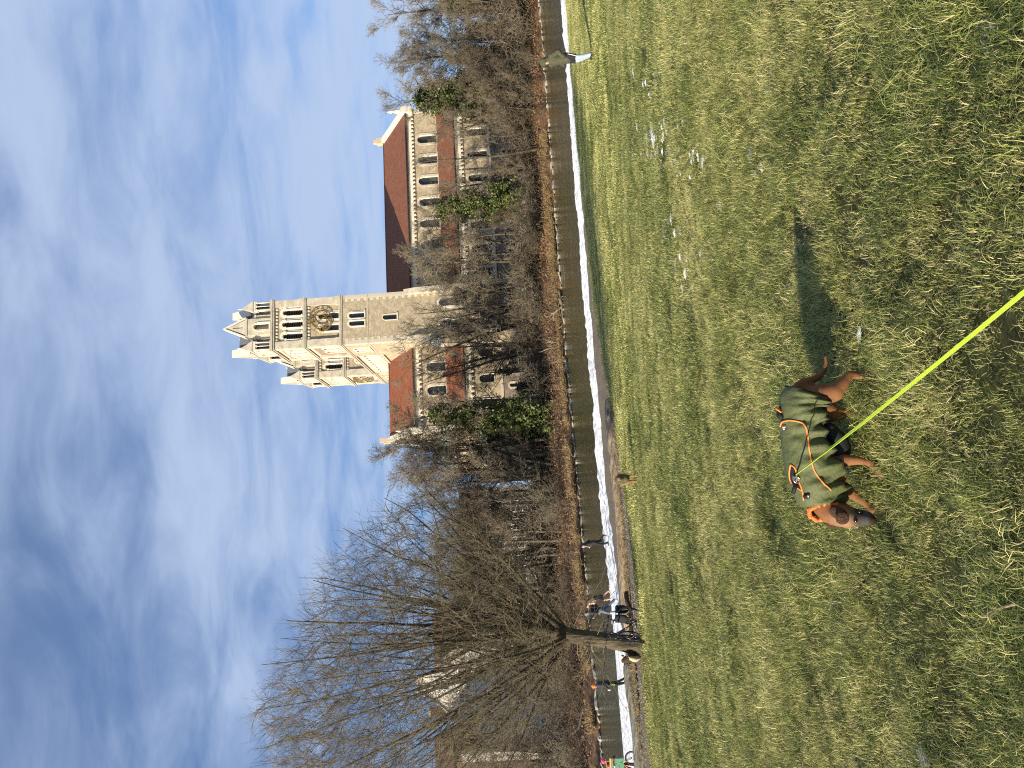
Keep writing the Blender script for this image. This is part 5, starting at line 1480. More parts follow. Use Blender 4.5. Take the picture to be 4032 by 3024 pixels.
# ------------------------------------------------------------------ the dog on the leash
def dog():
    o = np.array([-.38, 4.09, float(meadow_z(np.array([-.38]), np.array([4.09]))[0])])
    D = lambda x, y, d=4.12: at_y(2980 + .446 * x, 1380 + .446 * y, d) - o
    root = empty('dog', tuple(o), 0, 'large brown dog in an orange piped green coat sniffing the grass', 'dog')
    TAN = np.array([.235, .102, .040]); DK = np.array([.05, .026, .015]); GR = np.array([.062, .055, .050]); PALE = np.array([.42, .27, .15])
    sh = []
    C = [D(600, 1350), D(580, 1250), D(545, 1110), D(485, 950), D(440, 780), D(410, 600), D(420, 470), D(450, 405)]
    rr = [.064, .082, .110, .110, .100, .088, .086, .068]
    sh += chain(C, rr)
    sh += chain([D(600, 1150, 4.12), D(650, 1080, 4.12)], [.10, .085])
    HS = D(700, 1440, 4.05)
    sh += chain([D(570, 1280), D(600, 1370, 4.09), D(640, 1430, 4.07), HS], [.076, .066, .058, .056])
    # head: skull, brow, cheeks, muzzle
    sh.append(ellipsoid(HS, (.061, .058, .064)))
    sh += chain([D(700, 1452, 4.05), D(790, 1478, 4.02), D(850, 1487, 4.0)], [.061, .053, .041])
    sh += chain([D(760, 1420, 4.05), D(850, 1455, 4.02)], [.047, .037])
    sh += chain([D(840, 1480, 4.0), D(930, 1490, 3.975), D(1000, 1496, 3.955)], [.039, .034, .030])
    sh += chain([D(870, 1450, 4.01), D(985, 1470, 3.97)], [.036, .028])
    # legs: near fore, far fore, near hind, far hind
    sh += chain([D(640, 1040, 4.09), D(770, 970, 4.05), D(880, 970, 4.03), D(990, 985, 4.02), D(1060, 1050, 4.01), D(1100, 1105, 4.0)], [.052, .034, .024, .0195, .021, .019])
    sh += chain([D(650, 1170, 4.16), D(780, 1225, 4.18), D(900, 1310, 4.19), D(985, 1370, 4.18), D(1015, 1400, 4.16)], [.055, .036, .023, .020, .021])
    sh += chain([D(450, 440, 4.09), D(560, 395, 4.07), D(680, 370, 4.04), D(760, 290, 4.04), D(815, 215, 4.05), D(900, 222, 4.06), D(985, 232, 4.06), D(1015, 262, 4.05)], [.060, .062, .050, .034, .0235, .019, .018, .021])
    sh += chain([D(500, 470, 4.18), D(640, 550, 4.19), D(760, 560, 4.20), D(850, 535, 4.21), D(930, 605, 4.20), D(985, 680, 4.19), D(1000, 715, 4.18)], [.075, .056, .033, .022, .018, .019, .021])
    for (q, y0) in ((D(1108, 1120, 3.985), .016), (D(1100, 1122, 4.02), .016), (D(1090, 1118, 4.03), .015), (D(1022, 275, 4.035), .016), (D(1022, 282, 4.06), .016), (D(1006, 730, 4.17), .016), (D(1010, 722, 4.2), .016), (D(1020, 1410, 4.15), .016)):
        sh.append(ellipsoid(q, (y0 * 1.3, y0, y0 * .9)))
    sh += chain([D(345, 395), D(370, 320), D(410, 285), D(480, 265), D(545, 235), D(590, 180), D(612, 110), D(605, 55)], [.038, .030, .025, .022, .019, .016, .012, .008])
    me = fuse('body', sh, .0085, 5, M['fur'])
    noseP = D(1018, 1500, 3.945)
    def col(V):
        c = np.tile(TAN, (len(V), 1))
        n_ = vnoise(V[:, 0] * 7 + V[:, 1] * 3, V[:, 2] * 7, .35, 2)[:, None]
        c *= .82 + .36 * n_
        c = blend(c, GR, near(V, D(945, 1490, 3.97), .068, .35))
        c = blend(c, GR, near(V, D(1000, 1490, 3.95), .075, .35))
        c = blend(c, DK, near(V, D(870, 1500, 3.96), .026, .6))      # dark round the eyes
        c = blend(c, DK, near(V, D(905, 1420, 3.98), .022, .6))
        c = blend(c, DK * .7, near(V, noseP, .026, .3))
        c = blend(c, DK, near(V, D(800, 1380, 4.09), .075, .8) * .55)
        c = blend(c, PALE, near(V, D(760, 1500, 3.98), .05, 1.2) * .5)
        for p in (D(1100, 1105, 4.0), D(1010, 255, 4.05), D(1000, 710, 4.18)): c = blend(c, PALE, near(V, p, .06, .9) * .6)
        tl = near(V, D(500, 260), .13, .8); c = blend(c, TAN * .55, tl * .7)  # tail fur darkened: the shade it hangs in is painted on
        return c
    paint(me, col); link('body', me, root)
    # ears
    e1 = fuse('ear', [ellipsoid(D(720, 1435, 3.985), (.034, .014, .05), (0, rad(25), 0)), ellipsoid(D(755, 1480, 3.955), (.036, .012, .04), (rad(10), rad(10), 0)), capsule(D(690, 1400, 4.0), .022, D(725, 1430, 3.985), .026)], .006, 3, M['fur_dark'])
    link('ear', e1, root)
    e2 = fuse('ear', [capsule(D(660, 1490, 4.11), .02, D(645, 1545, 4.12), .014), ellipsoid(D(655, 1535, 4.12), (.022, .014, .028))], .006, 3, M['fur_dark'])
    link('ear', e2, root)
    for p in (D(872, 1502, 3.955), D(906, 1422, 3.965)):
        m = MB(); m.ball(p, .0105, 10); m.build('eye', M['eye'], root)
    m = fuse('nose', [ellipsoid(noseP, (.017, .015, .013)), ellipsoid(noseP + np.array([.004, .004, -.006]), (.013, .012, .012))], .004, 2, M['eye']); link('nose', m, root)
    m = MB(); m.tube([D(1008, 1470, 3.95), D(985, 1455, 3.965), D(940, 1440, 3.985)], [.004, .005, .004], 6); m.build('mouth', M['eye'], root)
    # the coat: rings along the back, open below
    st = [ # centre, half width, half height, lowest angle near side, wrinkle
        (D(598, 1388, 4.095), 0.090, 0.093, 178), (D(584, 1335), 0.102, 0.110, 178), (D(560, 1260), 0.121, 0.131, 159), (D(535, 1180), 0.127, 0.142, 143),
        (D(520, 1090), 0.132, 0.150, 137), (D(495, 990), 0.132, 0.150, 129), (D(470, 890), 0.129, 0.145, 123), (D(452, 790), 0.123, 0.139, 117), (D(438, 690), 0.119, 0.134, 113),
        (D(425, 600), 0.119, 0.131, 121), (D(425, 520), 0.121, 0.130, 127), (D(430, 460), 0.123, 0.129, 129), (D(440, 410), 0.121, 0.125, 129), (D(452, 372), 0.115, 0.116, 121)]
    Cc = np.array([s[0] for s in st]); ts = np.linspace(0, len(st) - 1, 66); idx = np.arange(len(st))
    f = lambda a: np.interp(ts, idx, a)
    cen = np.stack([f(Cc[:, i]) for i in range(3)], 1); ha = f([s[1] for s in st]); hb = f([s[2] for s in st]); am = f([s[3] for s in st])
    na = 60; V = []
    rng = np.random.default_rng(2)
    for i in range(len(ts)):
        t = unit(cen[min(i + 1, len(ts) - 1)] - cen[max(i - 1, 0)])
        side = np.array([0, -1., 0]); side = unit(side - t * (side @ t)); wv = np.cross(t, side); wv *= np.sign(wv[2]) or 1
        for j in range(na):
            u = j / (na - 1) * 2 - 1
            ph = rad(am[i]) * u
            # folds run down the flank, from the back towards the hem
            s_ = ts[i] / (len(st) - 1)
            drop = max(0, abs(u) - .25)
            wr = .025 * drop * (math.sin(s_ * 46 + abs(u) * 5.5 + 1.2 * math.sin(s_ * 11)) + .6 * math.sin(s_ * 83 - abs(u) * 7 + 2))
            wr += .010 * (float(vnoise(np.array([s_ * 9]), np.array([u * 3.]), .8, 3)[0]) - .5)
            flare = 1 + .10 * max(0, abs(u) - .75) / .25
            P = cen[i] + (hb[i] + wr) * math.cos(ph) * wv + (ha[i] * flare + wr) * math.sin(ph) * side
            V.append(P)
    n = len(ts); ii = np.arange(n - 1)[:, None]; jj = np.arange(na - 1)[None, :]
    Q = np.stack([ii * na + jj, ii * na + jj + 1, (ii + 1) * na + jj + 1, (ii + 1) * na + jj], -1).reshape(-1, 4)
    cm = raw_mesh('coat', V, Q, M['coat'], smooth=True)
    co = link('coat', cm, root); sl = co.modifiers.new('thickness', 'SOLIDIFY'); sl.thickness = .005; sl.offset = -1
    bvh = BVHTree.FromPolygons([Vector(v) for v in V], [tuple(q) for q in Q.tolist()])
    def on_coat(x, y, lift=.004):
        d = Vector(ray(2980 + .446 * x, 1380 + .446 * y)).normalized(); c0 = Vector(CAM - o)
        h = bvh.ray_cast(c0, d)
        if h[0] is None: return None
        nrm = h[1] if h[1].dot(d) < 0 else -h[1]
        return np.array(h[0] + nrm * lift)
    def line(name, pts, r, m, closed=False, sub=6):
        P = []
        for (a, b) in zip(pts[:-1], pts[1:]):
            for k in range(sub):
                q = on_coat(a[0] + (b[0] - a[0]) * k / sub, a[1] + (b[1] - a[1]) * k / sub)
                if q is not None: P.append(q)
        q = on_coat(*pts[-1])
        if q is not None: P.append(q)
        mb = MB()
        if len(P) > 2: mb.tube(P, r, 6); mb.build(name, m, co)
    def smooth_pts(pts, k=5):
        P = np.array(pts, float); t = np.arange(len(P)); tt = np.linspace(0, len(P) - 1, (len(P) - 1) * k + 1); out_ = []
        for q in tt:
            i = int(min(q, len(P) - 2)); u = q - i
            p0, p1, p2, p3 = P[max(i - 1, 0)], P[i], P[i + 1], P[min(i + 2, len(P) - 1)]
            out_.append(.5 * ((2 * p1) + (-p0 + p2) * u + (2 * p0 - 5 * p1 + 4 * p2 - p3) * u * u + (-p0 + 3 * p1 - 3 * p2 + p3) * u ** 3))
        return [tuple(p) for p in out_]
    line('piping', smooth_pts([(212, 672), (228, 632), (280, 618), (345, 622), (405, 645), (440, 700), (455, 800), (468, 900), (490, 1010), (535, 1105), (595, 1180), (655, 1232)]), .0042, M['coat_orange'], sub=2)
    line('zip_edge', smooth_pts([(302, 1010), (292, 1080), (302, 1150), (345, 1200), (405, 1240)]), .0042, M['coat_orange'], sub=2)
    line('zip_edge', smooth_pts([(302, 1008), (335, 1030), (355, 1080), (368, 1140), (392, 1195), (405, 1238)]), .0046, M['coat_orange'], sub=2)
    line('zip_edge', smooth_pts([(405, 1240), (412, 1275), (416, 1318)]), .0046, M['coat_orange'], sub=3)
    def patch(name, poly, m, lift=.003):
        P = [on_coat(x, y, lift) for x, y in poly]; P = [p for p in P if p is not None]
        if len(P) < 3: return
        mb = MB(); c = sum(P) / len(P)
        mb.add([c] + P, [(0, i + 1, (i + 1) % len(P) + 1) for i in range(len(P))], 0); mb.build(name, m, co)
    patch('harness_opening', smooth_pts([(302, 1012), (292, 1080), (302, 1150), (345, 1200), (405, 1238), (392, 1195), (368, 1140), (352, 1080), (330, 1030)], 3), M['coat_dark'])
    patch('label', [(228, 660), (258, 655), (267, 702), (236, 708)], M['patch'], .004)
    patch('label_mark', [(231, 663), (256, 659), (257, 667), (232, 671)], M['red'], .0055)
    patch('label_mark', [(234, 676), (258, 671), (260, 682), (236, 688)], M['white_cloth'], .0055)
    patch('label_mark', [(238, 692), (252, 689), (254, 699), (240, 702)], M['white_cloth'], .0055)
    # harness ring with snap hook
    rp_ = on_coat(362, 1135, .012)
    h = MB(); h.loop([rp_ + np.array([.016 * math.cos(a), -.004, .016 * math.sin(a)]) for a in np.linspace(0, 2 * math.pi, 13)[:-1]], .0035, 6, 0)
    h.tube([rp_ + np.array([-.05, .004, .012]), rp_, rp_ + np.array([.03, -.004, -.002])], [.005, .006, .005], 8, 0)
    h.tube([rp_ + np.array([-.07, .01, .02]), rp_ + np.array([-.02, .0, .004])], .011, 6, 1)
    h.build('harness_ring', [M['steel'], M['coat_dark']], root)
    # strap ring on the neck
    q = on_coat(440, 1285, .006)
    h = MB(); h.tube([on_coat(425, 1290, .003), q, on_coat(462, 1280, .003)], .013, 8, 0); h.ball(on_coat(460, 1280, .012), .009, 8, 1); h.build('toggle', [M['coat_dark'], M['steel']], co)
    # binding along the two long hems, the rump strap and the little loop
    bd = MB()
    for j in (0, na - 1): bd.tube([V[i * na + j] for i in range(n)], .004, 6)
    bd.tube([V[(n - 1) * na + j] for j in range(na)], .004, 6); bd.build('hem_binding', M['coat_dark'], co)
    cl = MB()
    for i in range(64):   # crumpled orange lining in the collar
        j = int((i + .5) / 64 * (na - 1)); p = np.array(V[j]); c = cen[0]; inn = p + (c - p) * .10
        t = unit(cen[0] - cen[3])
        cl.ball(inn + t * rng.uniform(.010, .030), rng.uniform(.011, .016), 8, 0, (1, 1, .8))
    cl.build('collar_lining', M['orange_lining'], co)
    lo = MB(); a = D(235, 540, 4.1)
    lo.tube([D(232, 548, 4.11), D(200, 520, 4.10), D(168, 500, 4.10), D(172, 515, 4.09), D(205, 540, 4.09), D(234, 552, 4.1)], .0045, 6, 0)
    lo.build('loop', M['coat_orange'], co)
    lo = MB(); lo.tube([D(225, 600, 4.08), D(200, 570, 4.1), D(205, 530, 4.12), D(250, 470, 4.12)], [.012, .016, .016, .012], 8, 0); lo.build('rump_strap', M['coat_dark'], co)
    m = fuse('rump_lining', [ellipsoid(D(318, 400, 4.12), (.045, .06, .04), (0, rad(-30), 0)), ellipsoid(D(345, 385, 4.08), (.035, .045, .035))], .008, 4, M['navy']); link('rump_lining', m, co)
    m = fuse('belly_band', chain([D(640, 700, 4.1), D(720, 800, 4.1), D(735, 870, 4.1), D(700, 960, 4.1)], [.04, .05, .055, .04]) + [ellipsoid(D(715, 860, 4.14), (.10, .08, .06))], .01, 4, M['coat_dark']); link('belly_band', m, co)
    return o, o + rp_
DOG_O, RING = dog()

# leash: a flat neon strap from the photographer's hand to the ring
def leash():
    A = RING + np.array([.03, -.005, 0]); B = at_y(4040, 1125, 1.98); C_ = B + (B - A) * .42
    e = MB(); n = 40; Vv = []
    for i in range(n):
        t = i / (n - 1); P = A + (C_ - A) * t; P = P + np.array([0, 0, -.02 * math.sin(math.pi * t)])
        d = unit(C_ - A); view = unit(P - CAM); wv = unit(np.cross(d, view)); nv = np.cross(wv, d)
        an = rad(70) * (1 - min(1, t / .55)) ** 1.3 + rad(12); h = .0062 * (wv * math.cos(an) + nv * math.sin(an)); th = .0012 * unit(np.cross(d, h))
        Vv += [P - h - th, P + h - th, P + h + th, P - h + th]
    Q = [(i * 4 + a, i * 4 + (a + 1) % 4, (i + 1) * 4 + (a + 1) % 4, (i + 1) * 4 + a) for i in range(n - 1) for a in range(4)]
    o = e.add(Vv, Q).build('leash', M['leash'])
    tag(o, 'neon yellow strap leash running from the dog to the lower right corner', 'leash')
leash()

# second dog, coming towards the camera
def far_dog(X, Y, label, yaw):
    p = on_meadow(X, Y); root = empty('dog', (p[0], p[1], float(meadow_z(p[:1], p[1:2])[0])), yaw, label, 'dog')
    sh = chain([(-.28, 0, .42), (0, 0, .43), (.22, 0, .43)], [.10, .115, .12]) + chain([(.22, 0, .45), (.36, 0, .50)], [.09, .07])
    sh += [ellipsoid((.42, 0, .50), (.085, .07, .07))] + chain([(.46, 0, .48), (.56, 0, .43)], [.05, .036])
    for sx_, sy_, k in ((.2, .07, .06), (.2, -.07, -.04)): sh += chain([(sx_, sy_, .38), (sx_ + k * .4, sy_, .2), (sx_ + k, sy_, .03), (sx_ + k + .05, sy_, .02)], [.055, .03, .022, .024])
    for sy_, k in ((.08, -.05), (-.08, .1)): sh += chain([(-.26, sy_, .38), (-.2 + k, sy_, .26), (-.32 + k, sy_, .14), (-.28 + k, sy_, .025), (-.23 + k, sy_, .02)], [.08, .055, .024, .022, .024])
    sh += chain([(-.36, 0, .46), (-.5, .03, .52), (-.62, .03, .62)], [.022, .017, .01])
    me = fuse('body', sh, .012, 4, M['fur'])
    T = np.array([.30, .15, .075]); K = np.array([.04, .025, .018])
    paint(me, lambda V: blend(np.tile(T, (len(V), 1)), K, near(V, (.53, 0, .44), .07, .6))); link('body', me, root)
    ct = fuse('coat', chain([(-.3, 0, .44), (0, 0, .45), (.24, 0, .45)], [.125, .14, .145]) + chain([(.2, 0, .40), (.25, 0, .36)], [.14, .12]), .014, 5, M['coat']); link('coat', ct, root)
    m = MB(); m.tube([(.33, .085 * math.cos(a), .46 + .085 * math.sin(a)) for a in np.linspace(2.6, 5.2, 9)], .016, 6); m.build('collar_lining', M['orange_lining'], root)
    for s in (-1, 1):
        m = fuse('ear', [ellipsoid((.40, s * .075, .50), (.03, .014, .05))], .006, 2, M['fur_dark']); link('ear', m, root)
        e_ = MB(); e_.ball((.49, s * .038, .525), .011, 8); e_.build('eye', M['eye'], root)
    n_ = MB(); n_.ball((.59, 0, .435), .018, 8); n_.build('nose', M['eye'], root)
far_dog(2512, 1884, 'second dog in a green coat walking towards the camera near the long log', rad(-80))

# ------------------------------------------------------------------ people
def hand(shapes, wrist, fdir, pdir, s=1., curl=.6):
    """palm, four fingers and a thumb; fdir along the fingers, pdir the way the palm faces"""
    f = unit(np.array(fdir, float)); p = unit(np.array(pdir, float) - f * (np.array(pdir, float) @ f)); sd = np.cross(f, p)
    wv = np.array(wrist, float); c = wv + f * .045 * s
    shapes += chain([wv, wv + f * .03 * s], [.026 * s, .03 * s])
    for q in (-1.5, -.5, .5, 1.5): shapes.append(capsule(wv + f * .02 * s + sd * q * .010 * s, .015 * s, wv + f * .085 * s + sd * q * .018 * s, .014 * s))
    for q, ln in zip((-1.5, -.5, .5, 1.5), (.062, .075, .08, .072)):
        k0 = wv + f * .085 * s + sd * q * .0195 * s; k1 = k0 + unit(f * (1 - curl * .5) + p * curl * .6) * ln * .55 * s; k2 = k1 + unit(f * (1 - curl) + p * curl) * ln * .5 * s
        shapes += chain([k0, k1, k2], [.0115 * s, .0105 * s, .0095 * s])
    t0 = wv + f * .025 * s + sd * -.028 * s; t1 = t0 + unit(f * .6 - sd * .7 + p * .3) * .04 * s; t2 = t1 + unit(f * .8 - sd * .2 + p * .5) * .032 * s
    shapes += chain([t0, t1, t2], [.016 * s, .013 * s, .011 * s])
def person(label, loc, yaw, J, sc=1., skin='skin', bare=False, hair=None, hands=(True, True), hand_dirs=None):
    """J: joints in metres (forward, left, up). returns root and joints"""
    root = empty('person', tuple(loc), yaw, label, 'person'); root.scale = (sc, sc, sc)
    g = lambda k: np.array(J[k], float)
    sh = chain([g('pelvis'), g('waist'), g('chest')], [.125, .115, .14]) + chain([g('chest'), g('neck')], [.12, .055]) + chain([g('neck'), g('head')], [.052, .06])
    for s in 'LR':
        sh += chain([g('chest'), g('sh' + s)], [.11, .062])
        sh += chain([g('sh' + s), g('el' + s), g('wr' + s)], [.056, .042, .029])
        sh += chain([g('pelvis'), g('hip' + s)], [.11, .092]) + chain([g('hip' + s), g('kn' + s)], [.088, .056])
        m_ = g('kn' + s) * .68 + g('an' + s) * .32
        sh += chain([g('kn' + s), m_, g('an' + s)], [.054, .056, .036]) + chain([g('an' + s), g('to' + s)], [.038, .028])
        fd = unit(g('wr' + s) - g('el' + s))
        pd = (hand_dirs or {}).get(s, (0, -1 if s == 'L' else 1, 0))
        hand(sh, g('wr' + s), fd, pd)
    H = g('head'); fd = unit(g('face') - H)
    sd = np.cross([0, 0, 1.], fd); sd = unit(sd); ud = np.cross(fd, sd)
    sh.append(ellipsoid(H + ud * .03, (.095, .08, .10))); sh.append(capsule(H + fd * .03, .072, H + fd * .035 - ud * .06, .052))
    sh.append(capsule(H + fd * .09 + ud * .012, .012, H + fd * .112 - ud * .022, .017))       # nose
    sh += chain([H + fd * .088 - ud * .062 - sd * .022, H + fd * .096 - ud * .062, H + fd * .088 - ud * .062 + sd * .022], [.010, .012, .010])   # lips
    for q in (-1, 1): sh.append(ellipsoid(H + sd * q * .082 - ud * .005, (.022, .014, .032)))
    me = fuse('body', sh, .0115, 3, M[skin]); link('body', me, root)
    for q in (-1, 1):
        e_ = MB(); e_.ball(H + fd * .083 + sd * q * .032 + ud * .012, .0115, 8); e_.build('eye', M['eye'], root)
    if hair:
        m = fuse('hair', [ellipsoid(H + ud * .045 - fd * .018, (.10, .088, .098)), capsule(H - fd * .06 + ud * .02, .055, H - fd * .055 - ud * .05, .04)], .012, 3, M[hair]); link('hair', m, root)
    return root, g, (H, fd, sd, ud)
def garment(name, root, shapes, m, voxel=.016, smooth=4, parent=None): return link(name, fuse(name, shapes, voxel, smooth, M[m]), parent or root)
def jacket(root, g, m, r=.03, sleeve=.022, hem=None, long=.0, elbow=1.):
    sh = chain([g('pelvis') + np.array([0, 0, .02 - long]), g('waist'), g('chest')], [.125 + r, .118 + r, .14 + r]) + chain([g('chest'), g('neck')], [.12 + r, .065 + r * .5])
    for s in 'LR':
        w_ = g('el' + s) + (g('wr' + s) - g('el' + s)) * .93
        sh += chain([g('chest'), g('sh' + s)], [.11 + r * .8, .066 + sleeve]) + chain([g('sh' + s), g('el' + s), w_], [.058 + sleeve, .046 + sleeve, .034 + sleeve * .8])
    return garment('jacket', root, sh, m)
def trousers(root, g, m, r=.02, name='trousers', upto=1., part=('hip', 'kn', 'an')):
    sh = chain([g('pelvis') + np.array([0, 0, .04]), g('pelvis')], [.125 + r * .6, .125 + r])
    for s in 'LR':
        sh += chain([g('pelvis'), g('hip' + s)], [.115 + r, .095 + r])
        a = g('hip' + s); b = g('kn' + s); c = g('an' + s)
        if upto <= .5: sh += chain([a, a + (b - a) * upto * 2], [.092 + r, .075 + r])
        else: sh += chain([a, b, b + (c - b) * .95], [.09 + r, .062 + r, .046 + r])
    return garment(name, root, sh, m)
def shoes(root, g, m, names='shoe'):
    for s in 'LR':
        a, t = g('an' + s), g('to' + s); d = unit((t - a) * np.array([1, 1, .6]))
        garment(names, root, chain([a - d * .04 + np.array([0, 0, -.02]), t + np.array([0, 0, .004]), t + d * .03], [.047, .042, .032]) + chain([a, a + np.array([0, 0, .03])], [.047, .046]), m, .011, 3)

def meadow_pt(x, y): return (x, y, float(meadow_z(np.array([x]), np.array([y]))[0]))
# man in the hooded parka, walking left on the meadow
J = dict(pelvis=(0, 0, .95), waist=(.02, 0, 1.10), chest=(.03, 0, 1.32), neck=(.07, 0, 1.50), head=(.10, 0, 1.61), face=(.30, .07, 1.55),
         shL=(.03, .19, 1.42), shR=(.03, -.19, 1.42), elL=(-.07, .25, 1.17), elR=(-.07, -.25, 1.17), wrL=(.05, .10, 1.05), wrR=(.05, -.10, 1.05),
         hipL=(0, .09, .92), hipR=(0, -.09, .92), knL=(.10, .10, .50), knR=(.02, -.10, .50), anL=(.03, .10, .09), anR=(-.12, -.10, .09), toL=(.19, .10, .04), toR=(.03, -.11, .04))
p = on_meadow(2340, 222)
root, g, hd = person('man in an olive hooded parka and light blue jeans walking across the meadow', tuple(np.array(meadow_pt(p[0] + .02, p[1])) + np.array([0, 0, .045])), rad(200), J, .985)
H, fd, sd, ud = hd
trousers(root, g, 'jeans', .022); shoes(root, g, 'black')
garment('black_shorts', root, [s for k in 'LR' for s in chain([g('pelvis'), g('hip' + k), g('hip' + k) * .35 + g('kn' + k) * .65], [.155, .125, .108])], 'black')
m = MB(); m.tube([np.array((.02, .215, .86)), np.array((.08, .22, .72)), np.array((.12, .215, .60))], .012, 6); m.build('stripe', M['white_cloth'], root)
garment('jacket', root, chain([g('pelvis') + np.array([0, 0, -.06]), g('waist'), g('chest')], [.185, .175, .185]) + chain([g('chest'), g('neck')], [.175, .10]) + chain([g('shL') * .8 + g('chest') * .2, g('shR') * .8 + g('chest') * .2], [.10, .10]), 'parka', .014, 3)
for s in 'LR': garment('sleeve', root, chain([g('sh' + s), g('el' + s), g('el' + s) * .3 + np.array((.07, .16 if s == 'L' else -.16, 1.03)) * .7], [.105, .088, .07]) + [ellipsoid(g('el' + s) + np.array([0, 0, .07]), (.10, .085, .03)), ellipsoid(g('el' + s) * .5 + g('sh' + s) * .5, (.10, .09, .035))], 'parka', .011, 2)
garment('jacket_pocket', root, [ellipsoid((.06, .20, 1.02), (.10, .07, .08)), ellipsoid((.06, -.20, 1.02), (.10, .07, .08))], 'parka')
garment('hood', root, [ellipsoid(H - fd * .055 + ud * .05, (.15, .14, .16)), capsule(H - fd * .06, .13, g('neck') + np.array([-.04, 0, -.01]), .14), capsule(H + ud * .11 - fd * .02, .06, H + ud * .10 + fd * .05, .05)], 'parka', .014, 3)
# runner in black, moving left
z0 = -1.40
J = dict(pelvis=(0, 0, .93), waist=(.03, 0, 1.08), chest=(.09, 0, 1.30), neck=(.14, 0, 1.46), head=(.18, 0, 1.56), face=(.38, .05, 1.52),
         shL=(.10, .18, 1.40), shR=(.08, -.18, 1.40), elL=(.00, .24, 1.14), elR=(-.08, -.25, 1.16), wrL=(.20, .16, 1.18), wrR=(.14, -.18, 1.10),
         hipL=(0, .09, .90), hipR=(0, -.09, .90), knL=(.14, .09, .50), knR=(-.06, -.09, .49), anL=(.05, .09, .09), anR=(-.38, -.09, .30), toL=(.20, .09, .04), toR=(-.36, -.09, .17))
q = at_z(2398, 2132, -1.4)
root, g, hd = person('runner dressed all in black with one foot lifted on the snowy shore', (q[0], q[1], z0), rad(180), J, .92, hair='black')
jacket(root, g, 'black', .02, .018); trousers(root, g, 'black', .012); shoes(root, g, 'dark_jacket')
H, fd, sd, ud = hd
m = MB(); m.tube([g('shL') + np.array([.09, -.02, .05]), g('chest') + np.array([.155, .05, -.02]), g('waist') + np.array([.15, .03, .0])], .014, 6); m.build('white_cable', M['white_cloth'], root)
# shirtless man
J = dict(pelvis=(0, 0, .93), waist=(.08, 0, 1.07), chest=(.20, 0, 1.25), neck=(.32, 0, 1.37), head=(.40, 0, 1.45), face=(.58, .05, 1.36),
         shL=(.22, .19, 1.33), shR=(.22, -.19, 1.33), elL=(.20, .27, 1.04), elR=(.10, -.25, 1.05), wrL=(.36, .12, 1.15), wrR=(.30, -.10, 1.12),
         hipL=(0, .09, .90), hipR=(0, -.09, .90), knL=(.10, .10, .50), knR=(-.10, -.09, .51), anL=(.06, .10, .08), anR=(-.34, -.09, .22), toL=(.22, .10, .03), toR=(-.24, -.09, .10))
q = at_z(2412, 2352, -1.4)
root, g, hd = person('shirtless barefoot man in black shorts jogging on the snowy shore', (q[0], q[1], z0), rad(184), J, .98, hair='black')
trousers(root, g, 'black', .02, 'shorts', .40)
# man in a cap with a black backpack
J = dict(pelvis=(0, 0, .95), waist=(.02, 0, 1.10), chest=(.05, 0, 1.33), neck=(.09, 0, 1.50), head=(.13, 0, 1.60), face=(.32, .06, 1.55),
         shL=(.06, .19, 1.42), shR=(.05, -.19, 1.42), elL=(.10, .24, 1.15), elR=(-.04, -.26, 1.15), wrL=(.30, .14, 1.27), wrR=(.16, -.22, 1.02),
         hipL=(0, .09, .92), hipR=(0, -.09, .92), knL=(.14, .10, .53), knR=(-.18, -.09, .52), anL=(.12, .10, .09), anR=(-.46, -.09, .17), toL=(.28, .10, .05), toR=(-.36, -.09, .05))
q = at_z(2438, 2398, -1.4)
root, g, hd = person('man in a teal cap with black backpack and jeans striding along the snowy shore', (q[0], q[1], z0), rad(186), J, 1.0, hair='black', hand_dirs={'L': (-.6, -.3, .5)})
H, fd, sd, ud = hd
jacket(root, g, 'dark_jacket', .03, .022); trousers(root, g, 'jeans_dark', .022); shoes(root, g, 'white_cloth')
garment('backpack', root, [ellipsoid((-.17, 0, 1.26), (.11, .17, .25)), ellipsoid((-.22, 0, 1.18), (.08, .14, .14))], 'black', .016)
garment('sunlit_shin', root, chain([g('knL'), g('anL')], [.083, .072]), 'jeans')  # paler cloth over one shin: sunlight painted into the jeans colour
garment('cap', root, [ellipsoid(H + ud * .075, (.105, .092, .07)), capsule(H + fd * .08 + ud * .06, .03, H + fd * .16 + ud * .045, .022)], 'teal', .011, 3)
m = MB(); w_ = g('wrL') + np.array([.12, -.05, .05]); m.box(w_[0] - .01, w_[0] + .01, w_[1] - .035, w_[1] + .035, w_[2] - .07, w_[2] + .07); m.build('phone', M['bike_black'], root)
# person with the orange beanie
J = dict(pelvis=(0, 0, .94), waist=(0, 0, 1.09), chest=(.03, 0, 1.32), neck=(.05, 0, 1.49), head=(.08, 0, 1.59), face=(.26, .09, 1.57),
         shL=(.04, .20, 1.41), shR=(.02, -.19, 1.41), elL=(.08, .30, 1.15), elR=(-.10, -.26, 1.14), wrL=(.24, .27, .98), wrR=(.02, -.27, .95),
         hipL=(0, .09, .91), hipR=(0, -.09, .91), knL=(.06, .10, .50), knR=(-.04, -.09, .50), anL=(.00, .10, .09), anR=(-.20, -.09, .12), toL=(.15, .10, .04), toR=(-.07, -.09, .04))
q = at_z(2470, 2688, -1.4)
root, g, hd = person('person in a bright orange beanie and dark jacket holding something white', (q[0], q[1], z0), rad(205), J, .97, hair=None)
H, fd, sd, ud = hd
jacket(root, g, 'dark_jacket', .045, .035); trousers(root, g, 'black', .014); shoes(root, g, 'black')
garment('beanie', root, [ellipsoid(H + ud * .06 - fd * .012, (.118, .106, .098)), capsule(H + ud * .14, .03, H + ud * .16, .025)], 'orange', .011, 3)
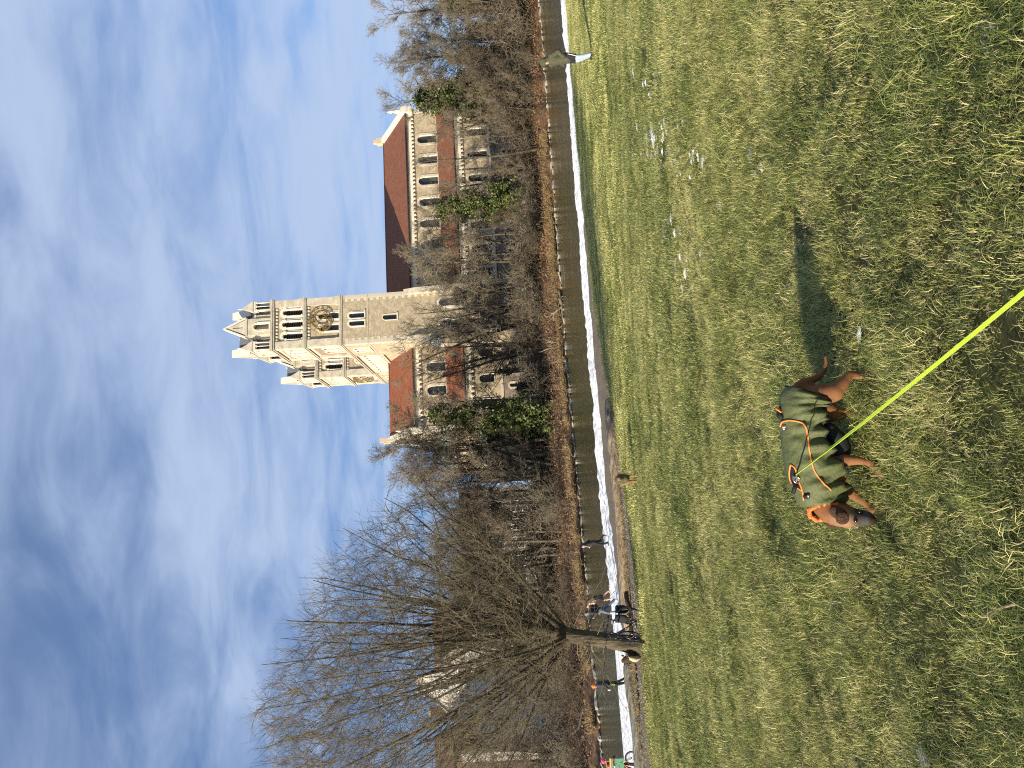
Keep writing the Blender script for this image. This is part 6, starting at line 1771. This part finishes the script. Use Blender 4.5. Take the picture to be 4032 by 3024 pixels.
m = MB(); m.prism([(.03, .195, .86), (.10, .205, .86), (.12, .205, .62), (.05, .20, .62)], (0, .012, 0)); m.build('lime_stripe', M['lime'], root)
m = MB(); w_ = g('wrL') + unit(g('wrL') - g('elL')) * .09; m.lathe([(.03, -.05), (.037, .05), (0, .05)], tuple(w_), 10); m.build('cup', M['white_cloth'], root)
# person in pink at the left edge with a bicycle
J = dict(pelvis=(0, 0, .92), waist=(.05, 0, 1.06), chest=(.14, 0, 1.26), neck=(.22, 0, 1.40), head=(.28, 0, 1.50), face=(.46, -.08, 1.43),
         shL=(.16, .18, 1.34), shR=(.15, -.18, 1.34), elL=(.24, .26, 1.08), elR=(.22, -.26, 1.08), wrL=(.44, .22, .98), wrR=(.42, -.22, .96),
         hipL=(0, .09, .90), hipR=(0, -.09, .90), knL=(.10, .10, .49), knR=(-.02, -.09, .49), anL=(.04, .10, .09), anR=(-.16, -.09, .09), toL=(.2, .10, .04), toR=(-.01, -.09, .04))
q = at_z(2502, 3012, -1.38)
root, g, hd = person('person in a pink beanie and maroon clothes holding a bicycle at the left edge', (q[0] - .05, q[1], -1.40), rad(12), J, .93)
H, fd, sd, ud = hd
jacket(root, g, 'maroon', .03, .024); trousers(root, g, 'maroon', .02); shoes(root, g, 'black')
garment('beanie', root, [ellipsoid(H + ud * .05 - fd * .015, (.125, .112, .11)), capsule(H + ud * .13, .04, H + ud * .16, .03)], 'pink', .011, 3)
bagp = np.array([.20, -.36, 1.10])
bg_ = empty('tote_bag', (0, 0, 0), rad(12), 'green printed bag with yellow edges carried by the person in pink', 'bag'); bg_.location = (q[0] - .05, q[1], -1.40)
m = MB(); m.box(-.02, .44, -.40, -.26, .55, 1.12); m.build('pouch', M['bag_green'], bg_)
m = MB(); m.box(-.04, .46, -.415, -.25, 1.12, 1.18); m.box(-.045, .0, -.415, -.25, .55, 1.12); m.tube([(.05, -.33, 1.15), (.1, -.3, 1.34), (.3, -.3, 1.34), (.36, -.33, 1.15)], .014, 6); m.build('edging', M['yellow'], bg_)
m = MB(); m.lathe([(0, 0), (.05, 0), (.05, .008), (0, .008)], (0, 0, 0), 12); m.v = [(x_ + .13, -.405 - z_, y_ + .99) for x_, y_, z_ in m.v]; m.build('round_badge', M['white_cloth'], bg_)
m = MB(); m.box(.2, .42, -.408, -.402, .95, 1.03); m.build('printed_band', M['red'], bg_)

# ------------------------------------------------------------------ bicycles
def wheel_parts(root, c, R_, tw, ax, tyre_m, rim_m):
    """ax: unit vector of the axle"""
    ax = unit(np.array(ax, float)); c = np.array(c, float)
    u = unit(np.cross(ax, [0, 0, 1.])); v = np.cross(u, ax); pt = lambda r, a, o_=0: c + r * (math.cos(a) * u + math.sin(a) * v) + ax * o_
    A = np.linspace(0, 2 * math.pi, 33)[:-1]
    t = MB(); t.loop([pt(R_ - tw * .5, a) for a in A], tw * .5, 8); wo = t.build('wheel', tyre_m, root)
    r = MB(); r.loop([pt(R_ - tw * 1.25, a) for a in A], .009, 6, 0); r.tube([c - ax * .05, c + ax * .05], .02, 8, 0); link('rim', r.mesh('rim', rim_m), wo)
    s = MB()
    for i, a in enumerate(np.linspace(0, 2 * math.pi, 29)[:-1]): s.tube([pt(.018, a + (.5 if i % 2 else -.5), .025 * (1 if i % 2 else -1)), pt(R_ - tw * 1.2, a)], .0011, 3, 0)
    link('spokes', s.mesh('spokes', M['steel']), wo)['kind'] = 'stuff'
    return pt
def bicycle(label, loc, yaw, frame_m, lean=0., R_=.34, tw=.045, pannier=True, guards=True, steer=0., sc=1.):
    root = empty('bicycle', loc, 0, label, 'bicycle'); root.rotation_euler = (lean, 0, yaw); root.scale = (sc,) * 3
    hub_r, hub_f, bb = np.array([-.52, 0, R_]), np.array([.56, 0, R_]), np.array([-.10, 0, .28])
    seat, head_t, head_b = np.array([-.26, 0, .80]), np.array([.33, 0, .88]), np.array([.37, 0, .72])
    f = MB()
    f.tube([bb, seat + np.array([-.03, 0, .09])], .017, 8); f.tube([bb, head_b], .021, 8); f.tube([seat, head_t - np.array([0, 0, .03])], .018, 8); f.tube([head_b, head_t + np.array([-.01, 0, .06])], .021, 8)
    for s in (-1, 1): f.tube([bb + np.array([0, s * .03, 0]), hub_r + np.array([0, s * .06, 0])], .011, 6); f.tube([seat + np.array([0, s * .02, -.02]), hub_r + np.array([0, s * .06, 0])], .010, 6)
    f.build('frame', frame_m, root)
    k = MB()
    for s in (-1, 1): k.tube([head_b + np.array([.01, s * .045, -.02]), head_b + np.array([.05, s * .05, -.14]), hub_f + np.array([0, s * .05, 0])], [.015, .014, .011], 6)
    k.build('fork', frame_m, root)
    wheel_parts(root, hub_r, R_, tw, (0, 1, 0), M['rubber'], M['bike_black'])
    wheel_parts(root, hub_f, R_, tw, (math.sin(steer), math.cos(steer), 0), M['rubber'], M['bike_black'])
    h = MB(); top = head_t + np.array([-.02, 0, .16]); h.tube([head_t, top], .014, 8); h.tube([top + np.array([-.10, -.30, .03]), top + np.array([-.01, -.2, .05]), top + np.array([.02, 0, .01]), top + np.array([-.01, .2, .05]), top + np.array([-.10, .30, .03])], .0125, 8)
    for s in (-1, 1): h.tube([top + np.array([-.17, s * .315, .02]), top + np.array([-.06, s * .29, .035])], .018, 8, 1); h.tube([top + np.array([-.05, s * .25, .03]), top + np.array([.02, s * .30, .0])], .007, 5, 1)
    h.build('handlebar', [M['bike_black'], M['rubber']], root)
    s = MB(); sp = seat + np.array([-.05, 0, .15])
    link('saddle', fuse('saddle', [ellipsoid(sp + np.array([-.06, 0, 0]), (.10, .085, .035)), capsule(sp, .04, sp + np.array([.15, 0, 0]), .022)], .01, 3, M['bike_black']), root)
    c = MB(); A = np.linspace(0, 2 * math.pi, 21)[:-1]
    c.loop([bb + np.array([.085 * math.cos(a), -.045, .085 * math.sin(a)]) for a in A], .007, 5, 0)
    for sg, an in ((-1, .9), (1, .9 + math.pi)):
        e = bb + np.array([.17 * math.cos(an), sg * .08, .17 * math.sin(an)]); c.tube([bb + np.array([0, sg * .05, 0]), e], .011, 6, 0); c.box(e[0] - .045, e[0] + .045, min(e[1], e[1] + sg * .09), max(e[1], e[1] + sg * .09), e[2] - .012, e[2] + .012, 1)
    c.tube([bb + np.array([0, -.045, .085]), hub_r + np.array([0, -.045, .035])], .005, 4, 1); c.tube([bb + np.array([0, -.045, -.085]), hub_r + np.array([0, -.045, -.035])], .005, 4, 1)
    c.build('crank', [M['steel'], M['rubber']], root)
    if guards:
        for hc, a0, a1 in ((hub_r, .2, 2.9), (hub_f, .3, 2.8)):
            g_ = MB(); Av = np.linspace(a0, a1, 14); Vv = []
            for a in Av:
                for s_ in (-.028, .028): Vv.append(hc + np.array([(R_ + .025) * math.cos(a), s_, (R_ + .025) * math.sin(a)]))
            g_.add(Vv, [(i * 2, i * 2 + 1, i * 2 + 3, i * 2 + 2) for i in range(13)], 0, True); g_.build('mudguard', M['bike_black'], root)
    if pannier:
        r = MB()
        for s_ in (-1, 1): r.tube([hub_r + np.array([0, s_ * .07, .02]), np.array([-.50, s_ * .07, .74])], .007, 5); r.tube([np.array([-.24, s_ * .07, .74]), np.array([-.80, s_ * .07, .75])], .007, 5)
        r.build('rack', M['bike_black'], root)
        for s_ in (-1, 1): link('pannier_bag', fuse('pannier_bag', [ellipsoid((-.56, s_ * .16, .56), (.17, .085, .19)), ellipsoid((-.56, s_ * .16, .70), (.16, .09, .06))], .016, 3, M['black']), root)
    return root
B1 = on_meadow(2534, 2470)
bicycle('black bicycle with bulky pannier bags parked right of the willow trunk', meadow_pt(B1[0] - .16, 22.0), rad(143), M['bike_black'], lean=rad(7), sc=1.0)
bicycle('black bicycle seen end on leaning against the willow trunk', meadow_pt(-7.28, 21.25), rad(-76), M['bike_black'], lean=rad(-9), pannier=False, steer=rad(0), tw=.055)
q = at_z(2508, 2972, -1.38)
bicycle('yellow green bicycle with fat black tyres cut by the left edge', (q[0] - .62, q[1] - .1, -1.41), rad(-3), M['bike_green'], pannier=False, guards=False, R_=.29, tw=.06, steer=rad(-8), sc=1.0)

# loose pebbles and dead grass on the bank strip
rng = np.random.default_rng(77)
n_ = 2600; x = rng.uniform(-13, 6, n_); fw2 = np.clip((1.0 - x) * .8, 0, 4.2); y = G_edge(x) + rng.uniform(-.4, 1, n_) * np.maximum(fw2, .5)
V = []; Fq = []
for i in range(n_):
    z = float(meadow_z(x[i:i + 1], G_edge(x[i:i + 1]))[0]) - .06 - .1 * max(0, (y[i] - float(G_edge(x[i]))) / 4); r = rng.uniform(.015, .06); c = len(V)
    V += [(x[i] - r, y[i], z), (x[i], y[i] - r * .8, z), (x[i] + r, y[i], z), (x[i], y[i] + r * .8, z), (x[i], y[i], z + r * .9)]; Fq += [(c, c + 1, c + 4), (c + 1, c + 2, c + 4), (c + 2, c + 3, c + 4), (c + 3, c, c + 4)]
tag(link('pebbles', raw_mesh('pebbles', V, None, M['bank_stone'], T=Fq)), kind='stuff')
dg_ = []
for i in range(900):
    x0 = rng.uniform(-13, 3); w0 = float(np.clip((1.0 - x0) * .8, 0, 4.2)); y0 = float(G_edge(x0)) + rng.choice([rng.uniform(-.5, .7), w0 + rng.uniform(-.6, 1.2)]); z0 = float(meadow_z(np.array([x0]), np.array([float(G_edge(x0))]))[0]) - .1
    for k in range(7): dg_.append((path(rng, (x0 + rng.normal() * .07, y0 + rng.normal() * .07, z0), (rng.normal() * .6, rng.normal() * .6, 1), rng.uniform(.08, .28), 4, .15, -.2), np.array([.006, .005, .004, .002])))
tag(link('dead_grass', tube_mesh('dead_grass', [(dg_, 3, 0)], M['reed'])), kind='stuff')
# ------------------------------------------------------------------ logs, stones, sticks, bird
def log(name, A, B, r, m, label, seed, n=26, flat=.9):
    rng = np.random.default_rng(seed); A, B = np.array(A, float), np.array(B, float)
    mb = MB(); k = 22; d = unit(B - A); sd_ = unit(np.cross(d, [0, 0, 1.])); P = []
    ph = rng.uniform(.80, 1.1, k)
    for i in range(n):
        t = i / (n - 1); c = A + (B - A) * t + sd_ * .10 * math.sin(t * 5 + seed) + np.array([0, 0, .03 * math.sin(t * 9)])
        rr = r * (1 - .18 * t) * (1 if 0 < i < n - 1 else .82)
        for j in range(k):
            a = 2 * math.pi * j / k; q = rr * ph[j] * rng.uniform(.96, 1.04); P.append(c + q * (math.cos(a) * sd_ + math.sin(a) * flat * np.array([0, 0, 1])))
    F = [(i * k + j, i * k + (j + 1) % k, (i + 1) * k + (j + 1) % k, (i + 1) * k + j) for i in range(n - 1) for j in range(k)]
    F += [tuple(range(k))[::-1], tuple((n - 1) * k + j for j in range(k))]
    mb.add(P, F, 0, True); o = mb.build(name, m); return tag(o, label, 'log')
lg = log('log', at_y(2405, 1570, 29.4), at_y(2478, 2470, 27.0), .30, M['driftwood'], 'long bleached log lying between the gravel strip and the snowy shore', 1, flat=.8)
lg2 = log('log', at_y(2482, 2600, 27.2), at_y(2538, 3150, 25.4), .34, M['grey_wood'], 'grey weathered log on the bank left of the willow trunk', 2, flat=.75)
log('log', at_y(2466, 2330, 25.6), at_y(2494, 2520, 24.6), .10, M['dark_wood'], 'thin dark rotten log beside the willow foot', 3, flat=.8)
hm = MB(); hc = at_y(2421, 1999, 28.55) + np.array([0, -.0, 0])
Ph = []
for i in range(22):
    a = 2 * math.pi * i / 22; hx = 16 * math.sin(a) ** 3; hz = 13 * math.cos(a) - 5 * math.cos(2 * a) - 2 * math.cos(3 * a) - math.cos(4 * a)
    Ph.append(hc + np.array([hx * .0075, -.02 + .0, hz * .0075 ]))
me_w = [lg.matrix_world @ v.co for v in lg.data.vertices]
bv = BVHTree.FromPolygons([v for v in me_w], [tuple(p.vertices) for p in lg.data.polygons])
Pq = []
for p in Ph:
    d = Vector(p) - Vector(CAM); h = bv.ray_cast(Vector(CAM), d.normalized())
    if h[0] is not None: Pq.append(np.array(h[0]))
if len(Pq) > 15: hm.loop(Pq, .014, 5); ho = hm.build('carved_heart', M['dark_wood']); ho.parent = lg
# pale stone at the lower left, stick, clods of old snow in the grass
def stone_at(X, Y, r, label, m):
    p = on_meadow(X, Y); mb = MB(); mb.ball((0, 0, 0), 1, 12); rng = np.random.default_rng(int(X)); Vn = np.array(mb.v)
    Vn = Vn * (1 + .22 * (vnoise(Vn[:, 0] * 2 + 5, Vn[:, 1] * 2 + Vn[:, 2] * 3, 1.1, 4)[:, None] - .5)) * np.array([r * 1.7, r * .8, r * .6]); mb.v = [tuple(v) for v in Vn]
    o = mb.build('stone', m, None, (p[0], p[1], float(meadow_z(p[:1], p[1:2])[0]) + r * .62)); o.rotation_euler = (.2, -.15, rad(35)); return tag(o, label, 'stone')
stone_at(3650, 2990, .042, 'pale smooth stone lying in the grass at the lower left', M['bank_stone'])
sk = empty('stick', tuple(on_meadow(3990, 2380)), 0, 'thin forked dry stick lying in the grass at the bottom', 'stick')
so = np.array(sk.location); S_ = lambda X, Y: on_meadow(X, Y) - so + np.array([0, 0, .055])
m = MB(); m.tube([S_(4060, 2375), S_(4000, 2390), S_(3960, 2405), S_(3930, 2425)], [.006, .005, .004, .003], 6); m.build('stem', M['twig_pale'], sk)
m = MB(); m.tube([S_(3995, 2392), S_(3955, 2425), S_(3935, 2460)], [.004, .003, .002], 5); m.tube([S_(3960, 2405), S_(3935, 2400), S_(3915, 2395)], [.003, .002, .0015], 5); m.build('fork', M['twig_pale'], sk)
def snow_patches():
    rng = np.random.default_rng(9); V = []; F = []
    spots = [(2570, 530, 60, 60, 26), (2620, 560, 70, 80, 22), (2740, 640, 40, 60, 10), (2645, 900, 40, 90, 12), (2550, 1180, 30, 40, 4), (2830, 805, 6, 8, 2), (2960, 640, 20, 40, 5), (3035, 330, 35, 80, 10), (3890, 120, 30, 50, 9), (2590, 300, 60, 120, 14), (3420, 1315, 10, 8, 3), (2700, 1000, 60, 120, 8), (2620, 20, 40, 60, 10)]
    for X, Y, a, b_, n in spots:
        for i in range(n):
            p = on_meadow(X + rng.normal() * a * .6, Y + rng.normal() * b_ * .6); r = rng.uniform(.02, .075) * (p[1] / 11) ** .8; c = len(V); k = 9
            V.append((p[0], p[1], float(meadow_z(p[:1], p[1:2])[0]) + .022 + .010 * p[1] / 10)); 
            for j in range(k):
                th = 2 * math.pi * j / k; q = r * rng.uniform(.6, 1.2); xx, yy = p[0] + q * 1.7 * math.cos(th), p[1] + q * math.sin(th)
                V.append((xx, yy, float(meadow_z(np.array([xx]), np.array([yy]))[0]) + .012)); F.append((c, c + 1 + j, c + 1 + (j + 1) % k))
    tag(link('snow_remnants', raw_mesh('snow_remnants', V, None, M['snow'], T=F, smooth=True)), kind='stuff')
snow_patches()
b0 = at_z(2204, 1146, -1.5)
bd = empty('bird', (b0[0], b0[1] + .1, -1.45), rad(200), 'white water bird among the bleached branches below the tower', 'bird')
link('body', fuse('body', [ellipsoid((0, 0, .12), (.30, .17, .15)), capsule((-.25, 0, .16), .07, (-.40, 0, .20), .02)] + chain([(.24, 0, .16), (.34, 0, .32), (.31, 0, .46), (.36, 0, .54)], [.07, .045, .04, .05]), .02, 4, M['white_cloth']), bd)
m = MB(); m.tube([(.39, 0, .54), (.50, 0, .51)], [.025, .01], 6); m.build('beak', M['coat_orange'], bd)

# ------------------------------------------------------------------ parked cars on the street
def car(label, x, d, paint_, name='parked_car', L_=4.3, Hh=1.48, van=False, flip=False):
    yw = float(st_y(x)) + 2.6
    root = empty(name, (x, yw, 2.25), PSI + (math.pi if flip else 0), label, 'van' if van else 'car', 'vehicles parked along the street')
    W2 = .87
    if van: prof = [(-2.15, .35), (2.15, .35), (2.2, .75), (2.05, 1.05), (1.65, 1.15), (1.15, 1.85), (-2.1, 1.9), (-2.2, 1.2)]
    else: prof = [(-2.1, .38), (2.1, .36), (2.15, .62), (2.0, .80), (1.15, .93), (.55, Hh - .06), (.1, Hh), (-1.1, Hh - .03), (-1.85, 1.02), (-2.1, .95)]
    b = MB(); n = len(prof); Vv = []
    for s in (-1, -.94, .94, 1):
        for (px, pz) in prof:
            tl = max(0, (pz - .95) / .55); ins = .0 if abs(s) == 1 else 0
            wv = W2 * (1 - .17 * tl) - (.05 if abs(s) == 1 else 0)
            e = .94 if abs(s) == 1 else 1.
            Vv.append((px * (.985 if abs(s) == 1 else 1), math.copysign(wv, s) if abs(s) == 1 else s / .94 * (W2 * (1 - .17 * tl) - .05 * 0) * .94, pz if abs(s) != 1 else pz * e + (1 - e) * .8))
    F = [(q * n + i, q * n + (i + 1) % n, (q + 1) * n + (i + 1) % n, (q + 1) * n + i) for q in range(3) for i in range(n)] + [tuple(range(n))[::-1], tuple(3 * n + i for i in range(n))]
    b.add(Vv, F, 0); b.build('body', paint_, root)
    gl = MB()
    for s in (-1, 1):
        for (xa, xb, xc, xd) in (((-1.6, -.35, -.4, -1.2), (-.28, .95, .5, -.32)) if not van else ((.2, 1.35, 1.0, .2),)):
            za, zb = (.98, Hh - .10) if not van else (1.2, 1.72)
            yy = lambda z: s * (W2 * (1 - .17 * max(0, (z - .95) / .55)) - .035)
            gl.quad((xa, yy(za), za), (xb, yy(za), za), (xc, yy(zb), zb), (xd, yy(zb), zb), 0)
    gl.build('side_window', M['car_glass'], root)
    ws = MB(); f0, f1 = ((1.13, .95), (.58, Hh - .08)) if not van else ((1.63, 1.18), (1.17, 1.82))
    ws.quad((f0[0] + .012, -.68, f0[1]), (f0[0] + .012, .68, f0[1]), (f1[0] + .012, .60, f1[1]), (f1[0] + .012, -.60, f1[1])); ws.build('windscreen', M['car_glass'], root)
    for wx in (-1.32, 1.32):
        for s in (-1, 1):
            t = MB(); t.tube([(wx, s * (W2 - .19), .32), (wx, s * (W2 + .005), .32)], .32, 20, 0); wo = t.build('wheel', M['rubber'], root)
            r = MB(); r.tube([(wx, s * (W2 - .02), .32), (wx, s * (W2 + .018), .32)], .19, 14, 0); link('rim', r.mesh('rim', M['steel']), wo)
    for s in (-1, 1):
        h = MB(); h.ball((2.07, s * .62, .70), .12, 10, 0, (.5, 1.2, .7)); h.build('headlight', M['lamp_glass'], root)
        h = MB(); h.box(-2.13, -2.05, s * .74 - .08, s * .74 + .08, .72, .95); h.build('tail_light', M['red'], root)
        h = MB(); h.box(.72, .86, s * .88 - .06, s * .88 + .06, .98, 1.1); h.build('mirror', M['bike_black'], root)
    return root
car('white parked car half hidden by the straight trunk on the street', 23.6, 118, M['car_white'], flip=True)
car('white parked car with its front behind the green ivy', 29.6, 118, M['car_white'], Hh=1.42)
car('silver parked car below the dark evergreen on the right', 57.2, 124, M['car_silver'], flip=True)
car('grey parked estate car at the far right end of the street', 62.3, 124, M['car_silver'], Hh=1.42)
car('white parked van behind the bushes left of the apse', -15.2, 108, M['car_white'], 'parked_van', van=True)
car('white parked van left of the other van behind the reddish bushes', -20.6, 108, M['car_white'], 'parked_van', van=True, flip=True)
car('white parked car behind the willow branches', -28.5, 106, M['car_white'])

# ------------------------------------------------------------------ grass
def grass_material():
    m = bpy.data.materials.new('grass blades'); m.use_nodes = True
    t = m.node_tree; n = t.nodes.new; l = t.links.new; b = t.nodes['Principled BSDF']
    b.inputs['Roughness'].default_value = .55; b.inputs['Specular IOR Level'].default_value = .28
    at = n('ShaderNodeAttribute'); at.attribute_name = 'tone'
    ge_ = n('ShaderNodeNewGeometry')
    nz = n('ShaderNodeTexNoise'); nz.inputs['Scale'].default_value = .55; nz.inputs['Detail'].default_value = 5; nz.inputs['Roughness'].default_value = .6
    l(ge_.outputs['Position'], nz.inputs['Vector'])
    ma = n('ShaderNodeMath'); ma.operation = 'MULTIPLY_ADD'; ma.inputs[1].default_value = 1.0; ma.inputs[2].default_value = -.52
    l(nz.outputs[0], ma.inputs[0])
    oi = n('ShaderNodeObjectInfo')
    mr = n('ShaderNodeMath'); mr.operation = 'MULTIPLY_ADD'; mr.inputs[1].default_value = .46; mr.inputs[2].default_value = -.23
    l(oi.outputs['Random'], mr.inputs[0])
    a1 = n('ShaderNodeMath'); l(at.outputs['Fac'], a1.inputs[0]); l(ma.outputs[0], a1.inputs[1])
    a2 = n('ShaderNodeMath'); l(a1.outputs[0], a2.inputs[0]); l(mr.outputs[0], a2.inputs[1])
    # drier towards the river
    sp = n('ShaderNodeSeparateXYZ'); l(ge_.outputs['Position'], sp.inputs[0])
    md = n('ShaderNodeMapRange'); md.inputs[1].default_value = 5; md.inputs[2].default_value = 34; md.inputs[3].default_value = 0; md.inputs[4].default_value = .16; l(sp.outputs[1], md.inputs[0])
    a3 = n('ShaderNodeMath'); l(a2.outputs[0], a3.inputs[0]); l(md.outputs[0], a3.inputs[1])
    cr = n('ShaderNodeValToRGB'); e = cr.color_ramp.elements
    e[0].position = .0; e[0].color = (.040, .064, .016, 1); e[1].position = 1; e[1].color = (.72, .62, .30, 1)
    for p_, c_ in ((.28, (.11, .15, .034)), (.52, (.25, .28, .066)), (.76, (.46, .445, .14))): q_ = e.new(p_); q_.color = (*c_, 1)
    l(a3.outputs[0], cr.inputs[0]); l(cr.outputs[0], b.inputs['Base Color'])
    tr = n('ShaderNodeBsdfTranslucent'); l(cr.outputs[0], tr.inputs[0]); ms = n('ShaderNodeMixShader'); ms.inputs[0].default_value = .25
    l(b.outputs[0], ms.inputs[1]); l(tr.outputs[0], ms.inputs[2]); l(ms.outputs[0], t.nodes['Material Output'].inputs[0])
    return m
GM = grass_material()
def clump(seed, rad_, n, hmin, hmax, wid, seg, flop, bias=0.):
    rng = np.random.default_rng(seed)
    a = rng.uniform(0, 2 * math.pi, n); rr = rad_ * np.sqrt(rng.random(n)); X = rr * np.cos(a); Y = rr * np.sin(a)
    # tufts: blades lean away from a few centres
    nc = 4; cx_ = rng.normal(size=(nc, 2)) * rad_ * .5; k = rng.integers(0, nc, n); dv = np.stack([X, Y], 1) - cx_[k]
    az = np.arctan2(dv[:, 1], dv[:, 0]) + rng.normal(size=n) * .9
    H = rng.uniform(hmin, hmax, n); fl = rng.uniform(.3, 1.0, n) * flop
    ts = np.linspace(0, 1, seg + 1); V = []; 
    out_ = np.stack([np.cos(az), np.sin(az)], 1); sdv = np.stack([-np.sin(az + rng.normal(size=n) * .5), np.cos(az)], 1)
    rings = []
    for t in ts:
        bend = fl * t ** 1.5; hor = H * np.sin(np.minimum(bend, 1.9)) * (t + .15) * .9; ver = H * t * np.cos(np.minimum(bend, 1.45)) + .004
        wv = wid * (1 - .8 * t ** 1.5) * .5
        cxy = np.stack([X, Y], 1) + out_ * hor[:, None]
        rings.append(np.concatenate([np.stack([cxy[:, 0] - sdv[:, 0] * wv, cxy[:, 1] - sdv[:, 1] * wv, ver], 1)[:, None], np.stack([cxy[:, 0] + sdv[:, 0] * wv, cxy[:, 1] + sdv[:, 1] * wv, ver], 1)[:, None]], 1))
    P = np.stack(rings, 1).reshape(n, -1, 3); m_ = P.shape[1]
    q = np.array([(2 * i, 2 * i + 1, 2 * i + 3, 2 * i + 2) for i in range(seg)])
    Q = (q[None] + (np.arange(n) * m_)[:, None, None]).reshape(-1, 4)
    me = raw_mesh('grass_tuft', P.reshape(-1, 3), Q, GM)
    tone = np.clip(rng.beta(2.0, 2.6, n) + (rng.random(n) < .14) * .40 + bias, 0, 1.15); at = me.attributes.new('tone', 'FLOAT', 'POINT'); at.data.foreach_set('value', np.repeat(tone, m_).astype(np.float32))
    return me
def scatter(name, srcs, P, rot, scl, idx):
    col = bpy.data.collections.new(name + '_tufts')
    for i, me in enumerate(srcs):
        o = bpy.data.objects.new('%s_tuft_%02d' % (name, i), me); col.objects.link(o)
    me = bpy.data.meshes.new(name); me.vertices.add(len(P)); me.vertices.foreach_set('co', np.asarray(P, np.float32).ravel())
    for nm, ty, arr in (('rot', 'FLOAT_VECTOR', rot), ('scl', 'FLOAT', scl), ('idx', 'INT', idx)):
        at = me.attributes.new(nm, ty, 'POINT'); at.data.foreach_set('vector' if ty == 'FLOAT_VECTOR' else 'value', np.asarray(arr, np.int32 if ty == 'INT' else np.float32).ravel())
    o = tag(link(name, me), kind='stuff')
    ng = bpy.data.node_groups.new(name + '_scatter', 'GeometryNodeTree')
    ng.interface.new_socket('Geometry', in_out='INPUT', socket_type='NodeSocketGeometry'); ng.interface.new_socket('Geometry', in_out='OUTPUT', socket_type='NodeSocketGeometry')
    n = ng.nodes.new; l = ng.links.new
    gi, go = n('NodeGroupInput'), n('NodeGroupOutput'); mp_ = n('GeometryNodeMeshToPoints'); ip = n('GeometryNodeInstanceOnPoints'); ci = n('GeometryNodeCollectionInfo')
    ci.inputs['Collection'].default_value = col; ci.inputs['Separate Children'].default_value = True; ci.inputs['Reset Children'].default_value = True
    def na(nm, ty):
        a = n('GeometryNodeInputNamedAttribute'); a.data_type = ty; a.inputs[0].default_value = nm; return a.outputs[0]
    l(gi.outputs[0], mp_.inputs[0]); l(mp_.outputs[0], ip.inputs['Points']); l(ci.outputs[0], ip.inputs['Instance']); ip.inputs['Pick Instance'].default_value = True
    l(na('idx', 'INT'), ip.inputs['Instance Index']); l(na('rot', 'FLOAT_VECTOR'), ip.inputs['Rotation']); l(na('scl', 'FLOAT'), ip.inputs['Scale'])
    l(ip.outputs[0], go.inputs[0])
    md = o.modifiers.new('scatter', 'NODES'); md.node_group = ng
    return o
def field(name, srcs, y0, y1, dens, seed, smin, smax, xpad=1.12, hollow=True):
    rng = np.random.default_rng(seed); hw = lambda y: (y * .56 + .6) * xpad + y * .05
    area = (hw(y0) + hw(y1)) * (y1 - y0); n = int(area * dens)
    y = y0 + (y1 - y0) * rng.random(n * 2); x = rng.uniform(-1, 1, n * 2) * hw(y1); k = np.abs(x - .02 * y) < hw(y); x, y = x[k][:n], y[k][:n]
    ge_ = G_edge(x) + .5 * (vnoise(x, 3, 1.1, 3) - .5); d = ge_ - y
    keep = (d > .05) & (rng.random(len(x)) < np.clip(d / .3 + .35, 0, 1))
    h = .55 * vnoise(x, y, .42, 5) + .45 * vnoise(x, y, 1.3, 6)
    if hollow:
        keep &= rng.random(len(x)) < (np.clip((h - .30) * 5.0, .22, 1) if y1 < 10 else np.clip((h - .30) * 4.6, .2 if y1 < 21 else .6, 1))
        for q_ in PAWS:   # grass is trodden down round the paws
            keep &= ((x - q_[0]) ** 2 + (y - q_[1] + .10) ** 2 > .13 ** 2) | (rng.random(len(x)) < .12)
    x, y, h = x[keep], y[keep], h[keep]
    s = rng.uniform(smin, smax, len(x)) * (.5 + .95 * h)
    P = np.stack([x, y, meadow_z(x, y) - .006], 1)
    tl_ = .26 if y1 < 12 else .05
    rot = np.stack([rng.normal(size=len(x)) * tl_, rng.normal(size=len(x)) * tl_, rng.uniform(0, 6.283, len(x))], 1)
    return scatter(name, srcs, P, rot, s, rng.integers(0, len(srcs), len(x)))
PAWS = [at_y(2980 + .446 * a, 1380 + .446 * b, 4.03) for a, b in ((1100, 1110), (1012, 1395), (1015, 260), (1003, 715), (1060, 1490))]
near_src = [clump(100 + i, .14, 130, .03, .08, .0024, 4, 2.15) for i in range(6)] + [clump(160 + i, .15, 90, .05, .11, .0022, 4, 1.6) for i in range(3)] + [clump(170 + i, .13, 110, .02, .05, .0022, 3, 1.9, .22) for i in range(4)] + [clump(180 + i, .10, 60, .04, .09, .0038, 4, 1.5, -.15) for i in range(2)]
mid_src = [clump(120 + i, .30, 260, .03, .075, .0056, 3, 1.6) for i in range(6)]
far_src = [clump(140 + i, .62, 420, .028, .06, .012, 2, 1.4) for i in range(5)]
field('near_grass', near_src, 1.1, 9.0, 190, 1, .75, 1.25, 1.25)
field('thatch', near_src[9:13], 1.1, 11.0, 70, 4, .9, 1.5, 1.25, hollow=False)
field('middle_grass', mid_src, 8.6, 20, 32, 2, .8, 1.25)
field('far_grass', far_src, 19.4, 45, 10, 3, .8, 1.2)

# dead leaves and scraps lying in the near grass
rng = np.random.default_rng(31); n_ = 420
y = 1.6 + 9 * rng.random(n_) ** 1.2; x = rng.uniform(-1, 1, n_) * (y * .6 + .6)
tag(link('leaf_scraps', leaf_mesh('leaf_scraps', np.stack([x, y, meadow_z(x, y) + .02 + .03 * rng.random(n_)], 1), .011, [M['dry_leaf']], rng, flat=.6)), kind='stuff')
